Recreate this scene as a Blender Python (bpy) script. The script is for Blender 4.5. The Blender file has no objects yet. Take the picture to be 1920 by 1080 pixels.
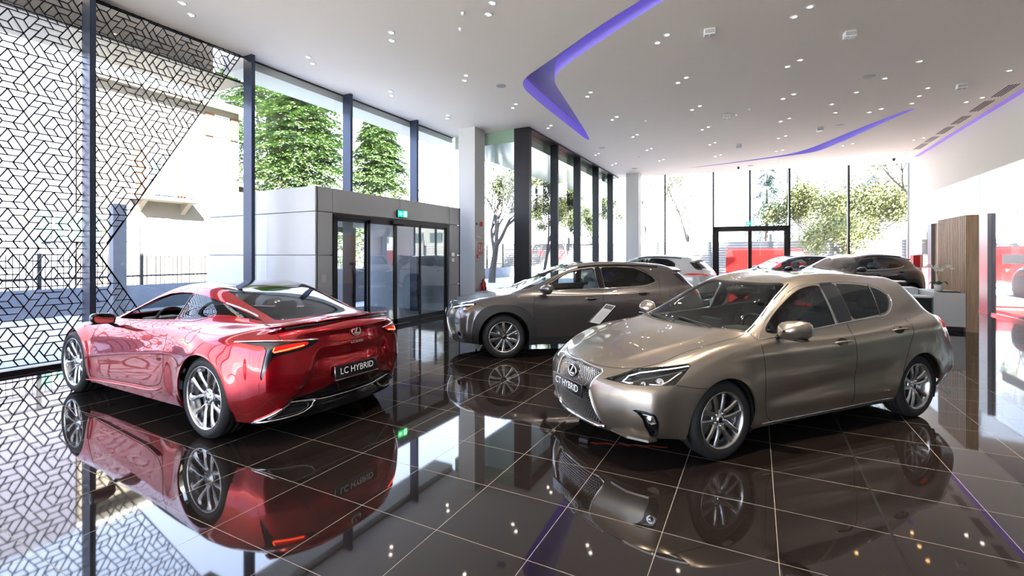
import bpy, bmesh, math, random
import numpy as np
from mathutils import Vector, Matrix
from mathutils.bvhtree import BVHTree

S = bpy.context.scene
C = S.collection
PI = math.pi

# ---------------------------------------------------------------- camera
EYE = 1.64
cam_d = bpy.data.cameras.new('camera')
cam_d.sensor_width = 36.0
cam_d.lens = 878.0 / 1920.0 * 36.0
cam_d.shift_y = -61.5 / 1920.0
cam_d.clip_start = 0.05
cam_d.clip_end = 500
cam = bpy.data.objects.new('camera', cam_d)
cam.location = (0, 0, EYE)
cam.rotation_euler = (PI / 2, 0, math.radians(27.55))
C.objects.link(cam)
S.camera = cam

# ---------------------------------------------------------------- view, sky, sun
S.view_settings.view_transform = 'Standard'
S.view_settings.look = 'None'
S.view_settings.exposure = 2.4
S.view_settings.gamma = 1.0
S.view_settings.use_curve_mapping = False
try:
    S.cycles.max_bounces = 12
    S.cycles.transparent_max_bounces = 24
    S.cycles.glossy_bounces = 6
    S.cycles.transmission_bounces = 10
    S.cycles.diffuse_bounces = 4
    S.cycles.sample_clamp_indirect = 6.0
    S.cycles.caustics_reflective = False
    S.cycles.caustics_refractive = False
except Exception:
    pass

world = bpy.data.worlds.new('sky')
S.world = world
world.use_nodes = True
wn = world.node_tree
wn.nodes.clear()
w_out = wn.nodes.new('ShaderNodeOutputWorld')
w_bg = wn.nodes.new('ShaderNodeBackground')
w_tc = wn.nodes.new('ShaderNodeTexCoord')
w_sep = wn.nodes.new('ShaderNodeSeparateXYZ')
w_ramp = wn.nodes.new('ShaderNodeValToRGB')
w_ramp.color_ramp.elements[0].position = 0.0
w_ramp.color_ramp.elements[0].color = (1.0, 0.985, 0.96, 1)
w_ramp.color_ramp.elements[1].position = 0.7
w_ramp.color_ramp.elements[1].color = (0.50, 0.64, 1.0, 1)
w_el = w_ramp.color_ramp.elements.new(0.22)
w_el.color = (0.70, 0.79, 1.0, 1)
wn.links.new(w_tc.outputs['Generated'], w_sep.inputs[0])
wn.links.new(w_sep.outputs['Z'], w_ramp.inputs[0])
wn.links.new(w_ramp.outputs[0], w_bg.inputs['Color'])
w_bg.inputs['Strength'].default_value = 1.7
wn.links.new(w_bg.outputs[0], w_out.inputs['Surface'])

sun_d = bpy.data.lights.new('sun', 'SUN')
sun_d.energy = 32.0
sun_d.angle = math.radians(0.6)
sun_d.color = (1.0, 0.95, 0.86)
sun = bpy.data.objects.new('sun', sun_d)
sun.rotation_euler = (math.radians(59), 0, math.radians(60))
C.objects.link(sun)

# ---------------------------------------------------------------- materials
MATS = {}


def mat(name, col=(0.8, 0.8, 0.8), rough=0.5, metal=0.0, coat=0.0, coat_rough=0.03, spec=0.5,
        emit=None, estr=0.0, trans=0.0, ior=1.45, alpha=1.0):
    if name in MATS:
        return MATS[name]
    m = bpy.data.materials.new(name)
    m.use_nodes = True
    b = m.node_tree.nodes['Principled BSDF']
    b.inputs['Base Color'].default_value = (*col, 1)
    b.inputs['Roughness'].default_value = rough
    b.inputs['Metallic'].default_value = metal
    b.inputs['Coat Weight'].default_value = coat
    b.inputs['Coat Roughness'].default_value = coat_rough
    b.inputs['Specular IOR Level'].default_value = spec
    b.inputs['Transmission Weight'].default_value = trans
    b.inputs['IOR'].default_value = ior
    b.inputs['Alpha'].default_value = alpha
    if emit:
        b.inputs['Emission Color'].default_value = (*emit, 1)
        b.inputs['Emission Strength'].default_value = estr
    MATS[name] = m
    return m


def noise_mix(m, scale, c1, c2, detail=3.0, bump=0.0, stretch=None):
    """vary the base colour of m between c1 and c2 by noise, optional bump"""
    nt = m.node_tree
    b = nt.nodes['Principled BSDF']
    tc = nt.nodes.new('ShaderNodeTexCoord')
    mp = nt.nodes.new('ShaderNodeMapping')
    if stretch:
        mp.inputs['Scale'].default_value = stretch
    n = nt.nodes.new('ShaderNodeTexNoise')
    n.inputs['Scale'].default_value = scale
    n.inputs['Detail'].default_value = detail
    r = nt.nodes.new('ShaderNodeValToRGB')
    r.color_ramp.elements[0].position = 0.3
    r.color_ramp.elements[1].position = 0.7
    r.color_ramp.elements[0].color = (*c1, 1)
    r.color_ramp.elements[1].color = (*c2, 1)
    nt.links.new(tc.outputs['Object'], mp.inputs[0])
    nt.links.new(mp.outputs[0], n.inputs['Vector'])
    nt.links.new(n.outputs['Fac'], r.inputs[0])
    nt.links.new(r.outputs[0], b.inputs['Base Color'])
    if bump:
        bp = nt.nodes.new('ShaderNodeBump')
        bp.inputs['Strength'].default_value = bump
        bp.inputs['Distance'].default_value = 0.01
        nt.links.new(n.outputs['Fac'], bp.inputs['Height'])
        nt.links.new(bp.outputs[0], b.inputs['Normal'])
    return m


def glass_mat(name, tint=(1, 1, 1), refl=0.5, rough=0.0, frost=0.0):
    """thin architectural / car glass: clear with a fresnel reflection"""
    if name in MATS:
        return MATS[name]
    m = bpy.data.materials.new(name)
    m.use_nodes = True
    nt = m.node_tree
    nt.nodes.clear()
    out = nt.nodes.new('ShaderNodeOutputMaterial')
    tr = nt.nodes.new('ShaderNodeBsdfTransparent')
    tr.inputs[0].default_value = (*tint, 1)
    gl = nt.nodes.new('ShaderNodeBsdfGlossy')
    gl.inputs['Roughness'].default_value = rough
    gl.inputs['Color'].default_value = (1, 1, 1, 1)
    # Schlick reflectance from the facing angle, the same from both sides of the pane
    ge = nt.nodes.new('ShaderNodeNewGeometry')
    dt = nt.nodes.new('ShaderNodeVectorMath')
    dt.operation = 'DOT_PRODUCT'
    nt.links.new(ge.outputs['Normal'], dt.inputs[0])
    nt.links.new(ge.outputs['Incoming'], dt.inputs[1])

    def mth(op, a_, b_=None):
        n_ = nt.nodes.new('ShaderNodeMath')
        n_.operation = op
        for i_, v_ in enumerate((a_, b_)):
            if v_ is None:
                continue
            if isinstance(v_, (int, float)):
                n_.inputs[i_].default_value = v_
            else:
                nt.links.new(v_, n_.inputs[i_])
        return n_.outputs[0]
    ab = mth('ABSOLUTE', dt.outputs['Value'])
    om = mth('SUBTRACT', 1.0, ab)
    pw = mth('POWER', om, 5.0)
    sc_ = mth('MULTIPLY', pw, 1.0 - refl)
    fac = mth('ADD', sc_, refl)
    mx = nt.nodes.new('ShaderNodeMixShader')
    nt.links.new(fac, mx.inputs[0])
    nt.links.new(tr.outputs[0], mx.inputs[1])
    nt.links.new(gl.outputs[0], mx.inputs[2])
    last = mx
    if frost:
        df = nt.nodes.new('ShaderNodeBsdfDiffuse')
        df.inputs[0].default_value = (0.9, 0.92, 0.95, 1)
        mx2 = nt.nodes.new('ShaderNodeMixShader')
        mx2.inputs[0].default_value = frost
        nt.links.new(mx.outputs[0], mx2.inputs[1])
        nt.links.new(df.outputs[0], mx2.inputs[2])
        last = mx2
    nt.links.new(last.outputs[0], out.inputs['Surface'])
    MATS[name] = m
    return m


# ---------------------------------------------------------------- mesh helpers
def link(name, me, m=None, parent=None):
    o = bpy.data.objects.new(name, me)
    if m is not None:
        if isinstance(m, (list, tuple)):
            for q in m:
                me.materials.append(q)
        else:
            me.materials.append(m)
    C.objects.link(o)
    if parent is not None:
        o.parent = parent
    return o


def empty(name, loc=(0, 0, 0), rz=0.0, parent=None):
    o = bpy.data.objects.new(name, None)
    o.empty_display_size = 0.1
    o.location = loc
    o.rotation_euler = (0, 0, rz)
    C.objects.link(o)
    if parent is not None:
        o.parent = parent
    return o


def tag(o, label=None, cat=None, group=None, kind=None):
    if label:
        o['label'] = label
    if cat:
        o['category'] = cat
    if group:
        o['group'] = group
    if kind:
        o['kind'] = kind
    return o


def copy_tree(o, parent=None, kids=None):
    if kids is None:
        kids = {}
        for q in bpy.data.objects:
            if q.parent is not None:
                kids.setdefault(q.parent.name, []).append(q)
    c = o.copy()
    C.objects.link(c)
    if parent is not None:
        c.parent = parent
    for ch in kids.get(o.name, []):
        copy_tree(ch, c, kids)
    return c


class MB:
    """collects simple shapes into one mesh"""

    def __init__(self):
        self.v = []
        self.f = []
        self.sm = []

    def add(self, vs, fs, smooth=False):
        b = len(self.v)
        self.v += [tuple(p) for p in vs]
        self.f += [tuple(b + i for i in q) for q in fs]
        self.sm += [smooth] * len(fs)
        return self

    def box(self, lo, hi, rz=0.0, c=None):
        x0, y0, z0 = lo
        x1, y1, z1 = hi
        vs = [(x, y, z) for z in (z0, z1) for (x, y) in ((x0, y0), (x1, y0), (x1, y1), (x0, y1))]
        if rz:
            cx, cy = c if c else ((x0 + x1) / 2, (y0 + y1) / 2)
            k, s = math.cos(rz), math.sin(rz)
            vs = [(cx + (x - cx) * k - (y - cy) * s, cy + (x - cx) * s + (y - cy) * k, z) for x, y, z in vs]
        return self.add(vs, [(0, 3, 2, 1), (4, 5, 6, 7), (0, 1, 5, 4), (1, 2, 6, 5), (2, 3, 7, 6), (3, 0, 4, 7)])

    def rbox(self, lo, hi, r=0.02, seg=2, M=None):
        """bevelled box"""
        bm = bmesh.new()
        bmesh.ops.create_cube(bm, size=1)
        for v in bm.verts:
            v.co = Vector([lo[i] + (v.co[i] + 0.5) * (hi[i] - lo[i]) for i in range(3)])
        bmesh.ops.bevel(bm, geom=bm.edges[:], offset=r, segments=seg, affect='EDGES', profile=0.5)
        if M is not None:
            bm.transform(M)
        bm.verts.ensure_lookup_table()
        fl = sorted(range(len(bm.faces)), key=lambda i: -[f for f in bm.faces][i].calc_area())[:6] if len(bm.faces) < 400 else []
        self.add([v.co[:] for v in bm.verts], [[v.index for v in f.verts] for f in bm.faces], True)
        k0 = len(self.sm) - len(bm.faces)
        if r < .03:
            for i in fl:
                self.sm[k0 + i] = False
        bm.free()
        return self

    def prism(self, poly, axis, a, b, smooth=False):
        """extrude a 2-D polygon along axis between a and b"""
        n = len(poly)

        def P(p, t):
            if axis == 'x':
                return (t, p[0], p[1])
            if axis == 'y':
                return (p[0], t, p[1])
            return (p[0], p[1], t)
        vs = [P(p, a) for p in poly] + [P(p, b) for p in poly]
        fs = [tuple(range(n))[::-1], tuple(range(n, 2 * n))]
        fs += [(i, (i + 1) % n, n + (i + 1) % n, n + i) for i in range(n)]
        return self.add(vs, fs, smooth)

    def tube(self, pts, r, seg=8, closed=False, caps=True, flat=1.0, up=None):
        pts = [Vector(p) for p in pts]
        n = len(pts)
        rs = r if isinstance(r, (list, tuple)) else [r] * n
        vs, fs = [], []
        prev = None
        for i, p in enumerate(pts):
            if closed:
                t = pts[(i + 1) % n] - pts[i - 1]
            else:
                t = pts[min(i + 1, n - 1)] - pts[max(i - 1, 0)]
            if t.length < 1e-9:
                t = Vector((0, 0, 1))
            t.normalize()
            if up is not None:
                u = Vector(up) - t * t.dot(Vector(up))
            elif prev is None:
                u = Vector((0, 0, 1)) - t * t.z
                if u.length < 0.2:
                    u = Vector((1, 0, 0)) - t * t.x
            else:
                u = prev - t * prev.dot(t)
            u.normalize()
            prev = u
            w = t.cross(u)
            for k in range(seg):
                a = 2 * PI * k / seg
                vs.append(p + u * math.cos(a) * rs[i] * flat + w * math.sin(a) * rs[i])
        m = n if closed else n - 1
        for i in range(m):
            for k in range(seg):
                a = i * seg + k
                b = i * seg + (k + 1) % seg
                c = ((i + 1) % n) * seg + (k + 1) % seg
                d = ((i + 1) % n) * seg + k
                fs.append((a, d, c, b))
        if caps and not closed:
            fs.append(tuple(range(seg)))
            fs.append(tuple(range((n - 1) * seg, n * seg))[::-1])
        return self.add(vs, fs, True)

    def lathe(self, prof, seg=48, axis='z', c=(0, 0, 0), smooth=True, closed=False):
        """prof: list of (radius, height)"""
        n = len(prof)
        vs, fs = [], []
        for k in range(seg):
            a = 2 * PI * k / seg
            for r, h in prof:
                x, y = r * math.cos(a), r * math.sin(a)
                if axis == 'z':
                    p = (x, y, h)
                elif axis == 'y':
                    p = (x, h, y)
                else:
                    p = (h, x, y)
                vs.append((p[0] + c[0], p[1] + c[1], p[2] + c[2]))
        m = n if closed else n - 1
        for k in range(seg):
            for i in range(m):
                a = k * n + i
                b = k * n + (i + 1) % n
                k2 = (k + 1) % seg
                fs.append((a, b, k2 * n + (i + 1) % n, k2 * n + i))
        return self.add(vs, fs, smooth)

    def xf(self, M, start=0):
        for i in range(start, len(self.v)):
            self.v[i] = tuple(M @ Vector(self.v[i]))
        return self

    def build(self, name, m=None, parent=None, recalc=False, sharp=None):
        me = bpy.data.meshes.new(name)
        me.from_pydata(self.v, [], self.f)
        me.polygons.foreach_set('use_smooth', self.sm)
        if recalc:
            bm = bmesh.new()
            bm.from_mesh(me)
            bmesh.ops.recalc_face_normals(bm, faces=bm.faces[:])
            bm.to_mesh(me)
            bm.free()
        if sharp:
            try:
                me.set_sharp_from_angle(angle=math.radians(sharp))
            except Exception:
                pass
        me.update()
        return link(name, me, m, parent)


def text_mesh(name, body, size, m, parent=None, extrude=0.001, M=None, spacing=1.0, width=None):
    """lettering centred on the origin in the local xy plane, as a mesh; width = exact total width"""
    cu = bpy.data.curves.new(name, 'FONT')
    cu.body = body
    cu.size = size
    cu.align_x = 'CENTER'
    cu.align_y = 'CENTER'
    cu.extrude = extrude
    cu.space_character = spacing
    cu.resolution_u = 3
    t = bpy.data.objects.new(name + '_src', cu)
    C.objects.link(t)
    dg = bpy.context.evaluated_depsgraph_get()
    me = bpy.data.meshes.new_from_object(t.evaluated_get(dg))
    bpy.data.objects.remove(t)
    me.materials.clear()
    if width:
        xs = [v.co.x for v in me.vertices]
        k = width / (max(xs) - min(xs))
        for v in me.vertices:
            v.co.x *= k
    if M is not None:
        me.transform(M)
    me.name = name
    return link(name, me, m, parent)
# ================================================================ room shell
def sd_in(P, q):
    """> 0 outside, < 0 inside the polygon"""
    x, y = q[0], q[1]
    ins = False
    n = len(P)
    for i in range(n):
        x1, y1 = P[i]
        x2, y2 = P[i - 1]
        if (y1 > y) != (y2 > y) and x < (x2 - x1) * (y - y1) / (y2 - y1) + x1:
            ins = not ins
    return -1 if ins else 1


CZ = 5.6
GX = -9.08          # outer plane of the near glazing
FN = [-6.77, -4.24, -1.71, 0.82, 3.35, 5.87, 8.40, 10.93]   # mullion fins of the near glazing
EX = 5.77           # east wall


def struct(o):
    o['kind'] = 'structure'
    return o


M_CEIL = mat('ceiling paint', (0.93, 0.85, 0.775), rough=0.9, spec=0.2)
M_WALL = mat('warm white wall', (0.68, 0.65, 0.61), rough=0.75, spec=0.3)
M_GREYWALL = mat('grey rear wall', (0.16, 0.15, 0.145), rough=0.6)
M_FIN = mat('anthracite aluminium', (0.040, 0.055, 0.090), rough=0.30, metal=0.55)
M_FRAME = mat('black door frame', (0.007, 0.007, 0.008), rough=0.4)
M_WIN = glass_mat('clear glazing', (0.97, 0.985, 0.98), refl=0.022)
M_WINDOOR = glass_mat('door glazing', (0.90, 0.94, 0.95), refl=0.12)

# floor: polished 60 cm tiles with pale joints
fm = mat('polished brown tiles', (0.03, 0.025, 0.022), rough=0.045, spec=0.62)
nt = fm.node_tree
bs = nt.nodes['Principled BSDF']
tc = nt.nodes.new('ShaderNodeTexCoord')
mp = nt.nodes.new('ShaderNodeMapping')
mp.inputs['Location'].default_value = (-0.107, 0.13, 0)
bk = nt.nodes.new('ShaderNodeTexBrick')
bk.offset = 0.0
bk.squash = 1.0
bk.inputs['Scale'].default_value = 1.0
bk.inputs['Brick Width'].default_value = 0.6
bk.inputs['Row Height'].default_value = 0.6
bk.inputs['Mortar Size'].default_value = 0.0022
bk.inputs['Mortar Smooth'].default_value = 0.3
bk.inputs['Color1'].default_value = (0.014, 0.0105, 0.0095, 1)
bk.inputs['Color2'].default_value = (0.018, 0.0135, 0.0122, 1)
bk.inputs['Mortar'].default_value = (0.36, 0.32, 0.28, 1)
ns = nt.nodes.new('ShaderNodeTexNoise')
ns.inputs['Scale'].default_value = 9.0
ns.inputs['Detail'].default_value = 6.0
mx = nt.nodes.new('ShaderNodeMixRGB')
mx.blend_type = 'MULTIPLY'
mx.inputs[0].default_value = 0.35
nt.links.new(tc.outputs['Object'], mp.inputs[0])
nt.links.new(mp.outputs[0], bk.inputs['Vector'])
nt.links.new(tc.outputs['Object'], ns.inputs['Vector'])
nt.links.new(bk.outputs['Color'], mx.inputs[1])
nt.links.new(ns.outputs['Fac'], mx.inputs[2])
nt.links.new(mx.outputs[0], bs.inputs['Base Color'])
rr = nt.nodes.new('ShaderNodeMapRange')
rr.inputs['To Min'].default_value = 0.035
rr.inputs['To Max'].default_value = 0.6
nt.links.new(bk.outputs['Fac'], rr.inputs['Value'])
nt.links.new(rr.outputs[0], bs.inputs['Roughness'])
rs = nt.nodes.new('ShaderNodeMapRange')
rs.inputs['To Min'].default_value = 0.72
rs.inputs['To Max'].default_value = 0.1
nt.links.new(bk.outputs['Fac'], rs.inputs['Value'])
nt.links.new(rs.outputs[0], bs.inputs['Specular IOR Level'])
bs.inputs['IOR'].default_value = 1.55

FW = [(-6.3, 23.62), (5.83, 25.55)]     # far glazing, left and right end
fl = MB()
fl.prism([(GX, -7), (EX, -7), (EX + 6, -7), (EX + 6, 26.4), (FW[1][0], FW[1][1]), (FW[0][0], FW[0][1]), (-6.48, 23.62), (-6.48, 13.1), (GX, 13.1)], 'z', -0.12, 0.0)
struct(fl.build('floor', fm))
jt = MB()
jt.box((0.107 + 0.6 - .0075, -7, -0.002), (0.107 + 0.6 + .0075, 24, 0.0008))
tag(jt.build('trim_expansion_joint', M_FRAME), kind='structure')

# ceiling with two recessed light slots
def chk(P, it=2):
    """round the corners of a closed outline"""
    for _ in range(it):
        Q = []
        for i in range(len(P)):
            a, b = P[i], P[(i + 1) % len(P)]
            Q.append((a[0] * .75 + b[0] * .25, a[1] * .75 + b[1] * .25))
            Q.append((a[0] * .25 + b[0] * .75, a[1] * .25 + b[1] * .75))
        P = Q
    return P


R1 = [(-1.2, 7.12), (-1.59, 7.37), (-2.42, 7.87), (-3.52, 8.66), (-4.28, 9.18), (-4.62, 9.45), (-4.80, 9.72), (-4.92, 10.1), (-5.0, 11.33), (-5.07, 13.02), (-5.17, 15.5),
      (-5.03, 15.42), (-4.62, 13.1), (-4.27, 10.98), (-4.14, 10.12), (-4.02, 9.76), (-3.77, 9.40), (-3.36, 9.04), (-2.62, 8.49), (-1.83, 7.92), (-1.3, 7.56), (0.2, 6.62), (1.6, 5.80), (1.55, 5.68), (0.1, 6.3)]
R2 = [(3.87, 16.13), (3.68, 16.25), (3.3, 17.01), (2.8, 18.05), (2.21, 19.48), (1.8, 20.43), (1.27, 21.20), (0.54, 21.56), (-0.49, 21.94), (-1.62, 22.28), (-3.05, 22.62),
      (-1.60, 22.42), (0.55, 21.83), (1.29, 21.60), (1.75, 21.45), (2.10, 21.15), (2.38, 20.5), (2.85, 19.27), (3.39, 17.44)]
R1 = chk(R1)
R2 = chk(R2)
CO = [(GX - .02, -7), (EX, -7), (EX, 25.6), (FW[1][0], FW[1][1] + .1), (FW[0][0], FW[0][1] + .1), (-6.5, 23.7), (-6.5, 13.1), (GX - .02, 13.1)]
bm = bmesh.new()
edges = []
for loop in (CO, R1, R2):
    vs = [bm.verts.new((x, y, CZ)) for x, y in loop]
    edges += [bm.edges.new((vs[i], vs[(i + 1) % len(vs)])) for i in range(len(vs))]
bmesh.ops.triangle_fill(bm, use_beauty=True, edges=edges)
for f in bm.faces:
    if f.normal.z > 0:
        f.normal_flip()
me = bpy.data.meshes.new('ceiling')
bm.to_mesh(me)
bm.free()
struct(link('ceiling', me, M_CEIL))
rf = MB()
rf.box((GX - .5, -7.2, CZ + .62), (EX + .3, 26.4, CZ + .9))
struct(rf.build('ceiling_slab', M_GREYWALL))

M_VIO = mat('violet recess wall glow', (0.22, 0.19, 0.50), rough=0.6, emit=(0.17, 0.12, 0.55), estr=0.12)  # hidden LED glow put into the recess walls as emission
M_COVE = mat('white cove paint', (0.62, 0.60, 0.68), rough=0.8)
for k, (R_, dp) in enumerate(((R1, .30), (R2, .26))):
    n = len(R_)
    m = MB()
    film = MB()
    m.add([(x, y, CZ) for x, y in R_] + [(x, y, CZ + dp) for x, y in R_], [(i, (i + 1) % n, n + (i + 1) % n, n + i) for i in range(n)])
    bm = bmesh.new()
    vs = [bm.verts.new((x, y, CZ + dp)) for x, y in R_]
    ed = [bm.edges.new((vs[i], vs[(i + 1) % n])) for i in range(n)]
    bmesh.ops.triangle_fill(bm, use_beauty=True, edges=ed)
    bm.verts.index_update()
    film.add([v.co[:] for v in bm.verts], [[v.index for v in f.verts] for f in bm.faces])
    bm.free()
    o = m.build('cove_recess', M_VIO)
    film.build('recess_cap', mat('violet tinted recess cap', (0.70, 0.66, 0.85), rough=0.8), o)  # lavender tint stands in for violet light on the cap
    tag(o, ['large boomerang shaped violet light recess in the ceiling', 'long curved violet light recess near the far windows'][k], 'ceiling light', 'violet ceiling recesses')
# walls
w = MB()
w.box((1.0, -7.2, 0), (EX + .2, -7.0, CZ))
struct(w.build('wall_south', M_GREYWALL))
w = MB()
w.box((GX, -7.01, 0.05), (1.0, -7.0, CZ))
struct(w.build('window_30', M_WIN))  # unseen south glazing, added to brighten the near ceiling
for i, x in enumerate((-9.0, -6.5, -4.0, -1.5, 0.95)):
    w = MB()
    w.box((x, -7.0, 0), (x + .07, -6.75, CZ))
    struct(w.build('trim_%d' % (60 + i), M_FIN))  # mullions of the added south glazing
# east side: high wall, glossy fascia band, glass partition below
w = MB()
w.box((EX, -7.0, 3.98), (EX + .2, 25.45, CZ))
struct(w.build('wall_east_upper', M_WALL))
w = MB()
w.box((EX, 23.75, 1.66), (EX + .2, 25.50, 3.98))
w.box((EX, 24.45, 0), (EX + .2, 25.50, 1.66))
struct(w.build('wall_east_end', M_WALL))
fb = mat('glossy white fascia', (0.31, 0.32, 0.34), rough=0.08, coat=0.6)
w = MB()
w.box((EX - .012, 5.0, 2.80), (EX + .2, 23.75, 3.98))
struct(w.build('wall_east_fascia', fb))
w = MB()
w.box((EX, -7, 0), (EX + .2, 5.0, 3.98))
struct(w.build('wall_east_near', M_GREYWALL))
cv = MB()
cv.box((EX - .16, -7, CZ - .004), (EX - .005, 24.2, CZ + .004))
cvo = cv.build('wall_cove_light', mat('violet cove strip', (0.3, 0.22, 0.5), rough=0.5, emit=(0.20, 0.10, 0.62), estr=0.14))
tag(cvo, 'thin violet light line where the right wall meets the ceiling', 'ceiling light')
# glass partition
gl = MB()
gl.box((EX - .006, 5.0, 0.02), (EX + .006, 17.0, 2.80))
g = struct(gl.build('window_20', M_WINDOOR))
st = MB()
st.box((EX - .012, 5.0, 1.42), (EX - .008, 16.95, 1.66))
st.build('frosted_band', mat('frosted film', (0.75, 0.76, 0.80), rough=0.6), g)
ps = MB()
ps.box((EX - .09, 17.60, 0), (EX + .09, 18.15, 2.80))
po = struct(ps.build('trim_20', mat('lilac grey frame', (0.55, 0.55, 0.62), rough=0.3)))
ps = MB()
ps.box((EX - .10, 18.62, 0), (EX + .06, 18.80, 2.80))
struct(ps.build('trim_21', mat('lilac grey frame')))
gl = MB()
gl.box((EX - .006, 18.15, 0.02), (EX + .006, 18.62, 2.80))
struct(gl.build('window_21', M_WINDOOR))
gl = MB()
gl.box((EX - .006, 17.0, 0.02), (EX + .006, 17.60, 2.80))
struct(gl.build('window_22', M_WINDOOR))
rl = MB()
rl.box((EX - .05, 5.0, 0.0), (EX + .03, 18.8, .06))
struct(rl.build('baseboard_east', mat('steel floor channel', (0.6, 0.6, 0.64), rough=0.25, metal=0.9)))
# behind: warm timber lined opening, then the last window
wd = noise_mix(mat('oak veneer', (0.45, 0.30, 0.18), rough=0.5), 3.0, (0.36, 0.235, 0.14), (0.50, 0.345, 0.215), 4, 0.0, (8, 8, 0.6))
w = MB()
w.box((EX + .02, 18.80, 0), (EX + .2, 22.4, 2.80))
struct(w.build('wall_east_timber', wd))
gl = MB()
gl.box((EX - .005, 22.75, 0.05), (EX + .005, 23.75, 2.80))
struct(gl.build('window_23', M_WIN))
w = MB()
w.box((EX - .08, 22.35, 0), (EX + .1, 22.75, 2.80))
struct(w.build('trim_22', mat('slate door post', (0.20, 0.22, 0.25), rough=0.4)))
rb = MB()
rb.rbox((EX - .22, 23.95, 1.16), (EX - .001, 24.40, 1.64), .01, 2)
rbo = rb.build('hose_cabinet', mat('signal red', (0.55, 0.012, 0.012), rough=0.35))
tag(rbo, 'red fire hose cabinet on the end of the far right wall', 'cabinet')

# ---- near glazing, west
for i, y in enumerate(FN):
    f = MB()
    f.box((GX + .02, y - .075, 0), (-8.80, y, CZ))
    struct(f.build('trim_%d' % (i + 1), M_FIN))
n = 1
for i in range(len(FN)):
    y0 = FN[i]
    y1 = FN[i + 1] - .075 if i + 1 < len(FN) else 13.1
    a, b = max(y0, 0), y1
    if y0 < 6.0 < y1:       # bay with the lobby corner
        gm = MB()
        gm.box((GX - .006, y0, .05), (GX + .006, 6.28, CZ))
        gm.box((GX - .006, 6.28, 3.0), (GX + .006, y1, CZ))
    elif 6.3 <= y0 < 11.2:
        gm = MB()
        gm.box((GX - .006, y0, 3.0), (GX + .006, y1, CZ))
        if y1 > 11.3:
            gm.box((GX - .006, 11.32, .05), (GX + .006, y1, 3.0))
    else:
        gm = MB()
        gm.box((GX - .006, y0, .05), (GX + .006, y1, CZ))
    struct(gm.build('window_%d' % n, M_WIN))
    n += 1
bs_ = MB()
bs_.box((GX - .03, -7, 0), (GX + .06, 6.28, .06))
bs_.box((GX - .03, 11.32, 0), (GX + .06, 13.1, .06))
struct(bs_.build('baseboard_west', M_FRAME))
hd = MB()
hd.box((GX - .02, -7, CZ - .02), (GX + .02, 13.1, CZ + .01))
struct(hd.build('trim_30', M_FRAME))
# return glazing between the white column and the dark corner
gm = MB()
gm.box((GX, 13.094, .05), (-6.72, 13.106, CZ))
struct(gm.build('window_%d' % n, M_WIN))
n += 1
cp = MB()
cp.box((-6.72, 13.02, 0), (-6.2, 13.2, CZ))
struct(cp.build('trim_9', mat('black corner post', (0.012, 0.012, 0.016), rough=0.35, metal=0.3)))
ys = [13.2, 15.40, 17.76, 20.2, 22.55]
for i, y in enumerate(ys[1:]):
    f = MB()
    f.box((-6.48, y - .04, 0), (-6.2, y + .05, CZ))
    struct(f.build('trim_%d' % (10 + i), mat('dark fin', (0.022, 0.026, 0.032), rough=0.35, metal=0.4)))
for i in range(len(ys)):
    gm = MB()
    gm.box((-6.486, ys[i] + .05, .05), (-6.474, (ys[i + 1] - .04) if i + 1 < len(ys) else 23.55, CZ))
    struct(gm.build('window_%d' % n, M_WIN))
    n += 1
bb = MB()
bb.box((-6.52, 13.2, 0), (-6.42, 23.6, .06))
struct(bb.build('baseboard_west_far', M_FRAME))
tb = MB()
tb.box((-6.50, 13.1, CZ - .06), (-6.2, 23.6, CZ + .005))
struct(tb.build('trim_31', M_FRAME))

# ---- far glazing, north
ax_, ay_ = FW[0]
bx_, by_ = FW[1]
L_ = math.hypot(bx_ - ax_, by_ - ay_)
ang = math.atan2(by_ - ay_, bx_ - ax_)


def farpt(px_frac):
    return (ax_ + (bx_ - ax_) * px_frac, ay_ + (by_ - ay_) * px_frac)


def far_x(u):
    """distance along the far wall of the sight line with slope u"""
    c_, s_ = math.cos(math.radians(27.55)), math.sin(math.radians(27.55))
    dx, dy = u * c_ - s_, u * s_ + c_
    ex, ey = (bx_ - ax_) / L_, (by_ - ay_) / L_
    det = dx * (-ey) + ex * dy
    return (ax_ * (-dy) + dx * ay_) / (-det) if False else ((dx * ay_ - dy * ax_) / (dy * ex - dx * ey))


far_mull = [2.40, 4.50, 6.13, 7.80, 10.0]
far_mull = [far_x((p - 960) / 878.0) for p in (1247, 1337.5, 1406, 1480, 1591)]
FM = Matrix.Translation((ax_, ay_, 0)) @ Matrix.Rotation(ang, 4, 'Z')


def farbox(mb, s0, s1, z0, z1, d0=-.03, d1=.03):
    k = len(mb.v)
    mb.box((s0, d0, z0), (s1, d1, z1))
    mb.xf(FM, k)
    return mb


edges_ = [0.0] + far_mull + [L_]
DZ = 3.0
for i in range(len(edges_) - 1):
    a, b = edges_[i], edges_[i + 1]
    z0 = DZ if i in (2, 3) else .05
    struct(farbox(MB(), a + .03, b - .03, z0, CZ, -.006, .006).build('window_%d' % n, M_WIN))
    n += 1
for i, s_ in enumerate(far_mull + [L_ - .04]):
    z0 = DZ if i == 2 else 0
    struct(farbox(MB(), s_ - .035, s_ + .035, z0, CZ, -.05, .10).build('trim_%d' % (40 + i), mat('black mullion', (0.006, 0.008, 0.008), rough=0.4)))
struct(farbox(farbox(MB(), 0, far_mull[1], 0, .06), far_mull[3], L_, 0, .06).build('baseboard_north', M_FRAME))
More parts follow.
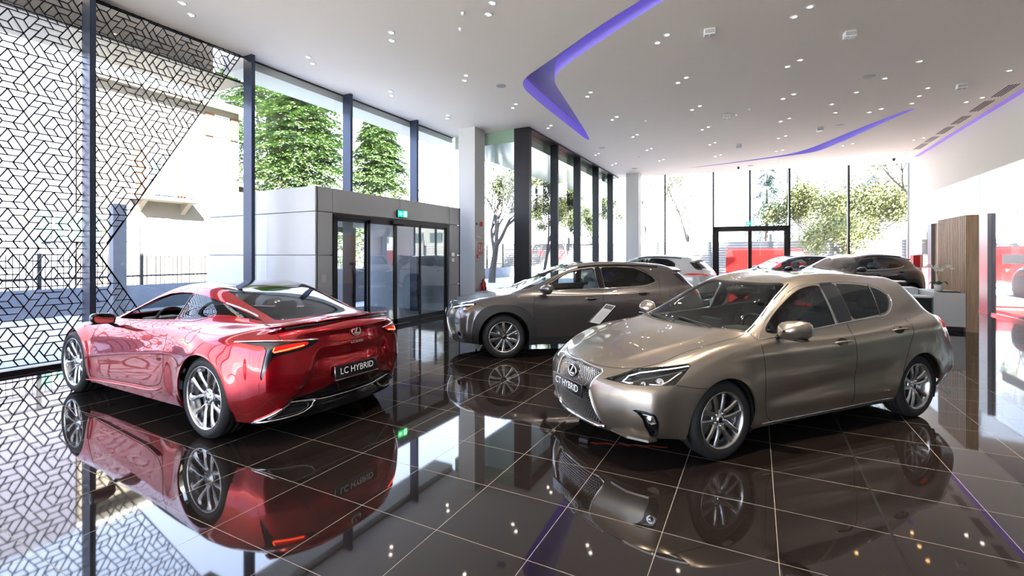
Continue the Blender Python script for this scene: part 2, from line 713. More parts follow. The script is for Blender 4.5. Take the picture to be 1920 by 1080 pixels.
# far double door
a, b = far_mull[1], far_mull[3]
mid = far_mull[2]
dr = MB()
farbox(dr, a, a + .24, 0, DZ, -.05, .05)
farbox(dr, b - .22, b, 0, DZ, -.05, .05)
farbox(dr, a, b, DZ - .24, DZ, -.05, .05)
d_ = struct(dr.build('door_3', M_FRAME))
q = MB()
farbox(q, a + .24, mid - .07, 0.02, .12, -.03, .03)
farbox(q, mid - .08, mid + .08, 0.02, DZ - .24, -.03, .03)
farbox(q, mid + .07, b - .22, 0.02, .12, -.03, .03)
q.build('door_leaf_frame', M_FRAME, d_)
q = MB()
farbox(q, a + .24, mid - .08, .12, DZ - .24, -.005, .005)
farbox(q, mid + .08, b - .22, .12, DZ - .24, -.005, .005)
q.build('door_glass', M_WIN, d_)

# ---- white columns
cl = MB()
cl.box((-8.27, 12.23, 0), (-7.67, 12.83, CZ))
struct(cl.build('wall_column_near', mat('column white', (0.55, 0.55, 0.54), rough=0.5)))
cl = MB()
cl.box((-5.62, 22.75, 0), (-5.02, 23.35, CZ))
struct(cl.build('wall_column_far', mat('column white')))

# ---- entrance lobby
M_PANEL = mat('brushed metal panel', (0.41, 0.425, 0.44), rough=0.35, metal=0.1, spec=0.6)
M_PANELE = mat('brushed metal panel')
VX0, VX1, VY0, VY1 = -11.2, -7.6, 6.30, 11.32
zs = [0, .82, 1.64, 2.50, 3.0]
pn = MB()
gap = .008
for z0, z1 in zip(zs[:-1], zs[1:]):
    for x0, x1 in ((VX0, -9.42), (-9.42, VX1)):
        pn.rbox((x0 + gap, VY0, z0 + gap), (x1 - (0 if x1 == VX1 else gap), VY0 + .06, z1 - gap), .004, 1)
    pn.rbox((VX0, VY1 - .06, z0 + gap), (VX1, VY1, z1 - gap), .004, 1)
# east face panels
for z0, z1 in zip(zs[:-1], zs[1:]):
    pn.rbox((VX1 - .06, VY0 + .03, z0 + gap), (VX1, 6.72, z1 - gap), .004, 1)
    pn.rbox((VX1 - .06, 10.80, z0 + gap), (VX1, VY1, z1 - gap), .004, 1)
for y0, y1 in ((6.73, 8.74), (8.75, 10.79)):
    pn.rbox((VX1 - .06, y0, 2.50 + gap), (VX1, y1, 3.0 - gap), .004, 1)
bkg = MB()
bkg.box((VX0 + .02, VY0 + .055, 0), (VX1 - .055, VY0 + .075, 2.98))
bkg.box((VX0 + .02, VY1 - .075, 0), (VX1 - .055, VY1 - .055, 2.98))
bkg.box((VX1 - .075, VY0 + .06, 0), (VX1 - .055, 6.715, 2.98))
bkg.box((VX1 - .075, 10.81, 0), (VX1 - .055, VY1 - .06, 2.98))
bkg.box((VX1 - .075, 6.7, 2.51), (VX1 - .055, 10.82, 2.98))
lobby = pn.build('wall_lobby', M_PANEL)
bkg.build('panel_backing', mat('lobby lining', (0.40, 0.42, 0.45), rough=0.9), lobby)
struct(lobby)
rfm = MB()
rfm.box((VX0, VY0 + .01, 2.92), (VX1 - .02, VY1 - .01, 2.985))
rfm.box((VX0 + .02, VY0 + .06, 2.50), (VX1 - .06, VY1 - .06, 2.53))
struct(rfm.build('ceiling_lobby', mat('lobby ceiling', (0.55, 0.56, 0.58), rough=0.6)))
# inner sliding doors, east face
dj = [6.73, 7.68, 8.55, 9.50, 10.72]


def slide_doors(X, name, label_idx):
    fr_ = MB()
    fr_.box((X - .05, dj[0], 2.40), (X + .05, dj[-1], 2.49))
    fr_.box((X - .05, dj[0], 0), (X + .05, dj[0] + .08, 2.42))
    fr_.box((X - .05, dj[-1] - .08, 0), (X + .05, dj[-1], 2.42))
    root = struct(fr_.build(name, M_FRAME))
    for k in range(4):
        a, b = dj[k] + (.08 if k == 0 else 0), dj[k + 1] - (.08 if k == 3 else 0)
        off = .045 if k in (1, 2) else 0
        lf = MB()
        t = .05
        lf.box((X - .02 + off, a, 0.01), (X + .02 + off, a + t, 2.41))
        lf.box((X - .02 + off, b - t, 0.01), (X + .02 + off, b, 2.41))
        lf.box((X - .02 + off, a, 0.01), (X + .02 + off, b, .13))
        lf.box((X - .02 + off, a, 2.34), (X + .02 + off, b, 2.41))
        leaf = lf.build('door_leaf', M_FRAME, root)
        gg = MB()
        gg.box((X - .005 + off, a + t, .13), (X + .005 + off, b - t, 2.34))
        gg.build('door_glass', M_WINDOOR, leaf)
    return root


d1 = slide_doors(VX1 - .03, 'door_1', 0)
sn = MB()
sn.rbox((VX1 + .02, 8.42, 2.36), (VX1 + .10, 8.82, 2.45), .015, 2)
sn.build('motion_sensor', M_FRAME, d1)
d2 = slide_doors(VX0 + .05, 'door_2', 1)
mt_ = MB()
mt_.box((VX0, VY0 + .06, 0.0), (VX1 - .1, VY1 - .06, .006))
struct(mt_.build('floor_lobby_mat', mat('dark lobby mat', (0.10, 0.11, 0.13), rough=0.9)))

# ---- lattice screen just inside the near glazing
LA, LH = 0.1049, 0.0908
ED = [(0, 0, -1, 1), (0, 0, 0, 1), (0, 1, -1, 1), (0, 1, 0, 1), (0, 1, 1, 0), (0, 2, 0, 1), (0, 2, 1, 0), (1, 0, 0, 1), (1, 0, 1, 0), (1, 1, 0, 1), (1, 2, 1, 0), (2, 0, 0, 1), (2, 0, 1, 0), (2, 1, -1, 1), (2, 1, 1, 0), (2, 2, -1, 1), (2, 2, 1, 0), (3, 0, 1, 0), (3, 1, 0, 1), (3, 1, 1, 0), (3, 2, 0, 1), (4, 0, -1, 1), (4, 0, 1, 0), (4, 1, 0, 1), (4, 2, -1, 1), (4, 2, 0, 1), (5, 0, -1, 1), (5, 0, 1, 0), (5, 1, -1, 1), (5, 1, 0, 1), (5, 2, 0, 1), (6, 0, -1, 1), (6, 0, 1, 0), (6, 1, -1, 1), (6, 1, 0, 1), (6, 1, 1, 0), (6, 2, 0, 1), (7, 0, -1, 1), (7, 0, 1, 0), (7, 1, 0, 1), (7, 2, -1, 1), (7, 2, 1, 0), (8, 0, -1, 1), (8, 0, 1, 0), (8, 1, -1, 1), (8, 2, 0, 1)]
have = set(ED)
S0 = (2.638, 4.735)


def red(i, j):
    k = j // 3
    i -= 3 * k
    j -= 3 * k
    return i % 9, j


def lim(z):
    return 3.49 + abs(z - 1.64) * .5695


ZL = 5.58
runs = []
for (di, dj_) in ((1, 0), (0, 1), (-1, 1)):
    seen = set()
    for j in range(-56, 12):
        for i in range(-150, 90):
            y = S0[0] + LA * (i + j / 2)
            z = S0[1] + LH * j
            if y < -6.9 or y > 6 or z < .02 or z > ZL:
                continue
            if (i, j) in seen:
                continue
            if red(i, j) + (di, dj_) not in have:
                continue
            pi, pj = i - di, j - dj_
            py, pz = S0[0] + LA * (pi + pj / 2), S0[1] + LH * pj
            if red(pi, pj) + (di, dj_) in have and -6.9 <= py <= 6 and .02 <= pz <= ZL:
                continue
            ci, cj = i, j
            L = 0
            while red(ci, cj) + (di, dj_) in have and L < 60:
                seen.add((ci, cj))
                ci += di
                cj += dj_
                L += 1
                zz = S0[1] + LH * cj
                yy = S0[0] + LA * (ci + cj / 2)
                if zz > ZL or zz < .02 or yy < -6.95:
                    break
            runs.append(((y, z), (S0[0] + LA * (ci + cj / 2), S0[1] + LH * cj)))


def clip_run(a, b):
    """keep the part with y < lim(z)"""
    def inside(p):
        return p[0] - lim(p[1])
    N = 24
    out = []
    cur = None
    prev = None
    for k in range(N + 1):
        t = k / N
        p = (a[0] + (b[0] - a[0]) * t, a[1] + (b[1] - a[1]) * t)
        f = inside(p)
        if f <= 0:
            if cur is None:
                if prev is not None:
                    fp = inside(prev)
                    w_ = fp / (fp - f)
                    cur = [(prev[0] + (p[0] - prev[0]) * w_, prev[1] + (p[1] - prev[1]) * w_), p]
                else:
                    cur = [p, p]
            cur[1] = p
        elif cur is not None:
            fp = inside(prev)
            w_ = fp / (fp - f)
            cur[1] = (prev[0] + (p[0] - prev[0]) * w_, prev[1] + (p[1] - prev[1]) * w_)
            out.append(cur)
            cur = None
        prev = p
    if cur is not None:
        out.append(cur)
    return out


lt = MB()
LX0, LX1 = GX + .02, GX + .034


def bar(a, b, wd_=.0075):
    dy, dz = b[0] - a[0], b[1] - a[1]
    l = math.hypot(dy, dz)
    if l < 1e-3:
        return
    ny, nz = -dz / l * wd_, dy / l * wd_
    vs = [(x, y, z) for x in (LX0, LX1) for y, z in ((a[0] - ny, a[1] - nz), (b[0] - ny, b[1] - nz), (b[0] + ny, b[1] + nz), (a[0] + ny, a[1] + nz))]
    lt.add(vs, [(0, 1, 2, 3), (7, 6, 5, 4), (0, 4, 5, 1), (1, 5, 6, 2), (2, 6, 7, 3), (3, 7, 4, 0)])


for a, b in runs:
    for p, q in clip_run(a, b):
        bar(p, q)
e = [(lim(5.58), 5.58), (lim(1.64), 1.64), (lim(.06), .06)]
bar(e[0], e[1], .009)
bar(e[1], e[2], .009)
bar((-6.9, 5.06), (lim(5.06), 5.06), .010)
lo = lt.build('lattice_screen', mat('black lattice metal', (0.012, 0.014, 0.020), rough=0.4, metal=0.2))
tag(lo, 'black geometric lattice screen covering the left windows behind the red coupe', 'screen')

# ---- soffit above the outside edge
M_SOF = mat('outer soffit', (0.62, 0.62, 0.61), rough=0.4)
M_SOFB = mat('bronze outer soffit', (0.075, 0.062, 0.045), rough=0.35)
M_SOFG = mat('green tinted soffit', (0.30, 0.42, 0.33), rough=0.12)
so = MB()
so.box((-9.85, 5.87, 5.42), (GX - .02, 13.1, 6.3))
struct(so.build('ceiling_soffit_west', M_SOF))
so = MB()
so.box((-10.3, -7, 5.08), (GX - .08, 5.87, 5.12))
struct(so.build('ceiling_soffit_lattice', M_SOFB))
so = MB()
so.box((-10.3, -7, 5.12), (-10.2, 5.87, 6.3))
struct(so.build('trim_50', mat('tan soffit upstand', (0.20, 0.145, 0.085), rough=0.7)))
so = MB()
so.box((-9.0, 13.1, 5.2), (-6.55, 26.5, 6.3))
struct(so.build('ceiling_soffit_far', M_SOFG))
# added roof and walls that block east sun and glare
ar = MB()
ar.box((EX + .2, 4.8, 2.95), (EX + 5.0, 24.5, 3.2))
struct(ar.build('ceiling_sun_block', M_WALL))
aw = MB()
aw.box((EX + .2, 4.8, 0), (EX + 5.0, 5.0, 2.95))
aw.box((EX + 4.8, 5.0, 0), (EX + 5.0, 19.0, 2.95))
struct(aw.build('wall_glare_block', M_WALL))

# daylight portals (they add no light, they only steer the sampling)
for nm, loc, rot, sx, sy in (('portal_s', (-4.0, -6.7, 2.8), (math.radians(90), 0, 0), 10, 5.5), ('portal_w', (GX + .3, 3.0, 2.8), (0, math.radians(-90), 0), 5.5, 20), ('portal_f', (-6.1, 18.3, 2.8), (0, math.radians(-90), 0), 5.5, 10.4),
                             ('portal_n', (-.2, 24.2, 2.8), (math.radians(-90), 0, ang), 12, 5.5)):
    ld = bpy.data.lights.new(nm, 'AREA')
    ld.shape = 'RECTANGLE'
    ld.size, ld.size_y = sx, sy
    ld.cycles.is_portal = True
    lo_ = bpy.data.objects.new(nm, ld)
    lo_.location = loc
    lo_.rotation_euler = rot
    C.objects.link(lo_)
# ================================================================ car body toolkit
def interp(kx, ky, x):
    """smooth cubic through knots; kx any monotone order"""
    kx = np.asarray(kx, float)
    ky = np.asarray(ky, float)
    if kx[0] > kx[-1]:
        kx = kx[::-1]
        ky = ky[::-1]
    h = np.diff(kx)
    d = np.diff(ky) / h
    m = np.empty_like(ky)
    m[0], m[-1] = d[0], d[-1]
    for i in range(1, len(kx) - 1):
        a, b = abs(d[i] - d[i - 1]), 0
        m[i] = (h[i] * d[i - 1] + h[i - 1] * d[i]) / (h[i] + h[i - 1])
        if d[i] * d[i - 1] <= 0:
            m[i] *= 0.3
    x = np.clip(np.asarray(x, float), kx[0], kx[-1])
    i = np.clip(np.searchsorted(kx, x) - 1, 0, len(kx) - 2)
    t = (x - kx[i]) / h[i]
    return ((1 + 2 * t) * (1 - t) ** 2 * ky[i] + t * (1 - t) ** 2 * h[i] * m[i]
            + t * t * (3 - 2 * t) * ky[i + 1] + t * t * (t - 1) * h[i] * m[i + 1])


FR = [0.0, 0.3, 0.6, 0.85]


def control_net(sp):
    xs = np.array(sp['xs'], float)
    n = len(xs)
    tt = (xs - xs[-1]) / (xs[0] - xs[-1])
    verts, idx = [], {}

    def V(p):
        verts.append([float(q) for q in p])
        return len(verts) - 1
    rows = []
    for r in sp['rows']:
        sd = r['side']
        x0, x1 = sd[0][0], sd[-1][0]
        px = x1 + tt * (x0 - x1)
        kx = [p[0] for p in sd]
        py = interp(kx, [p[1] for p in sd], px)
        pz = interp(kx, [p[2] for p in sd], px)
        row = [V((r['front'][i][0], FR[i] * sd[0][1], r['front'][i][1])) for i in range(4)]
        row += [V((px[k], py[k], pz[k])) for k in range(n)]
        row += [V((r['rear'][i][0], FR[i] * sd[-1][1], r['rear'][i][1])) for i in (3, 2, 1, 0)]
        rows.append(row)
    quads = []
    for a, b in zip(rows[:-1], rows[1:]):
        for c in range(len(a) - 1):
            quads.append((a[c], a[c + 1], b[c + 1], b[c]))
    sh = rows[-1]
    grid = [[None] * 5 for _ in range(n)]
    for k in range(n):
        grid[k][0] = sh[4 + k]
    for j in range(1, 5):
        grid[0][j] = sh[4 - j]
        grid[n - 1][j] = sh[4 + n - 1 + j]
    for j in range(1, 5):
        tk = sp['top'][j - 1]
        f, b = verts[grid[0][j]], verts[grid[n - 1][j]]
        kn = [f] + [list(p) for p in tk] + [b]
        px = b[0] + tt * (f[0] - b[0])
        kx = [p[0] for p in kn]
        py = interp(kx, [p[1] for p in kn], px)
        pz = interp(kx, [p[2] for p in kn], px)
        for k in range(1, n - 1):
            grid[k][j] = V((px[k], 0.0 if j == 4 else py[k], pz[k]))
    for k in range(n - 1):
        for j in range(4):
            quads.append((grid[k][j], grid[k + 1][j], grid[k + 1][j + 1], grid[k][j + 1]))
    return np.array(verts), quads


def subsurf(verts, quads, level):
    n = len(verts)
    full = [list(p) for p in verts]
    mir = {}
    for i, p in enumerate(verts):
        if abs(p[1]) < 1e-9:
            mir[i] = i
        else:
            mir[i] = len(full)
            full.append([p[0], -p[1], p[2]])
    fs = list(quads) + [tuple(mir[i] for i in q)[::-1] for q in quads]
    me = bpy.data.meshes.new('tmp')
    me.from_pydata(full, [], fs)
    o = bpy.data.objects.new('tmp', me)
    C.objects.link(o)
    md = o.modifiers.new('s', 'SUBSURF')
    md.levels = level
    md.boundary_smooth = 'PRESERVE_CORNERS'
    dg = bpy.context.evaluated_depsgraph_get()
    dg.update()
    ev = o.evaluated_get(dg).to_mesh()
    nv = len(ev.vertices)
    A = np.empty(nv * 3)
    ev.vertices.foreach_get('co', A)
    A = A.reshape(-1, 3)
    F = [tuple(p.vertices) for p in ev.polygons]
    bpy.data.objects.remove(o)
    bpy.data.meshes.remove(me)
    return A, F, n


def fitted_surface(sp, level=3):
    V, Q = control_net(sp)
    T = V.copy()
    for _ in range(3):
        A, _f, n = subsurf(V, Q, 2)
        V = V + 0.85 * (T - A[:n])
        V[np.abs(T[:, 1]) < 1e-9, 1] = 0.0
    A, F, n = subsurf(V, Q, level)
    return A, F


def vnormals(V, F):
    Q = np.array([f if len(f) == 4 else (f + (f[-1],))[:4] for f in F])
    nn = np.cross(V[Q[:, 2]] - V[Q[:, 0]], V[Q[:, 3]] - V[Q[:, 1]])
    N = np.zeros_like(V)
    for k in range(4):
        np.add.at(N, Q[:, k], nn)
    N /= np.linalg.norm(N, axis=1, keepdims=True) + 1e-12
    return N


def chaikin(P, it=2, closed=True):
    P = [tuple(p) for p in P]
    for _ in range(it):
        out = []
        n = len(P)
        rng = range(n) if closed else range(n - 1)
        if not closed:
            out.append(P[0])
        for i in rng:
            a, b = P[i], P[(i + 1) % n]
            out.append((a[0] * .75 + b[0] * .25, a[1] * .75 + b[1] * .25))
            out.append((a[0] * .25 + b[0] * .75, a[1] * .25 + b[1] * .75))
        if not closed:
            out.append(P[-1])
        P = out
    return P


def smooth_line(P, n=40):
    """resample a polyline smoothly by chord length"""
    P = np.array(P, float)
    t = np.concatenate([[0], np.cumsum(np.linalg.norm(np.diff(P, axis=0), axis=1))])
    u = np.linspace(0, t[-1], n)
    return np.stack([interp(t, P[:, i], u) for i in range(P.shape[1])], 1)


def sd_poly(P, pts):
    """signed distance (negative inside)"""
    P = np.asarray(P, float)
    d = np.full(len(pts), 1e9)
    s = np.ones(len(pts))
    n = len(P)
    x, y = pts[:, 0], pts[:, 1]
    for i in range(n):
        a, b = P[i], P[i - 1]
        e = b - a
        w = pts - a
        t = np.clip((w @ e) / (e @ e + 1e-12), 0, 1)
        q = w - t[:, None] * e
        d = np.minimum(d, (q ** 2).sum(1))
        c1 = y >= a[1]
        c2 = y < b[1]
        c3 = e[0] * w[:, 1] > e[1] * w[:, 0]
        fl = (c1 & c2 & c3) | (~c1 & ~c2 & ~c3)
        s[fl] *= -1
    return s * np.sqrt(d)


AX = {'side': (0, 2), 'front': (1, 2), 'top': (0, 1)}


def proj(V, view):
    if view == 'rq':
        return np.stack([np.abs(V[:, 1]) + V[:, 0] + 2.3, V[:, 2]], 1)
    if view == 'fq':
        return np.stack([np.abs(V[:, 1]) - V[:, 0] + 2.2, V[:, 2]], 1)
    a = AX[view]
    P = V[:, a].copy()
    if view == 'front':
        P[:, 0] = np.abs(P[:, 0])
    if view == 'top':
        P[:, 1] = np.abs(P[:, 1])
    return P


class Shell:
    def __init__(self, V, F):
        self.V = V
        self.F = F
        self.N = vnormals(V, F)
        up = self.N[np.argmax(V[:, 2])]
        if up[2] < 0:
            self.F = [f[::-1] for f in F]
            self.N = -self.N
        self.tag = [0] * len(F)
        self.names = {0: 'body'}
        self.bvh = BVHTree.FromPolygons([Vector(v) for v in self.V], self.F)

    def facemask(self, ok):
        """ok: per-vertex bool -> faces whose all verts are ok"""
        return [all(ok[i] for i in f) for f in self.F]

    def cut(self, fn, where=None, only=None, eps=3e-4):
        """split faces along fn = 0. where: per-vertex bool limiting; only: set of tags"""
        val = fn(self.V, self.N)
        val[np.abs(val) < eps] = 0.0
        ok = np.ones(len(self.V), bool) if where is None else where(self.V, self.N)
        sg = np.sign(val)
        V = [None]
        newV, newN, edge = [], [], {}
        nb = len(self.V)
        F2, T2 = [], []
        for f, t in zip(self.F, self.tag):
            s = [sg[i] for i in f]
            if (min(s) >= 0 or max(s) <= 0) or (only is not None and t not in only) or not any(ok[i] for i in f):
                F2.append(f)
                T2.append(t)
                continue
            A, B = [], []
            n = len(f)
            for k in range(n):
                i, j = f[k], f[(k + 1) % n]
                si, sj = s[k], s[(k + 1) % n]
                if si <= 0:
                    A.append(i)
                if si >= 0:
                    B.append(i)
                if si * sj < 0:
                    key = (i, j) if i < j else (j, i)
                    if key not in edge:
                        a, b = key
                        w = val[a] / (val[a] - val[b])
                        edge[key] = nb + len(newV)
                        newV.append(self.V[a] * (1 - w) + self.V[b] * w)
                        q = self.N[a] * (1 - w) + self.N[b] * w
                        newN.append(q / (np.linalg.norm(q) + 1e-12))
                    A.append(edge[key])
                    B.append(edge[key])
            if len(A) > 2:
                F2.append(tuple(A))
                T2.append(t)
            if len(B) > 2:
                F2.append(tuple(B))
                T2.append(t)
        if newV:
            self.V = np.vstack([self.V, newV])
            self.N = np.vstack([self.N, newN])
        self.F, self.tag = F2, T2

    def mark(self, fn, t, where=None, only=(0,)):
        val = fn(self.V, self.N)
        ok = np.ones(len(self.V), bool) if where is None else where(self.V, self.N)
        for k, f in enumerate(self.F):
            if self.tag[k] in only and sum(val[i] for i in f) < 0 and max(val[i] for i in f) < 2e-3 and all(ok[i] for i in f):
                self.tag[k] = t

    def region(self, poly, view, t, where=None, only=(0,), grow=0.0):
        def fn(V, N):
            return sd_poly(poly, proj(V, view)) - grow
        self.cut(fn, where, set(only))
        self.mark(fn, t, where, only)

    def extract(self, tags, offset=0.0):
        """-> verts, faces, normals of the faces with those tags"""
        tags = set(tags if isinstance(tags, (list, tuple, set)) else [tags])
        fs = [f for f, t in zip(self.F, self.tag) if t in tags]
        ids = sorted({i for f in fs for i in f})
        mp = {i: k for k, i in enumerate(ids)}
        V = self.V[ids] + self.N[ids] * offset
        return V, [tuple(mp[i] for i in f) for f in fs], self.N[ids]

    def hit(self, x, z=None, y=None, view='side', sgn=1):
        """surface point and normal for a 2-D position in a view"""
        if view == 'side':
            o, d = Vector((x, 3 * sgn, z)), Vector((0, -sgn, 0))
        elif view == 'rq':
            u = x - 2.3
            o, d = Vector((u / 2 - 3, sgn * (u / 2 + 3), z)), Vector((1, -sgn, 0)).normalized()
        elif view == 'fq':
            u = x - 2.2
            o, d = Vector((-u / 2 + 3, sgn * (u / 2 + 3), z)), Vector((-1, -sgn, 0)).normalized()
        elif view == 'front':
            o, d = Vector((4, y, z)), Vector((-1, 0, 0))
        elif view == 'rear':
            o, d = Vector((-4, y, z)), Vector((1, 0, 0))
        else:
            o, d = Vector((x, y, 4)), Vector((0, 0, -1))
        p, nrm, _, _ = self.bvh.ray_cast(o, d)
        if p is None:
            return None, None
        if nrm.dot(d) > 0:
            nrm = -nrm
        return p, nrm


def skin_obj(name, V, F, N, m, parent, flange=0.0, smooth_normals=True):
    """mesh from a piece of shell, with its borders folded inwards by flange"""
    V = [tuple(v) for v in V]
    nv = len(V)
    nrm = [tuple(q) for q in N]
    F = list(F)
    nmain = len(F)
    if flange:
        cnt = {}
        for f in F[:]:
            for i in range(len(f)):
                a, b = f[i], f[(i + 1) % len(f)]
                cnt[(a, b)] = cnt.get((a, b), 0) + 1
        mp = {}
        for (a, b) in list(cnt):
            if (b, a) in cnt:
                continue
            q = []
            for i in (a, b):
                if i not in mp:
                    mp[i] = (len(V), len(V) + 1)
                    p = Vector(V[i])
                    V.append(tuple(p))
                    V.append(tuple(p - Vector(nrm[i]) * flange))
                q.append(mp[i])
            F.append((q[1][0], q[0][0], q[0][1], q[1][1]))
    me = bpy.data.meshes.new(name)
    me.from_pydata(V, [], F)
    me.polygons.foreach_set('use_smooth', [True] * len(F))
    if smooth_normals:
        try:
            ln = []
            vn = [None] * len(V)
            for p in me.polygons:
                if p.index < nmain:
                    for li in p.loop_indices:
                        ln.append(nrm[me.loops[li].vertex_index])
                else:
                    for li in p.loop_indices:
                        ln.append(tuple(p.normal))
            me.normals_split_custom_set(ln)
        except Exception as e:
            print('normals', e)
    me.update()
    return link(name, me, m, parent)


def ribbon(sh, pts, view, width, off=0.0015, thick=0.0, sides=(1, -1), prof=None, closed=False, depth=0.004):
    """a strip lying on the shell along 2-D pts; -> MB"""
    mb = MB()
    for sg in sides:
        P, Nn = [], []
        for a, b in pts:
            if view in ('side', 'rq', 'fq'):
                p, n = sh.hit(a, z=b, view=view, sgn=sg)
            elif view in ('front', 'rear'):
                p, n = sh.hit(0, y=a * sg, z=b, view=view)
            else:
                p, n = sh.hit(a, y=b * sg, view='top')
            if p is None:
                continue
            P.append(p)
            Nn.append(n)
        k = len(P)
        if k < 2:
            continue
        vs, fs = [], []
        for i in range(k):
            t = (P[(i + 1) % k] - P[i - 1]) if closed else (P[min(i + 1, k - 1)] - P[max(i - 1, 0)])
            t.normalize()
            s = t.cross(Nn[i]).normalized() * width / 2
            c = P[i] + Nn[i] * off
            lo = P[i] - Nn[i] * depth
            vs += [lo - s, c - s * 0.75, c + s * 0.75, lo + s]
        m = k if closed else k - 1
        for i in range(m):
            a, b = i * 4, ((i + 1) % k) * 4
            for q in range(3):
                fs.append((a + q, b + q, b + q + 1, a + q + 1))
        mb.add(vs, fs, True)
    return mb


def paint(name, col, metal=0.6, rough=0.35, coat=1.0, flake=0.0):
    if name in MATS:
        return MATS[name]
    m = mat(name, col, rough=rough, metal=metal, coat=coat, coat_rough=0.01)
    m.node_tree.nodes['Principled BSDF'].inputs['Coat IOR'].default_value = 1.6
    return m


# shared car materials
M_TYRE = mat('tyre rubber', (0.012, 0.012, 0.013), rough=0.62)
M_BLACK = mat('gloss black trim', (0.006, 0.006, 0.007), rough=0.12, coat=0.6)
M_MATT = mat('matt black plastic', (0.018, 0.018, 0.019), rough=0.55)
M_DARK = mat('dark void', (0.004, 0.004, 0.004), rough=0.8)
M_CHROME = mat('chrome', (0.85, 0.85, 0.86), rough=0.06, metal=1.0)
M_SATIN = mat('satin silver', (0.62, 0.62, 0.63), rough=0.28, metal=1.0)
M_DKCHR = mat('smoked chrome', (0.22, 0.22, 0.24), rough=0.12, metal=1.0)
M_ALLOY = mat('alloy silver', (0.52, 0.52, 0.53), rough=0.22, metal=1.0, coat=0.4)
M_DKALLOY = mat('machined dark alloy', (0.10, 0.10, 0.105), rough=0.3, metal=0.8, coat=0.5)
M_DISC = mat('brake steel', (0.35, 0.34, 0.33), rough=0.35, metal=1.0)
M_CABIN = mat('cabin black', (0.012, 0.012, 0.013), rough=0.6)
M_LEATHER = mat('dark leather', (0.02, 0.02, 0.022), rough=0.45)
M_LEATHERG = mat('pale grey leather', (0.32, 0.34, 0.38), rough=0.5)
M_GLASS = glass_mat('car glass', (0.60, 0.66, 0.64), refl=0.055)
M_GLASSD = glass_mat('privacy glass', (0.07, 0.075, 0.08), refl=0.055)
M_GLASSM = glass_mat('tinted rear glass', (0.16, 0.17, 0.17), refl=0.06)
M_LENS = glass_mat('lamp cover glass', (0.92, 0.94, 0.96), refl=0.04)
M_REDLENS = mat('red lamp', (0.5, 0.004, 0.004), rough=0.12, coat=1.0, emit=(1.0, 0.03, 0.01), estr=0.06)
M_REDGLOW = mat('lit red lamp', (0.6, 0.02, 0.0), rough=0.2, coat=0.5, emit=(1.0, 0.07, 0.02), estr=1.6)
M_AMBERGLOW = mat('lit amber lamp', (0.6, 0.2, 0.0), rough=0.2, emit=(1.0, 0.18, 0.01), estr=4.0)
M_AMBER = mat('amber lens', (0.75, 0.22, 0.01), rough=0.15, coat=1.0)
M_LED = mat('white light guide', (0.9, 0.92, 0.95), rough=0.2, emit=(0.9, 0.97, 1.0), estr=0.4)
M_WHITE = mat('white lettering', (0.85, 0.85, 0.85), rough=0.4)
M_PLATE = mat('black display plate', (0.008, 0.009, 0.012), rough=0.15, coat=0.5)


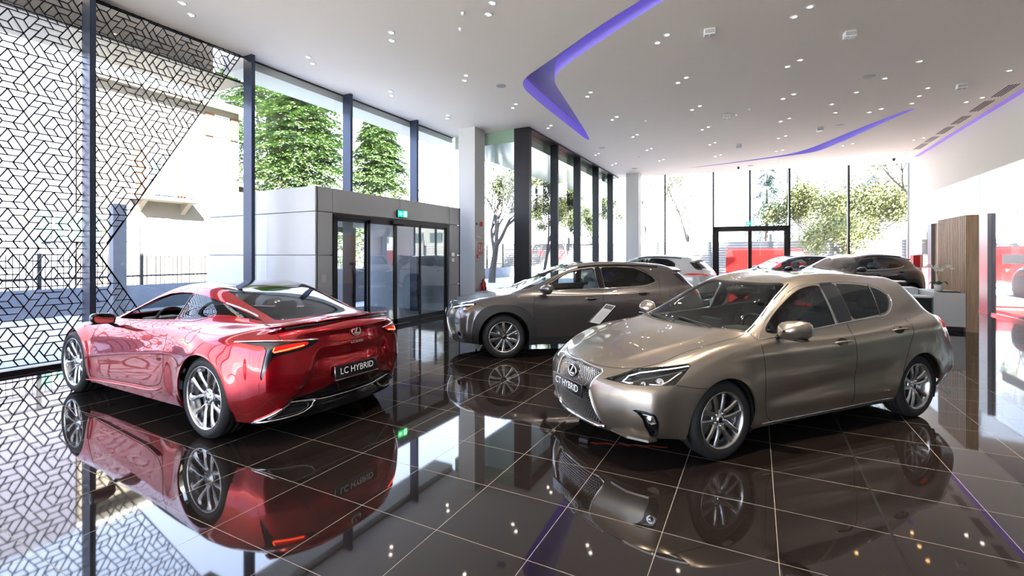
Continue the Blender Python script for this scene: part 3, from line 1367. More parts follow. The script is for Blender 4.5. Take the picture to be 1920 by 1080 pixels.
def make_wheel(name, style, R, rim, W, parent=None, dark=False):
    """wheel lying in the local xz plane, outer face towards +y. root = tyre-carrying rim"""
    root = empty(name, parent=parent)
    # tyre
    t = MB()
    hw = W / 2
    prof = [(rim - .004, -hw + .02), (rim + .012, -hw + .004), (rim + (R - rim) * .5, -hw - .004), (R - .03, -hw + .006),
            (R - .008, -hw + .022), (R, -hw + .045)]
    prof += [(R, -hw + .06), (R - .006, -hw + .061), (R - .006, -hw + .069), (R, -hw + .07)]
    prof += [(R + .0, 0 - .006), (R - .006, -.005), (R - .006, .005), (R, .006)]
    prof += [(R, hw - .07), (R - .006, hw - .069), (R - .006, hw - .061), (R, hw - .06), (R, hw - .045)]
    prof += [(R - .008, hw - .022), (R - .03, hw - .006), (rim + (R - rim) * .5, hw + .004), (rim + .012, hw - .004),
             (rim - .004, hw - .02)]
    t.lathe(prof, 72, 'y')
    tyre = t.build('tyre', M_TYRE, root, recalc=False)
    # barrel and lip
    b = MB()
    f = hw - .012
    lip = [(rim - .004, f - .012), (rim + .008, f - .001), (rim + .009, f + .006), (rim + .001, f + .007),
           (rim - .007, f), (rim - .013, f - .014), (rim - .022, f - .05), (rim - .03, -hw + .04), (rim - .002, -hw + .02)]
    b.lathe(lip, 72, 'y')
    rm = M_DKALLOY if dark else M_ALLOY
    b.build('rim', rm if style != 'coupe' else M_ALLOY, root)
    # spokes
    sp = MB()
    face = MB()

    def spoke(mb, pts, wid, y0, y1, thick, bev=0.25):
        """pts: (r, angle) path; wid: half widths; y: face height along the path"""
        n = len(pts)
        vs, fs = [], []
        xy = [(r * math.cos(a), r * math.sin(a)) for r, a in pts]
        for i in range(n):
            p = Vector(xy[i])
            tt = Vector(xy[min(i + 1, n - 1)]) - Vector(xy[max(i - 1, 0)])
            tt.normalize()
            nn = Vector((-tt.y, tt.x))
            w = wid[i]
            yy = y0[i]
            for s, h in ((-1, -thick), (-1, -thick * .25), (-bev * 2, 0), (bev * 2, 0), (1, -thick * .25), (1, -thick)):
                q = p + nn * (w * s)
                vs.append((q.x, yy + h, q.y))
        for i in range(n - 1):
            for k in range(5):
                a = i * 6 + k
                fs.append((a, a + 6, a + 7, a + 1))
        fs.append(tuple(range(6)))
        fs.append(tuple(range((n - 1) * 6, n * 6))[::-1])
        mb.add(vs, fs, False)

    ro = rim - .008
    if style == 'twin5':       # five double spokes, near parallel
        for k in range(5):
            a0 = 2 * PI * k / 5 + PI / 2
            for s in (-1, 1):
                pts = [(.05, a0 + s * .50), (.09, a0 + s * .34), (.14, a0 + s * .27), (ro, a0 + s * .235)]
                spoke(sp, pts, [.024, .020, .019, .022], [f - .030, f - .018, f - .012, f - .008], 0, .035, .28)
    elif style == 'ten':     # ten machined blades in five pairs, dark pockets
        for k in range(5):
            a0 = 2 * PI * k / 5 + PI / 2
            for s in (-1, 1):
                pts = [(.045, a0 + s * .42), (.10, a0 + s * .30), (.16, a0 + s * .275), (ro, a0 + s * .27)]
                spoke(sp, pts, [.018, .019, .024, .033], [f - .030, f - .02, f - .014, f - .008], 0, .035, .3)
                spoke(face, pts, [.012, .012, .016, .024], [f - .029, f - .019, f - .013, f - .007], 0, .004, .4)
    elif style == 'coupe':   # five twisted Y spokes
        for k in range(5):
            a0 = 2 * PI * k / 5 + PI / 2
            for s in (-1, 1):
                pts = [(.045, a0 + s * .10), (.09, a0 + s * .12), (.14, a0 + s * .24), (.19, a0 + s * .33),
                       (.235, a0 + s * .35), (ro, a0 + s * .32)]
                spoke(sp, pts, [.022, .014, .015, .019, .028, .046],
                      [f - .045, f - .032, f - .022, f - .016, f - .012, f - .008], 0, .04, .18)
    else:                    # plain five
        for k in range(5):
            a0 = 2 * PI * k / 5 + PI / 2
            for s in (-1, 1):
                pts = [(.05, a0 + s * .3), (.14, a0 + s * .22), (ro, a0 + s * .26)]
                spoke(sp, pts, [.02, .018, .022], [f - .03, f - .016, f - .008], 0, .035, .28)
    sp.build('spokes', M_DKALLOY if style == 'ten' else M_ALLOY, root)
    if face.v:
        face.build('machined_face', M_ALLOY, root)
    hb = MB()
    hb.lathe([(.001, f - .018), (.026, f - .018), (.030, f - .022), (.034, f - .032), (.07, f - .036), (.078, f - .05), (.078, f - .09)], 40, 'y')
    for k in range(5):
        a = 2 * PI * k / 5 + PI / 2 + (PI / 5 if style == 'twin5' else 0)
        cx, cz = .052 * math.cos(a), .052 * math.sin(a)
        hb.lathe([(.001, f - .018), (.007, f - .019), (.0095, f - .024), (.0095, f - .05)], 10, 'y', (cx, 0, cz))
    hb.build('hub', M_ALLOY if style != 'ten' else M_DKALLOY, root)
    cap = MB()
    cap.lathe([(.001, f - .0165), (.022, f - .0165), (.0245, f - .02)], 28, 'y')
    cap.build('hub_cap', M_BLACK, root)
    d = MB()
    rd = rim * .80
    d.lathe([(.05, f - .075), (.075, f - .08), (.085, f - .098), (rd, f - .098), (rd, f - .12), (.085, f - .12)], 56, 'y')
    d.build('brake_disc', M_DISC, root)
    ca = MB()
    a = [math.radians(q) for q in range(150, 215, 8)]
    vs = []
    outl = [((rd + .018) * math.cos(q), (rd + .018) * math.sin(q)) for q in a] + \
           [((rd - .075) * math.cos(q), (rd - .075) * math.sin(q)) for q in reversed(a)]
    ca.prism(outl, 'y', f - .14, f - .068)
    ca.build('brake_caliper', M_DKALLOY, root)
    bk = MB()
    bk.lathe([(.02, -hw + .05), (rim - .03, -hw + .05)], 32, 'y')
    bk.build('wheel_backing', M_DARK, root)
    return root


def make_seat(parent, x, y, m, w=.50, h=1.0, rec=0.32, name='seat', zc=.42, head=True, sc=1.0):
    root = empty(name, (x, y, 0), 0, parent)
    b = MB()
    b.rbox((-.27, -w / 2, zc - .16), (.27, w / 2, zc), .05, 3)
    b.rbox((-.25, -w / 2 - .01, zc - .12), (.25, -w / 2 + .09, zc + .035), .035, 3)
    b.rbox((-.25, w / 2 - .09, zc - .12), (.25, w / 2 + .01, zc + .035), .035, 3)
    b.build('seat_cushion', m, root)
    R = Matrix.Translation((-.24, 0, zc - .02)) @ Matrix.Rotation(-rec, 4, 'Y')
    k = MB()
    k.rbox((-.07, -w / 2 + .02, 0), (.05, w / 2 - .02, .60 * sc), .05, 3, R)
    k.rbox((-.05, -w / 2, .06), (.10, -w / 2 + .085, .50 * sc), .04, 3, R)
    k.rbox((-.05, w / 2 - .085, .06), (.10, w / 2, .50 * sc), .04, 3, R)
    k.build('seat_back', m, root)
    if head:
        q = MB()
        q.rbox((-.05, -.13, .64 * sc), (.06, .13, .82 * sc), .045, 3, R)
        q.tube([R @ Vector((0, -.05, .58 * sc)), R @ Vector((0, -.05, .68 * sc))], .007)
        q.tube([R @ Vector((0, .05, .58 * sc)), R @ Vector((0, .05, .68 * sc))], .007)
        q.build('headrest', m, root)
    return root


def steering(parent, x, y, z):
    w = MB()
    R = Matrix.Translation((x, y, z)) @ Matrix.Rotation(math.radians(-66), 4, 'Y')
    pts = [R @ Vector((.18 * math.cos(a), .18 * math.sin(a), 0)) for a in np.linspace(0, 2 * PI, 41)[:-1]]
    w.tube(pts, .017, 8, closed=True)
    w.rbox((-.07, -.075, -.03), (.05, .075, .015), .02, 2, R)
    for a in (0.2, PI - .2, -PI / 2):
        w.tube([R @ Vector((0, 0, -.01)), R @ Vector((.175 * math.sin(a), .175 * math.cos(a), 0))], .014)
    return w.build('steering_wheel', M_LEATHER, parent)
def arch_shape(cx, cz, r, k=1.0, p=2.0):
    """wheel arch outline: circle, straightened towards the ground"""
    def fn(V, N):
        dx = np.abs(V[:, 0] - cx)
        dz = np.abs(np.where(V[:, 2] > cz, (V[:, 2] - cz), (V[:, 2] - cz) * k))
        return (dx ** p + dz ** p) ** (1 / p) - r
    return fn


def build_car(sp):
    root = empty(sp['name'], sp['loc'], math.radians(sp['yaw']))
    tag(root, sp['label'], 'car')
    ax, R, rim, hw = sp['ax'], sp['R'], sp['rim'], sp['hw']
    pm = sp['paint']
    V, F = fitted_surface(sp, sp.get('level', 3))
    # wheel-arch flare and feature lines
    y = np.abs(V[:, 1])
    sg = np.sign(V[:, 1])
    for wx in (ax, -ax):
        d = np.hypot(V[:, 0] - wx, V[:, 2] - R)
        ar = sp['arch']
        g = np.exp(-((d - ar) / sp.get('flare_w', .09)) ** 2) * sp.get('flare', .018)
        g *= np.clip((y - hw * .80) / (hw * .12), 0, 1) * np.clip((1.15 - V[:, 2]) / .2, 0, 1)
        V[:, 1] += sg * g
    for (pts, amp, wid) in sp.get('creases', []):
        P = smooth_line(pts, 60)
        x0, x1 = P[:, 0].min(), P[:, 0].max()
        o = np.argsort(P[:, 0])
        zl = np.interp(V[:, 0], P[o, 0], P[o, 1])
        fade = np.clip((V[:, 0] - x0) / .35, 0, 1) * np.clip((x1 - V[:, 0]) / .35, 0, 1)
        dz = V[:, 2] - zl
        g = amp * fade * np.exp(-np.abs(dz) / wid) * np.clip((y - hw * .7) / (hw * .15), 0, 1)
        V[:, 1] += sg * g
    if 'disp' in sp:
        sp['disp'](V)
    sh = Shell(V, F)
    tags = {}

    def side(V, N):
        return np.abs(V[:, 1]) > hw * .45

    # wheel openings
    for wx in (ax, -ax):
        fn = arch_shape(wx, R, sp['arch'], .55)
        w = lambda V, N, wx=wx: (np.abs(V[:, 1]) > hw * .45) & (np.abs(V[:, 0] - wx) < .8) & (V[:, 2] < 1.1)
        sh.cut(fn, w)
        sh.mark(fn, 99, w)
    # regions: (id, material, view, polygon, predicate, offset, flange)
    rid = 1
    made = []
    for rg in sp['regions']:
        sh.region(rg['poly'], rg['view'], rid, rg.get('where', side), only=rg.get('only', (0,)))
        made.append((rid, rg))
        tags[rg['name'] + str(rid)] = rid
        rg['_id'] = rid
        rid += 1
    if sp.get('clad'):
        cm = M_MATT
        for wx in (ax, -ax):
            fn = arch_shape(wx, R, sp['arch'] + sp['clad'], .3, sp.get('clad_p', 2.0))
            w = lambda V, N, wx=wx: (np.abs(V[:, 1]) > hw * .45) & (np.abs(V[:, 0] - wx) < .8) & (V[:, 2] < 1.1)
            sh.cut(fn, w, {0})
            sh.mark(fn, 90, w)
    if sp.get('sill_z'):
        zz = sp['sill_z']
        fn = lambda V, N: V[:, 2] - np.interp(V[:, 0], *zz)
        sh.cut(fn, None, {0})
        sh.mark(fn, 91, None)
    body = empty('body', parent=root)
    Vb, Fb, Nb = sh.extract(0)
    skin_obj('body_shell', Vb, Fb, Nb, pm, root, flange=.016)
    bpy.data.objects.remove(body)
    if any(t == 90 for t in sh.tag):
        Vc, Fc, Nc = sh.extract(90, .012)
        skin_obj('wheel_arch_cladding', Vc, Fc, Nc, M_MATT, root, flange=.03)
    if any(t == 91 for t in sh.tag):
        Vc, Fc, Nc = sh.extract(91, .002)
        skin_obj('sill_cladding', Vc, Fc, Nc, sp.get('sill_mat', M_MATT), root, flange=.03)
    lid = {}
    for rid, rg in made:
        if rg.get('hole'):
            continue
        Vr, Fr, Nr = sh.extract(rid, rg.get('off', -.002))
        if not Fr:
            print('EMPTY REGION', sp['name'], rg['name'])
            continue
        if rg.get('inset'):
            Vi, Fi, Ni = sh.extract(rid, -rg['inset'])
        o = None
        # split left and right into separate pieces when asked
        if rg.get('split', False):
            for s_ in (1, -1):
                fs = [f for f in Fr if sum(Vr[i][1] for i in f) * s_ > 0]
                ids = sorted({i for f in fs for i in f})
                mp = {i: k for k, i in enumerate(ids)}
                o = skin_obj(rg['name'], Vr[ids], [tuple(mp[i] for i in f) for f in fs], Nr[ids], rg['mat'], root,
                             flange=rg.get('flange', 0))
                if rg.get('inset'):
                    ob = skin_obj(rg['name'] + '_housing', Vi[ids], [tuple(mp[i] for i in f) for f in fs], Ni[ids],
                                  rg.get('inmat', M_BLACK), o, flange=-rg['inset'])
                lid.setdefault(rg['name'], []).append(o)
        else:
            o = skin_obj(rg['name'], Vr, Fr, Nr, rg['mat'], root, flange=rg.get('flange', 0))
            if rg.get('inset'):
                skin_obj(rg['name'] + '_backing', Vi, Fi, Ni, rg.get('inmat', M_BLACK), o, flange=-rg['inset'])
            lid.setdefault(rg['name'], []).append(o)
    # inner lining seen through the glass
    zl = sp.get('lining', (.55, -ax - .3, ax - .25))
    fs, V2 = [], sh.V
    for f, t in zip(sh.F, sh.tag):
        if t == 0:
            c = sum(V2[i] for i in f) / len(f)
            if c[2] > zl[0] and zl[1] < c[0] < zl[2]:
                fs.append(f)
    ids = sorted({i for f in fs for i in f})
    mp = {i: k for k, i in enumerate(ids)}
    skin_obj('cabin_lining', V2[ids] - sh.N[ids] * .03, [tuple(mp[i] for i in f)[::-1] for f in fs], -sh.N[ids],
             sp.get('lining_mat', M_CABIN), root, flange=0)
    # wheel wells
    wl = MB()
    for wx in (ax, -ax):
        for s_ in (1, -1):
            r = sp['arch'] + .012
            a = np.linspace(math.radians(-25), math.radians(205), 25)
            yo, yi = s_ * (hw - .05), s_ * (hw - .36)
            vs, fs = [], []
            for q in a:
                vs += [(wx + r * math.cos(q), yo, R + r * math.sin(q)), (wx + r * math.cos(q), yi, R + r * math.sin(q))]
            for k in range(len(a) - 1):
                fs.append((2 * k, 2 * k + 1, 2 * k + 3, 2 * k + 2))
            fs.append(tuple(range(1, 2 * len(a), 2)))
            wl.add(vs, fs, False)
    wl.build('wheel_well', M_DARK, root)
    # underbody and cabin floor
    u = MB()
    x0, x1 = sp['rows'][0]['rear'][0][0] + .12, sp['rows'][0]['front'][0][0] - .12
    zf = sp.get('floor_z', .17)
    u.box((-ax + sp['arch'] + .02, -hw + .12, zf), (ax - sp['arch'] - .02, hw - .12, zf + .08))
    u.box((x0, -hw + .37, zf + .02), (x1, hw - .37, zf + .12))
    u.build('underbody', M_DARK, root)
    cb = MB()
    ch = sp['belt']
    cb.box((-ax - .1, -hw + .14, .30), (ax - .42, hw - .14, .33))
    cb.box((ax - .46, -hw + .14, .30), (ax - .42, hw - .14, ch - .12))
    cb.build('cabin_floor', M_CABIN, root)
    # dashboard, seats, wheel
    dx = sp['dash_x']
    d = MB()
    W = hw - .16
    d.prism([(dx + .28, ch - .02), (dx + .02, ch + .005), (dx - .13, ch - .03), (dx - .17, ch - .12), (dx - .08, ch - .30),
             (dx + .25, ch - .35)], 'y', -W, W)
    d.rbox((dx - .2, .2, ch - .06), (dx + .05, .56, ch + .035), .03, 2)
    d.rbox((dx - .10, -.16, ch - .03), (dx - .07, .10, ch + .08), .01, 2)
    d.rbox((dx - .75, -.13, .32), (dx - .1, .13, ch - .32), .03, 2)
    d.build('dashboard', sp.get('dash_mat', M_CABIN), root)
    steering(root, dx - .30, .36, ch - .02)
    sm = sp.get('seat_mat', M_LEATHER)
    sx = sp['seat_x']
    sz = sp.get('seat_z', .50)
    for s_ in (1, -1):
        make_seat(root, sx, s_ * .37, sm, zc=sz, name='front_seat', sc=sp.get('seat_s', 1), rec=.38)
    if sp.get('rear_x'):
        for s_ in (1, -1):
            make_seat(root, sp['rear_x'], s_ * .34, sm, w=.56, zc=sz + .02, name='rear_seat', sc=sp.get('seat_s', 1) * .92, rec=.42)
    # wheels
    w0 = None
    for wx in (ax, -ax):
        for s_ in (1, -1):
            if w0 is None:
                w = w0 = make_wheel('wheel', sp['wheel'], R, rim, sp['tw'], parent=root)
            else:
                w = copy_tree(w0, root)
            w.location = (wx, s_ * (hw - sp['tw'] / 2 - sp.get('wheel_in', .022)), R)
            ang = sp.get('wheel_rot', 0.0)
            w.rotation_euler = (0, ang, 0) if s_ > 0 else (0, ang, PI)
            if wx > 0 and sp.get('steer'):
                w.rotation_euler[2] += math.radians(sp['steer'])
    # panel gaps, trims
    gp = MB()
    for g in sp.get('gaps', []):
        pts = smooth_line(g[1], g[3] if len(g) > 3 else 60) if len(g[1]) > 2 else np.linspace(g[1][0], g[1][1], 40)
        r_ = ribbon(sh, pts, g[0], g[2] if len(g) > 2 else .005, off=.0012, depth=.0)
        gp.add(r_.v, r_.f, True)
    gp.build('panel_gap', M_DARK, root)
    for tname, view, pts, wid, off, mt in sp.get('trims', []):
        p2 = smooth_line(pts, 90) if len(pts) > 2 else np.linspace(pts[0], pts[1], 30)
        ribbon(sh, p2, view, wid, off=off).build(tname, mt, root)
    # door handles
    for hx, hz, hl in sp.get('handles', []):
        for s_ in (1, -1):
            p, n = sh.hit(hx, z=hz, view='side', sgn=s_)
            shade_disc = MB()
            ring = []
            for a_ in np.linspace(0, 2 * PI, 21)[:-1]:
                q, nn = sh.hit(hx + .078 * math.cos(a_), z=hz + .004 + .034 * math.sin(a_), view='side', sgn=s_)
                ring.append(q + nn * .0015)
            q, nn = sh.hit(hx, z=hz + .004, view='side', sgn=s_)
            shade_disc.add([q + nn * .0008] + ring, [(0, k + 1, (k + 1) % 20 + 1) if s_ < 0 else (0, (k + 1) % 20 + 1, k + 1) for k in range(20)], True)
            h = MB()
            pts = []
            for t in np.linspace(0, 1, 13):
                xx = hx - hl / 2 + t * hl
                q, nn = sh.hit(xx, z=hz + .004, view='side', sgn=s_)
                lift = .006 + .030 * math.sin(PI * t) ** .45
                pts.append(q + nn * lift)
            h.tube(pts, [.008] + [.013] * 11 + [.008], 8, flat=.8)
            ho = h.build('door_handle', sp.get('handle_mat', pm), root)
            shade_disc.build('handle_shade', M_BLACK, ho)  # flat black oval painted for the shaded hollow behind the handle
    # mirrors
    mx, my, mz = sp['mirror']
    for s_ in (1, -1):
        m_ = MB()
        prof = sp.get('mirror_size', (.10, .105, .075))
        segs = 14
        vs, fs = [], []
        # housing: rounded shell, flat glass at the back
        for i, (t, k) in enumerate([(-.5, .80), (-.46, .96), (-.2, 1.0), (.1, .97), (.4, .82), (.7, .55), (.9, .28), (.98, .1)]):
            for q in range(segs):
                a = 2 * PI * q / segs
                ca, sa = math.cos(a), math.sin(a)
                ex = 2.0 / 2.9
                yy = math.copysign(abs(ca) ** ex, ca) * prof[1] * k * (1.0 if ca * 1 > 0 else 1.0)
                zz = math.copysign(abs(sa) ** ex, sa) * prof[2] * k
                xx = t * prof[0] - .25 * yy * 0.9
                vs.append((mx + xx, s_ * (my + yy), mz + zz + .10 * yy))
        n8 = 8
        for i in range(n8 - 1):
            for q in range(segs):
                f = (i * segs + q, i * segs + (q + 1) % segs, (i + 1) * segs + (q + 1) % segs, (i + 1) * segs + q)
                fs.append(f if s_ < 0 else f[::-1])
        m_.add(vs, fs, True)
        mo = m_.build('door_mirror', sp.get('mirror_mat', pm), root, recalc=True)
        g_ = MB()
        g_.add(vs[:segs], [tuple(range(segs))], False)
        g_.build('mirror_glass', M_CHROME, mo)
        a_ = MB()
        p, n = sh.hit(mx + .0, z=sp.get('mirror_foot_z', mz - .09), view='side', sgn=s_)
        if p is not None:
            a_.tube([p - n * .03, p + n * .02, Vector((mx, s_ * (my - .04), mz - prof[2] * .6)), Vector((mx, s_ * my, mz - prof[2] * .3))],
                    [.035, .032, .028, .03], 10, flat=.6)
            a_.build('mirror_arm', sp.get('mirror_arm_mat', M_BLACK), mo)
        b_ = MB()
        b_.rbox((mx - prof[0] * .45, s_ * my - prof[1] * .9, mz - prof[2] * .98), (mx + prof[0] * .4, s_ * my + prof[1] * .9, mz - prof[2] * .72), .012, 2)
        b_.build('mirror_base_trim', M_BLACK, mo)
    sp['_sh'] = sh
    sp['_root'] = root
    sp['_parts'] = lid
    for fn in sp.get('extras', []):
        fn(sp, sh, root)
    for o in root.children_recursive:
        if o.type == 'MESH' and o.name.split('.')[0] in SPLIT:
            split_islands(o)
    return root


def split_islands(o):
    """separate the loose pieces of one mesh into parts of the same name"""
    me = o.data
    n = len(me.vertices)
    par = list(range(n))

    def find(a):
        while par[a] != a:
            par[a] = par[par[a]]
            a = par[a]
        return a
    for e in me.edges:
        a, b = find(e.vertices[0]), find(e.vertices[1])
        if a != b:
            par[a] = b
    groups = {}
    for p in me.polygons:
        groups.setdefault(find(p.vertices[0]), []).append(p)
    if len(groups) < 2:
        return
    out = []
    for ps in groups.values():
        ids = sorted({i for p in ps for i in p.vertices})
        mp = {i: k for k, i in enumerate(ids)}
        m2 = bpy.data.meshes.new(o.name)
        m2.from_pydata([me.vertices[i].co[:] for i in ids], [], [[mp[i] for i in p.vertices] for p in ps])
        m2.polygons.foreach_set('use_smooth', [p.use_smooth for p in ps])
        out.append(m2)
    base = o.name.split('.')[0]
    mt, pa = list(me.materials), o.parent
    kids = list(o.children)
    o.data = out[0]
    for q in mt:
        out[0].materials.append(q)
    for m2 in out[1:]:
        link(base, m2, mt, pa)


SPLIT = ('wheel_well', 'wheel_arch_cladding', 'windscreen_seal', 'window_divider', 'window_trim', 'roof_rail', 'panel_gap', 'sill_trim', 'roof_rail_trim',
         'door_pillar', 'projector_lens', 'sill_blade', 'lower_grille_surround', 'lamps', 'sill_cladding')


def emblem(name, w, h, M, parent, mt=None):
    """oval ring with a slanted L inside, in the local xy plane"""
    mt = mt or M_CHROME
    e = MB()
    pts = [(w / 2 * math.cos(a), h / 2 * math.sin(a), 0) for a in np.linspace(0, 2 * PI, 41)[:-1]]
    e.tube(pts, h * .065, 8, closed=True)
    L = [(-.10 * w, .34 * h), (.10 * w, .40 * h), (-.12 * w, -.18 * h), (.30 * w, -.18 * h), (.22 * w, -.32 * h), (-.36 * w, -.30 * h), (-.33 * w, -.20 * h)]
    L = [(.02 * w, .42 * h), (.18 * w, .42 * h), (-.10 * w, -.16 * h), (.38 * w, -.16 * h), (.30 * w, -.30 * h), (-.36 * w, -.30 * h), (-.30 * w, -.20 * h)]
    e.prism(L, 'z', -.004, .007)
    e.xf(M)
    return e.build(name, mt, parent)


def frame(p, n, up=Vector((0, 0, 1)), lift=0.0):
    """matrix whose z is n and y is as close as possible to up"""
    n = Vector(n).normalized()
    x = up.cross(n).normalized()
    y = n.cross(x)
    M = Matrix((x, y, n)).transposed().to_4x4()
    M.translation = Vector(p) + n * lift
    return M


# ================================================================ champagne hatchback (front three-quarter)
P_CT = paint('warm silver paint', (0.285, 0.247, 0.207), metal=.85, rough=.28)


def fr(pred):
    return pred


def ct_spec():
    hw = .8825
    xs = [1.86, 1.74, 1.60, 1.45, 1.30, 1.12, .95, .78, .60, .40, .18, -.05, -.30, -.55, -.80, -1.02, -1.22, -1.40, -1.56, -1.70, -1.82, -1.92]
    rows = [
        dict(side=[(1.88, .74, .22), (1.6, .80, .20), (1.3, .80, .18), (.8, .80, .185), (0, .80, .195), (-.8, .80, .20), (-1.3, .79, .22), (-1.7, .80, .27), (-1.92, .74, .30)],
             front=[(2.13, .185), (2.12, .185), (2.05, .19), (1.98, .20)], rear=[(-2.04, .32), (-2.03, .32), (-2.01, .31), (-1.97, .30)]),
        dict(side=[(1.90, .81, .34), (1.6, .845, .33), (1.3, .85, .32), (.8, .845, .31), (0, .85, .31), (-.8, .85, .32), (-1.3, .85, .34), (-1.7, .865, .38), (-1.96, .82, .42)],
             front=[(2.20, .32), (2.19, .32), (2.12, .33), (2.02, .335)], rear=[(-2.10, .44), (-2.09, .44), (-2.07, .43), (-2.03, .42)]),
        dict(side=[(1.90, .82, .50), (1.6, .868, .52), (1.3, .875, .52), (.8, .868, .51), (0, .872, .51), (-.8, .872, .53), (-1.3, .875, .55), (-1.7, .88, .57), (-1.97, .835, .58)],
             front=[(2.22, .49), (2.20, .49), (2.13, .50), (2.03, .50)], rear=[(-2.135, .60), (-2.125, .60), (-2.10, .59), (-2.05, .58)]),
        dict(side=[(1.87, .80, .625), (1.6, .862, .68), (1.3, .878, .70), (.8, .876, .71), (0, .8825, .72), (-.8, .882, .75), (-1.3, .878, .79), (-1.7, .87, .83), (-1.92, .80, .84)],
             front=[(2.18, .62), (2.16, .62), (2.09, .625), (2.00, .625)], rear=[(-2.10, .85), (-2.09, .85), (-2.06, .845), (-2.02, .84)]),
        dict(side=[(1.80, .73, .735), (1.6, .80, .80), (1.3, .832, .855), (.8, .842, .875), (0, .845, .89), (-.8, .845, .925), (-1.3, .82, .965), (-1.7, .80, .985), (-1.90, .73, .98)],
             front=[(2.09, .70), (2.07, .705), (1.99, .715), (1.90, .725)], rear=[(-2.05, 1.00), (-2.04, 1.0), (-2.01, .995), (-1.97, .985)]),
    ]
    top = [
        [(1.7, .69, .80), (1.3, .735, .898), (.95, .77, .925), (.7, .795, .925), (.4, .80, .93), (0, .80, .94), (-.6, .795, .965), (-1.1, .775, .995), (-1.5, .735, 1.03), (-1.75, .69, 1.05)],
        [(1.75, .50, .80), (1.3, .56, .912), (1.0, .62, .96), (.83, .655, 1.005), (.6, .645, 1.10), (.3, .615, 1.245), (.05, .585, 1.335), (-.2, .575, 1.375), (-.6, .568, 1.392), (-1.0, .56, 1.375), (-1.35, .555, 1.345), (-1.62, .54, 1.315), (-1.75, .56, 1.20)],
        [(1.85, .25, .79), (1.3, .28, .925), (1.0, .33, .975), (.75, .36, 1.06), (.45, .34, 1.21), (.15, .31, 1.35), (-.2, .30, 1.425), (-.6, .30, 1.445), (-1.0, .30, 1.43), (-1.35, .29, 1.40), (-1.66, .28, 1.355), (-1.78, .29, 1.25)],
        [(1.9, 0, .79), (1.3, 0, .93), (1.0, 0, .98), (.85, 0, 1.025), (.5, 0, 1.205), (.15, 0, 1.365), (-.2, 0, 1.432), (-.6, 0, 1.455), (-1.0, 0, 1.44), (-1.35, 0, 1.41), (-1.68, 0, 1.365), (-1.80, 0, 1.26)],
    ]
    front = lambda V, N: V[:, 0] > 1.2
    rearp = lambda V, N: V[:, 0] < -1.3
    glassy = lambda V, N: (np.abs(V[:, 1]) > .45) & (V[:, 2] > .85)
    sp = dict(name='hatchback_car', label='champagne silver hatchback in the right foreground, spindle grille and CT HYBRID front plate',
              loc=(-.045, 5.641, 0), yaw=229.77, ax=1.30, R=.317, rim=.2225, hw=hw, tw=.215, arch=.348, paint=P_CT, xs=xs, rows=rows, top=top,
              belt=.92, dash_x=.62, seat_x=-.12, rear_x=-.92, wheel='twin5', mirror=(.62, .945, 1.01), mirror_size=(.115, .125, .082), mirror_foot_z=.93,
              wheel_rot=.1)
    win_f = [(.775, .945), (.579, 1.072), (.375, 1.188), (.129, 1.303), (-.056, 1.343), (-.215, 1.350), (-.215, 1.350), (-.185, 1.0), (-.185, 1.0), (.187, .978)]
    win_r = [(-.425, 1.024), (-.425, 1.024), (-.435, 1.358), (-.435, 1.358), (-.79, 1.345), (-1.05, 1.300), (-1.165, 1.225), (-1.165, 1.19), (-1.05, 1.09), (-.95, 1.06)]
    pil = [(-.20, 1.0), (-.215, 1.365), (-.432, 1.37), (-.418, 1.018)]
    sp['regions'] = [
        dict(name='side_window', view='side', poly=chaikin(win_f, 2), mat=M_GLASS, split=True, where=glassy),
        dict(name='rear_side_window', view='side', poly=chaikin(win_r, 2), mat=M_GLASSM, split=True, where=glassy),
        dict(name='window_pillar', view='side', poly=pil, mat=M_BLACK, split=True, where=glassy, off=0.001),
        dict(name='windscreen', view='top', poly=chaikin([(1.03, -.3), (1.03, 0), (1.02, .2), (.96, .5), (.875, .68), (.85, .685), (.67, .635), (.44, .572), (.185, .508), (.11, .475), (.125, .3), (.14, 0), (.14, -.3)], 1), mat=M_GLASS,
             where=lambda V, N: V[:, 2] > .9, flange=.01),
        dict(name='rear_window', view='front', poly=chaikin([(-.2, 1.30), (.3, 1.295), (.50, 1.26), (.60, 1.08), (.56, 1.05), (.3, 1.04), (-.2, 1.04)], 2), mat=M_GLASSM,
             where=lambda V, N: V[:, 0] < -1.5),
        dict(name='headlight', view='side', poly=[(2.12, .624), (2.05, .622), (1.908, .636), (1.758, .645), (1.688, .705), (1.597, .779), (1.61, .791), (1.812, .757), (1.931, .726), (2.022, .682), (2.11, .632)], mat=M_LENS, split=True,
             where=lambda V, N: (V[:, 0] > 1.4) & (np.abs(V[:, 1]) > .36), inset=.05, inmat=M_BLACK, off=0.001),
        dict(name='grille', view='front', poly=[(-.3, .688), (.0, .688), (.31, .672), (.335, .66), (.285, .575), (.275, .52), (.365, .29), (.38, .245), (.34, .225), (-.3, .225)], mat=M_DARK, where=front, off=-.055),
        dict(name='fog_lamp_recess', view='side', poly=[(2.075, .458), (1.99, .447), (1.93, .43), (1.90, .36), (1.872, .235), (1.92, .235), (1.975, .32), (2.0, .39), (2.03, .43)], mat=M_BLACK, split=True,
             where=lambda V, N: (V[:, 0] > 1.7) & (np.abs(V[:, 1]) > .4), off=-.03, flange=-.03),
        dict(name='tail_light', view='front', poly=chaikin([(.80, .98), (.66, .985), (.52, .95), (.50, .90), (.66, .86), (.86, .87)], 1), mat=M_REDLENS, split=True, where=rearp, off=.004, flange=.02),
    ]
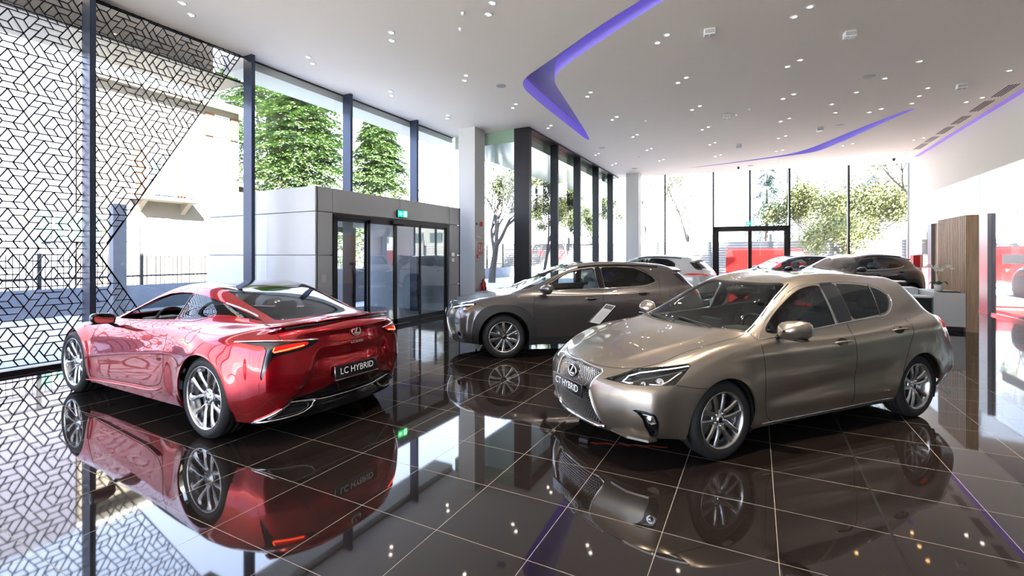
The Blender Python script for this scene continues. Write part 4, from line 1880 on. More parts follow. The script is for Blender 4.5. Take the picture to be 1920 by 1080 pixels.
    sp['gaps'] = [
        ('side', [(.848, .923), (.868, .829), (.862, .696), (.845, .478), (.81, .30), (.74, .235), (.3, .225), (-.30, .232)], .006),
        ('side', [(-.32, 1.005), (-.308, .857), (-.305, .60), (-.308, .25)], .006),
        ('side', [(-.30, .232), (-.80, .235), (-.93, .25), (-.985, .32), (-1.0, .525), (-1.09, .72), (-1.20, .90), (-1.22, 1.0)], .006),
        ('side', [(.848, .923), (.86, .95), (.85, .97)], .005),
        ('top', [(.90, .70), (1.05, .715), (1.318, .715), (1.551, .69), (1.77, .655), (1.90, .58), (2.0, .44), (2.075, .25), (2.10, 0)], .007),
        ('side', [(1.758, .643), (1.66, .625), (1.57, .612), (1.51, .606)], .005),
    ]
    sp['trims'] = [
        ('window_trim', 'side', [(.838, .925), (.6, .936), (.187, .966), (-.334, 1.007), (-.75, 1.033), (-.96, 1.046), (-1.08, 1.09), (-1.185, 1.19), (-1.188, 1.235)], .014, .004, M_CHROME),
        ('window_trim', 'side', [(.838, .925), (.579, 1.088), (.365, 1.208), (.128, 1.320), (-.077, 1.361), (-.376, 1.375), (-.794, 1.362), (-1.072, 1.315), (-1.188, 1.235)], .011, .003, M_CHROME),
        ('sill_trim', 'side', [(.83, .216), (-.93, .236)], .010, .004, M_CHROME),
        ('windscreen_seal', 'top', [(.87, .70), (.67, .65), (.44, .585), (.185, .525), (.10, .50)], .018, .001, M_BLACK),
        ('window_divider', 'side', [(-.86, 1.045), (-.945, 1.33)], .022, .002, M_BLACK),
    ]
    sp['handles'] = [(-.13, .842, .23), (-.98, .903, .23)]
    sp['creases'] = [([(1.3, .80), (.5, .80), (-.5, .83), (-1.5, .87)], .006, .035)]

    def disp(V):
        # hood crease from the pillar foot to the lamp, hollow above the sill
        x, y, z = V[:, 0], np.abs(V[:, 1]), V[:, 2]
        yl = np.interp(x, [.85, 1.2, 1.6, 1.95], [.60, .555, .47, .36])
        fade = np.clip((x - .9) / .25, 0, 1) * np.clip((2.05 - x) / .2, 0, 1) * (z > .66)
        d = y - yl
        g = np.where(d > 0, np.exp(-d / .05), np.exp(d / .16))
        V[:, 2] += .013 * fade * g
        side_ = np.clip((y - .70) / .08, 0, 1)
        zl = np.interp(x, [-.95, .9], [.44, .33])
        f2 = np.clip((x + 1.0) / .35, 0, 1) * np.clip((.95 - x) / .35, 0, 1)
        V[:, 1] -= np.sign(V[:, 1]) * .016 * side_ * f2 * np.exp(-((z - zl - .10) / .075) ** 2)
        # shoulder over the rear wheel
        f3 = np.exp(-((x + 1.45) / .38) ** 2 - ((z - .90) / .09) ** 2)
        V[:, 1] += np.sign(V[:, 1]) * .022 * f3 * side_
    sp['disp'] = disp
    sp['extras'] = [ct_extras]
    return sp


def grille_mesh(sh, poly, x_off, dy, dz, kind='net', r=.0045, inside=.0):
    """metal mesh just under the shell inside a front polygon"""
    mb = MB()
    P = np.array(poly)
    y1, z0, z1 = P[:, 0].max(), P[:, 1].min(), P[:, 1].max()

    def ok(y, z):
        return sd_poly(poly, np.array([[abs(y), z]]))[0] < -inside

    def at(y, z):
        p, n = sh.hit(0, y=y, z=z, view='front')
        return None if p is None else Vector((p.x - x_off, y, z))
    nz = int((z1 - z0) / dz) + 1
    ny = int(2 * y1 / dy) + 2
    for i in range(nz + 1):
        z = z0 + i * dz
        for j in range(-ny // 2, ny // 2 + 1):
            y = j * dy + (dy / 2 if i % 2 else 0)
            if not ok(y, z):
                continue
            a = at(y, z)
            if a is None:
                continue
            if kind == 'net':
                for s_ in (-1, 1):
                    if ok(y + s_ * dy / 2, z + dz):
                        b = at(y + s_ * dy / 2, z + dz)
                        if b is not None:
                            mb.tube([a, b], r, 4, caps=False)
            else:
                if ok(y - dy * .36, z) and ok(y + dy * .36, z):
                    mb.box((a.x - .01, y - dy * .34, z - dz * .13), (a.x, y + dy * .34, z + dz * .13))
    return mb


def tube_on(sh, pts, view, r, off, flat=1.0, sides=(1, -1), n=60, closed=False):
    mb = MB()
    P2 = smooth_line(pts, n) if len(pts) > 2 else np.linspace(pts[0], pts[1], n)
    for s_ in sides:
        q = []
        for a, b in P2:
            if view in ('side', 'rq', 'fq'):
                p, nn = sh.hit(a, z=b, view=view, sgn=s_)
            elif view in ('front', 'rear'):
                p, nn = sh.hit(0, y=a * s_, z=b, view=view)
            else:
                p, nn = sh.hit(a, y=b * s_, view='top')
            if p is not None:
                q.append(p + nn * off)
        if len(q) > 1:
            mb.tube(q, r, 8, flat=flat)
    return mb


def poly_line(P, n=50):
    """dense straight-edged polyline"""
    out = []
    for i in range(len(P) - 1):
        m = max(2, int(n * math.dist(P[i], P[i + 1])))
        for t in np.linspace(0, 1, m, endpoint=(i == len(P) - 2)):
            out.append((P[i][0] * (1 - t) + P[i + 1][0] * t, P[i][1] * (1 - t) + P[i + 1][1] * t))
    return out


def tube_raw(sh, pts, view, r, off, sides=(1, -1), flat=1.0):
    mb = MB()
    for s_ in sides:
        q = []
        for a, b in pts:
            if view in ('side', 'rq', 'fq'):
                p, nn = sh.hit(a, z=b, view=view, sgn=s_)
            elif view in ('front', 'rear'):
                p, nn = sh.hit(0, y=a * s_, z=b, view=view)
            else:
                p, nn = sh.hit(a, y=b * s_, view='top')
            if p is not None:
                q.append(p + nn * off)
        if len(q) > 1:
            mb.tube(q, r, 8, flat=flat)
    return mb


def ct_extras(sp, sh, root):
    up_poly = [(-.3, .685), (.0, .685), (.31, .668), (.33, .66), (.288, .575), (.278, .52), (-.2, .52)]
    lo_poly = [(-.3, .50), (.272, .50), (.36, .29), (.37, .25), (.335, .232), (-.3, .232)]
    gr = sp['_parts']['grille'][0]
    grille_mesh(sh, up_poly, .018, .026, .0115, 'net', .0028).build('grille_mesh', mat('grille metal', (0.38, 0.38, 0.40), rough=0.25, metal=1.0), gr)
    grille_mesh(sh, lo_poly, .018, .030, .017, 'bars').build('grille_blades', M_SATIN, gr)
    # frame of the spindle
    fr_ = tube_raw(sh, poly_line([(0, .697), (.31, .682), (.345, .662), (.295, .575), (.285, .51)], 60), 'front', .0055, .001)
    fr_.build('grille_surround', M_SATIN, gr)
    lw = tube_raw(sh, poly_line([(.285, .51), (.378, .285), (.392, .235)], 60), 'front', .008, .003)
    q = tube_raw(sh, poly_line([(0, .212), (.33, .212), (.392, .235)], 60), 'front', .014, .005)
    lw.add(q.v, q.f, True)
    lw.build('lower_grille_surround', M_CHROME, gr)
    # emblem
    p, n = sh.hit(0, y=0, z=.61, view='front')
    M = frame(p, (1, 0, .12), lift=-.002)
    d = MB()
    d.lathe([(.001, .004), (.058, .004), (.064, -.004), (.064, -.03)], 36, 'z')
    d.xf(M @ Matrix.Diagonal((1.12, .86, 1, 1)))
    d.build('badge_disc', M_BLACK, root)
    emblem('badge', .128, .094, frame(p, (1, 0, .12), lift=.006), root)
    # number plate
    pl = MB()
    p, n = sh.hit(0, y=0, z=.50, view='front')
    M = frame((p.x + .030, 0, .495), (1, 0, .05))
    pl.rbox((-.26, -.056, -.012), (.26, .056, .004), .004, 2, M)
    po = pl.build('front_plate', M_PLATE, root)
    tag(po, 'black front plate lettered CT HYBRID in white')
    text_mesh('plate_lettering', 'CT HYBRID', .085, M_WHITE, po, .0006, frame((p.x + .0352, 0, .495), (1, 0, .05)), width=.40)
    # headlight innards
    for k, s_ in enumerate((1, -1)):
        hl = sp['_parts']['headlight'][k]
        a = tube_raw(sh, poly_line([(2.05, .640), (2.0, .680), (1.925, .712), (1.81, .742), (1.625, .776), (1.612, .775)], 60), 'side', .0048, -.008, sides=(s_,))
        a.build('light_guide', M_LED, hl)
        c_ = MB()
        for xx, zz, rr in ((1.86, .675, .032), (1.965, .655, .020)):
            p, n = sh.hit(xx, z=zz, view='side', sgn=s_)
            M = frame(p - n * .035, n * .5 + Vector((.6, .1 * s_, 0)))
            t = MB()
            t.lathe([(.001, .012), (rr * .5, .008), (rr * .8, -.004), (rr * .85, -.012), (rr, -.008), (rr * 1.06, -.02)], 28, 'z')
            t.xf(M)
            c_.add(t.v, t.f, True)
        c_.build('projector_lens', M_CHROME, hl)
        e = tube_raw(sh, poly_line([(1.93, .648), (1.86, .648), (1.80, .672), (1.72, .715), (1.68, .735)], 60), 'side', .007, -.018, sides=(s_,))
        e.build('light_guide', M_SATIN, hl)
        f = tube_raw(sh, poly_line([(2.06, .636), (2.01, .642)], 60), 'side', .012, -.022, sides=(s_,))
        f.build('reflector', M_CHROME, hl)
    # fog lamps and lower winglets
    for s_ in (1, -1):
        p, n = sh.hit(1.955, z=.375, view='side', sgn=s_)
        M = frame(p - n * .012, n)
        t = MB()
        t.lathe([(.001, .006), (.02, .004), (.026, -.004), (.03, .002), (.034, -.02)], 28, 'z')
        t.xf(M)
        t.build('fog_lamp', M_CHROME, root)
        t = tube_raw(sh, poly_line([(2.0, .42), (1.945, .412), (1.92, .36), (1.95, .345)], 60), 'side', .004, -.006, sides=(s_,))
        t.build('fog_lamp_trim', M_SATIN, root)
        w = MB()
        w.prism([(1.98, .50 * s_), (2.085, .44 * s_), (2.055, .62 * s_), (1.96, .76 * s_), (1.88, .76 * s_)], 'z', .205, .222)
        w.build('front_winglet', P_CT, root, recalc=True)
    # wipers
    for (x0, y0, x1, y1) in ((.99, .42, .90, -.10), (1.0, -.05, .93, -.50)):
        w = MB()
        q = []
        for t in np.linspace(0, 1, 14):
            p, n = sh.hit(x0 + (x1 - x0) * t, y=y0 + (y1 - y0) * t, view='top')
            q.append(p + n * (.012))
        w.tube(q, .007, 6)
        w.build('wiper', M_MATT, root)
    # cowl strip
    ribbon(sh, smooth_line([(1.04, 0), (1.03, .2), (.97, .5), (.88, .69)], 40), 'top', .035, off=.001, depth=0).build('cowl_panel', M_MATT, root)
    # interior mirror and camera pod
    b = MB()
    b.rbox((.0, -.11, 1.235), (.03, .11, 1.30), .02, 2)
    b.rbox((.08, -.09, 1.26), (.28, .09, 1.305), .02, 2)
    b.build('interior_mirror', M_CABIN, root)
    # washer cap line, side lettering bar
    text_mesh('hybrid_badge', 'HYBRID', .022, M_CHROME, root, .001,
              frame(*[v for v in (lambda r: (r[0] + r[1] * .002, r[1]))(sh.hit(-.80, z=.33, view='side', sgn=1))]))
    # roof spoiler lip
    sl = MB()
    sl.rbox((-1.79, -.50, 1.325), (-1.62, .50, 1.352), .013, 3)
    sl.build('roof_spoiler', P_CT, root)
    # tow strap under the nose
# ================================================================ red coupe (rear three-quarter)
P_LC = paint('candy red paint', (0.43, 0.001, 0.010), metal=.8, rough=.18)


def lc_spec():
    hw = .96
    xs = [2.00, 1.88, 1.74, 1.60, 1.435, 1.25, 1.05, .85, .65, .42, .18, -.08, -.35, -.60, -.85, -1.08, -1.28, -1.47, -1.65, -1.82, -1.97, -2.10, -2.20]
    rows = [
        dict(side=[(2.0, .80, .17), (1.435, .86, .17), (.8, .87, .165), (0, .86, .17), (-.7, .86, .18), (-1.435, .87, .20), (-1.75, .86, .20), (-1.95, .80, .195)],
             front=[(2.27, .15), (2.25, .15), (2.19, .155), (2.10, .16)], rear=[(-2.22, .20), (-2.21, .20), (-2.17, .20), (-2.09, .195)]),
        dict(side=[(2.02, .86, .32), (1.435, .925, .33), (.8, .905, .31), (0, .895, .31), (-.7, .91, .33), (-1.435, .95, .36), (-1.8, .925, .38), (-2.03, .84, .41)],
             front=[(2.34, .30), (2.31, .30), (2.24, .31), (2.14, .315)], rear=[(-2.34, .45), (-2.33, .45), (-2.27, .44), (-2.17, .425)]),
        dict(side=[(2.00, .85, .50), (1.435, .935, .54), (.8, .915, .50), (0, .905, .49), (-.7, .925, .52), (-1.435, .96, .58), (-1.8, .93, .58), (-2.05, .845, .58)],
             front=[(2.33, .48), (2.30, .48), (2.23, .49), (2.12, .495)], rear=[(-2.37, .62), (-2.355, .62), (-2.295, .61), (-2.19, .595)]),
        dict(side=[(1.95, .82, .62), (1.435, .925, .70), (.8, .905, .69), (0, .90, .68), (-.7, .91, .71), (-1.435, .955, .77), (-1.8, .91, .79), (-2.03, .83, .80)],
             front=[(2.28, .59), (2.25, .59), (2.18, .60), (2.07, .61)], rear=[(-2.33, .81), (-2.32, .81), (-2.26, .81), (-2.165, .805)]),
        dict(side=[(1.85, .76, .72), (1.435, .86, .80), (.8, .865, .83), (0, .865, .86), (-.7, .855, .90), (-1.435, .87, .925), (-1.8, .83, .935), (-2.0, .76, .925)],
             front=[(2.20, .66), (2.17, .67), (2.09, .68), (1.98, .70)], rear=[(-2.31, .975), (-2.30, .972), (-2.245, .96), (-2.145, .945)]),
    ]
    top = [
        [(1.75, .70, .775), (1.435, .78, .835), (1.0, .79, .865), (.6, .80, .905), (0, .79, .935), (-.5, .765, .968), (-.9, .73, .992), (-1.3, .67, 1.005), (-1.7, .615, 1.0), (-2.05, .58, .98)],
        [(1.8, .48, .775), (1.3, .55, .855), (1.0, .62, .895), (.85, .66, .935), (.6, .655, 1.01), (.3, .62, 1.125), (.05, .585, 1.215), (-.2, .565, 1.265), (-.5, .555, 1.285), (-.8, .55, 1.275), (-1.1, .545, 1.215), (-1.4, .545, 1.125), (-1.7, .56, 1.035), (-1.9, .56, .992), (-2.1, .48, .985)],
        [(1.9, .26, .755), (1.3, .28, .875), (1.0, .33, .925), (.8, .35, .985), (.5, .33, 1.11), (.1, .31, 1.25), (-.2, .30, 1.31), (-.5, .30, 1.333), (-.8, .30, 1.322), (-1.1, .30, 1.272), (-1.5, .30, 1.145), (-1.8, .31, 1.04), (-1.95, .31, 1.0), (-2.2, .27, .998)],
        [(1.95, 0, .75), (1.3, 0, .88), (1.0, 0, .935), (.85, 0, .98), (.5, 0, 1.13), (.1, 0, 1.27), (-.2, 0, 1.325), (-.45, 0, 1.345), (-.8, 0, 1.33), (-1.1, 0, 1.28), (-1.5, 0, 1.165), (-1.8, 0, 1.055), (-1.95, 0, 1.012), (-2.25, 0, 1.005)],
    ]
    sp = dict(name='sports_coupe', label='glossy red two-door coupe beside the lattice window, seen from behind, LC HYBRID plate',
              loc=(-5.771, 3.412, 0), yaw=177.89, ax=1.435, R=.365, rim=.276, hw=hw, tw=.26, arch=.392, paint=P_LC, xs=xs, rows=rows, top=top,
              belt=.87, dash_x=.62, seat_x=-.22, rear_x=-.95, wheel='coupe', mirror=(.50, .98, .955), mirror_size=(.12, .12, .06), mirror_foot_z=.86,
              mirror_mat=M_BLACK, seat_z=.38, seat_s=.95, flare=.02, wheel_rot=.15)
    glassy = lambda V, N: (np.abs(V[:, 1]) > .42) & (V[:, 2] > .85)
    rear = lambda V, N: V[:, 0] < -1.5
    sp['regions'] = [
        dict(name='side_window', view='side', poly=[(.64, .925), (.50, .995), (.33, 1.075), (.10, 1.165), (-.12, 1.222), (-.33, 1.243), (-.573, 1.246), (-.583, .987), (-.2, .965), (.25, .940)], mat=M_GLASS, split=True, where=glassy, hole=True),
        dict(name='quarter_window', view='side', poly=[(-.596, .990), (-.588, 1.243), (-.80, 1.225), (-1.0, 1.192), (-1.227, 1.145), (-1.50, 1.083), (-1.74, 1.025), (-1.60, 1.040), (-1.295, 1.062), (-1.10, 1.060), (-1.03, 1.038), (-.95, 1.012), (-.8, 1.0)], mat=M_GLASSM, split=True, where=glassy),
        dict(name='roof_panel', view='top', poly=[(.13, -.3), (.13, 0), (.12, .25), (.07, .47), (-.2, .485), (-.6, .482), (-.975, .472), (-1.0, .3), (-1.01, 0), (-1.01, -.3)], mat=M_BLACK, where=lambda V, N: V[:, 2] > 1.15, off=0.001),
        dict(name='rear_window', view='top', poly=[(-1.025, -.3), (-1.025, 0), (-1.015, .3), (-.99, .478), (-1.2, .487), (-1.4, .487), (-1.6, .475), (-1.775, .47), (-1.81, .42), (-1.845, .25), (-1.86, 0), (-1.86, -.3)], mat=M_GLASSM, where=lambda V, N: V[:, 2] > .97),
        dict(name='windscreen', view='top', poly=[(.97, -.3), (.97, 0), (.95, .3), (.88, .56), (.82, .64), (.6, .615), (.3, .57), (.09, .50), (.14, .25), (.15, 0), (.15, -.3)], mat=M_GLASS, where=lambda V, N: V[:, 2] > .87),
        dict(name='tail_light', view='rq', poly=[(1.373, .893), (.98, .908), (.70, .902), (.395, .888), (.418, .849), (.542, .812), (.876, .772), (.92, .729), (1.026, .554), (1.051, .494), (1.034, .579), (.973, .824), (.994, .859)],
             mat=mat('smoked lamp wing', (0.075, 0.075, 0.085), rough=0.15, metal=1.0), split=True, where=rear, off=-.012, flange=-.014),
        dict(name='rear_diffuser', view='front', poly=[(-.4, .455), (.24, .455), (.58, .385), (.80, .20), (.83, .05), (-.4, .05)], mat=M_BLACK, where=lambda V, N: V[:, 0] < -1.95, off=-.01, flange=-.03),
    ]
    sp['sill_z'] = ([-2.2, 2.2], [0.0, 0.0])
    sp['gaps'] = [
        ('side', [(-.655, .90), (-.685, .80), (-.697, .65), (-.69, .50), (-.62, .39), (-.45, .335), (0, .298), (.5, .270), (.98, .235)], .006),
        ('side', [(1.0, .24), (.985, .5), (.95, .72), (.90, .86)], .006),
        ('top', [(-1.70, .560), (-1.85, .595), (-2.0, .635), (-2.09, .66)], .006),
        ('rq', [(.87, .955), (.825, .915), (.80, .893)], .006),
        ('rear', [(.38, .862), (.20, .838), (0, .833)], .006),
        ('top', [(.86, .70), (1.2, .73), (1.6, .68), (1.9, .5), (2.05, .2), (2.08, 0)], .006),
        ('side', [(-1.154 + .085 * math.cos(a), .885 + .055 * math.sin(a)) for a in np.linspace(0, 2 * PI, 25)], .004),
        ('side', [(-.36, .800), (-.56, .805)], .004), ('side', [(-.36, .822), (-.56, .827)], .004),
    ]
    sp['trims'] = [
        ('window_trim', 'side', [(.66, .915), (.25, .930), (-.2, .955), (-.58, .978), (-.95, 1.002), (-1.04, 1.028), (-1.10, 1.052)], .010, .003, M_BLACK),
        ('roof_rail_trim', 'side', [(-1.15, 1.170), (-1.30, 1.140), (-1.45, 1.108), (-1.62, 1.062)], .017, .003, M_CHROME),
        ('door_pillar', 'side', [(-.585, .988), (-.580, 1.246)], .018, .002, M_BLACK),
    ]
    sp['handles'] = []
    sp['creases'] = [([(1.14, .46), (.34, .57), (-.3, .65), (-.72, .70), (-1.1, .655)], .014, .05), ([(-.5, .86), (-1.0, .89), (-1.5, .88), (-1.9, .86)], .012, .05)]

    def disp(V):
        yl = np.interp(V[:, 2], [.30, .38, .60, .82], [.66, .62, .48, .40])
        a = np.clip((yl - np.abs(V[:, 1])) / .035, 0, 1)
        b = np.clip((V[:, 2] - .25) / .05, 0, 1) * np.clip((.80 - V[:, 2]) / .10, 0, 1)
        V[:, 0] += np.where(V[:, 0] < -2.0, .045 * a * b, 0)
        # lip under the boot lid
        c = np.exp(-((V[:, 2] - .96) / .03) ** 2) * np.clip((.62 - np.abs(V[:, 1])) / .2, 0, 1)
        V[:, 0] -= np.where(V[:, 0] < -2.1, .03 * c, 0)
        # waist scoop behind the door
        d = np.exp(-(((V[:, 0] + .86) / .10) ** 2 + ((V[:, 2] - .42) / .20) ** 2))
        V[:, 1] -= np.sign(V[:, 1]) * .022 * d * (np.abs(V[:, 1]) > .7)
    sp['disp'] = disp
    sp['extras'] = [lc_extras]
    return sp


def lc_extras(sp, sh, root):
    for k, s_ in enumerate((1, -1)):
        tl = sp['_parts']['tail_light'][k]
        poly = [(.905, .800), (.885, .853), (.70, .871), (.47, .876), (.543, .838), (.74, .812)]
        # glowing red panel
        V, F, N = sh.extract([6])
        keep = Shell.__new__(Shell)
        keep.V, keep.F, keep.N, keep.tag = V, F, N, [0] * len(F)
        keep.cut(lambda v, n: sd_poly(poly, proj(v, 'rq')), None)
        keep.mark(lambda v, n: sd_poly(poly, proj(v, 'rq')), 5, None)
        V2, F2, N2 = keep.extract(5)
        fs = [f for f in F2 if sum(V2[i][1] for i in f) * s_ > 0]
        ids = sorted({i for f in fs for i in f})
        mp = {i: q for q, i in enumerate(ids)}
        skin_obj('lamp_lens', V2[ids] - N2[ids] * .004, [tuple(mp[i] for i in f) for f in fs], N2[ids], M_REDLENS, tl, flange=.01)
        a = tube_raw(sh, poly_line([(.885, .808), (.74, .824), (.56, .846)], 60), 'rq', .006, -.002, sides=(s_,))
        b = tube_raw(sh, poly_line([(.895, .812), (.878, .848)], 60), 'rq', .005, -.002, sides=(s_,))
        a.add(b.v, b.f, True)
        a.build('light_bar', M_REDGLOW, tl)
        c_ = tube_raw(sh, smooth_line([(1.36, .892), (.98, .903), (.70, .896), (.41, .883)], 50), 'rq', .007, .0, sides=(s_,))
        c_.build('lamp_trim', M_CHROME, tl)
    # plate
    p, n = sh.hit(0, y=0, z=.55, view='rear')
    q, _ = sh.hit(0, y=0, z=.62, view='rear')
    pl = MB()
    M = frame((min(p.x, q.x) - .022, 0, .548), (-1, 0, .06))
    pl.rbox((-.262, -.062, -.02), (.262, .062, .004), .005, 2, M)
    po = pl.build('rear_plate', M_PLATE, root)
    tag(po, 'black rear plate lettered LC HYBRID in white')
    fr_ = MB()
    fr_.tube([M @ Vector(v) for v in ((-.262, .062, .004), (-.262, -.062, .004), (.262, -.062, .004))], .004, 6)
    fr_.build('plate_frame', M_CHROME, po)
    text_mesh('plate_lettering', 'LC HYBRID', .085, M_WHITE, po, .0006, frame((min(p.x, q.x) - .0275, 0, .555), (-1, 0, .06)), width=.40)
    ab = MB()
    ab.prism([(-.30, .64), (.30, .64), (.24, .69), (-.24, .69)], 'x', min(p.x, q.x) - .03, p.x + .02)
    # emblem and model lettering
    p, n = sh.hit(0, y=0, z=.905, view='rear')
    emblem('badge', .105, .078, frame(p, (-1, 0, .12), lift=.010), root, M_SATIN)
    p, n = sh.hit(0, y=-.01, z=.806, view='rear')
    text_mesh('model_badge', 'LC500h', .034, M_CHROME, root, .002, frame(p, (-1, 0, .05), lift=.003), width=.15)
    # spoiler wing
    w = MB()
    vs, fs = [], []
    Y = np.linspace(-.70, .70, 29)
    for y in Y:
        t = abs(y) / .70
        xc = -2.185 + .17 * t ** 2.2
        zc = 1.034 - .034 * t ** 2.5
        ch = .10 * (1 - .5 * t ** 4)
        for (dx, dz) in ((ch * .9, -.012), (ch * .2, .008), (-ch * .55, .012), (-ch * .62, .004), (-ch * .5, -.008), (ch * .2, -.012)):
            vs.append((xc + dx, y, zc + dz))
    for i in range(len(Y) - 1):
        for k in range(6):
            a, b = i * 6 + k, i * 6 + (k + 1) % 6
            fs.append((a, b, b + 6, a + 6))
    fs += [tuple(range(6)), tuple(range(len(vs) - 6, len(vs)))[::-1]]
    w.add(vs, fs, True)
    wo = w.build('boot_spoiler', P_LC, root, recalc=True, sharp=50)
    u = MB()
    vs, fs = [], []
    for y in np.linspace(-.60, .60, 21):
        t = abs(y) / .70
        xc = -2.185 + .17 * t ** 2.2
        zc = 1.034 - .034 * t ** 2.5
        for dx, dz in ((.0, -.012), (-.048, -.014), (-.035, -.055), (.02, -.06)):
            vs.append((xc + dx, y, zc + dz))
    for i in range(20):
        for k in range(4):
            a, b = i * 4 + k, i * 4 + (k + 1) % 4
            fs.append((a, b, b + 4, a + 4))
    u.add(vs, fs, True)
    u.build('spoiler_base', M_BLACK, wo, recalc=True)
    # exhaust finishers and chrome line across the diffuser
    for s_ in (1, -1):
        e = MB()
        loop = [(.80, .205), (.60, .355), (.36, .335), (.40, .275), (.48, .235), (.76, .205), (.80, .205)]
        a = tube_raw(sh, poly_line(loop, 50), 'rear', .009, .010, sides=(s_,))
        a.build('exhaust_finisher', M_CHROME, root)
        b = tube_raw(sh, poly_line([(.735, .222), (.60, .315), (.42, .305), (.43, .275), (.50, .245), (.735, .222)], 50), 'rear', .005, -.004, sides=(s_,))
        b.build('exhaust_outlet', M_DKCHR, root)
    c_ = tube_raw(sh, poly_line([(0, .315), (.30, .320), (.38, .330)], 40), 'rear', .007, .008, sides=(1, -1))
    c_.build('diffuser_trim', M_CHROME, root)
    # sill blade
    b = tube_raw(sh, smooth_line([(1.12, .205), (.6, .232), (.1, .262), (-.5, .305), (-.62, .33)], 50), 'side', [.006] + [.016] * 48 + [.006], .012, flat=.5)
    b.build('sill_blade', P_LC, root)
    m_ = MB()
    m_.rbox((.02, -.10, 1.17), (.05, .10, 1.22), .015, 2)
    m_.build('interior_mirror', M_CABIN, root)
    text_mesh('hybrid_badge', 'HYBRID', .022, M_CHROME, root, .001,
              frame(*[v for v in (lambda r: (r[0] + r[1] * .002, r[1]))(sh.hit(-.86, z=.30, view='side', sgn=1))]))
# ================================================================ grey compact crossover (side, nose to the left)
P_UX = paint('warm grey paint', (0.10, 0.092, 0.094), metal=.75, rough=.3)


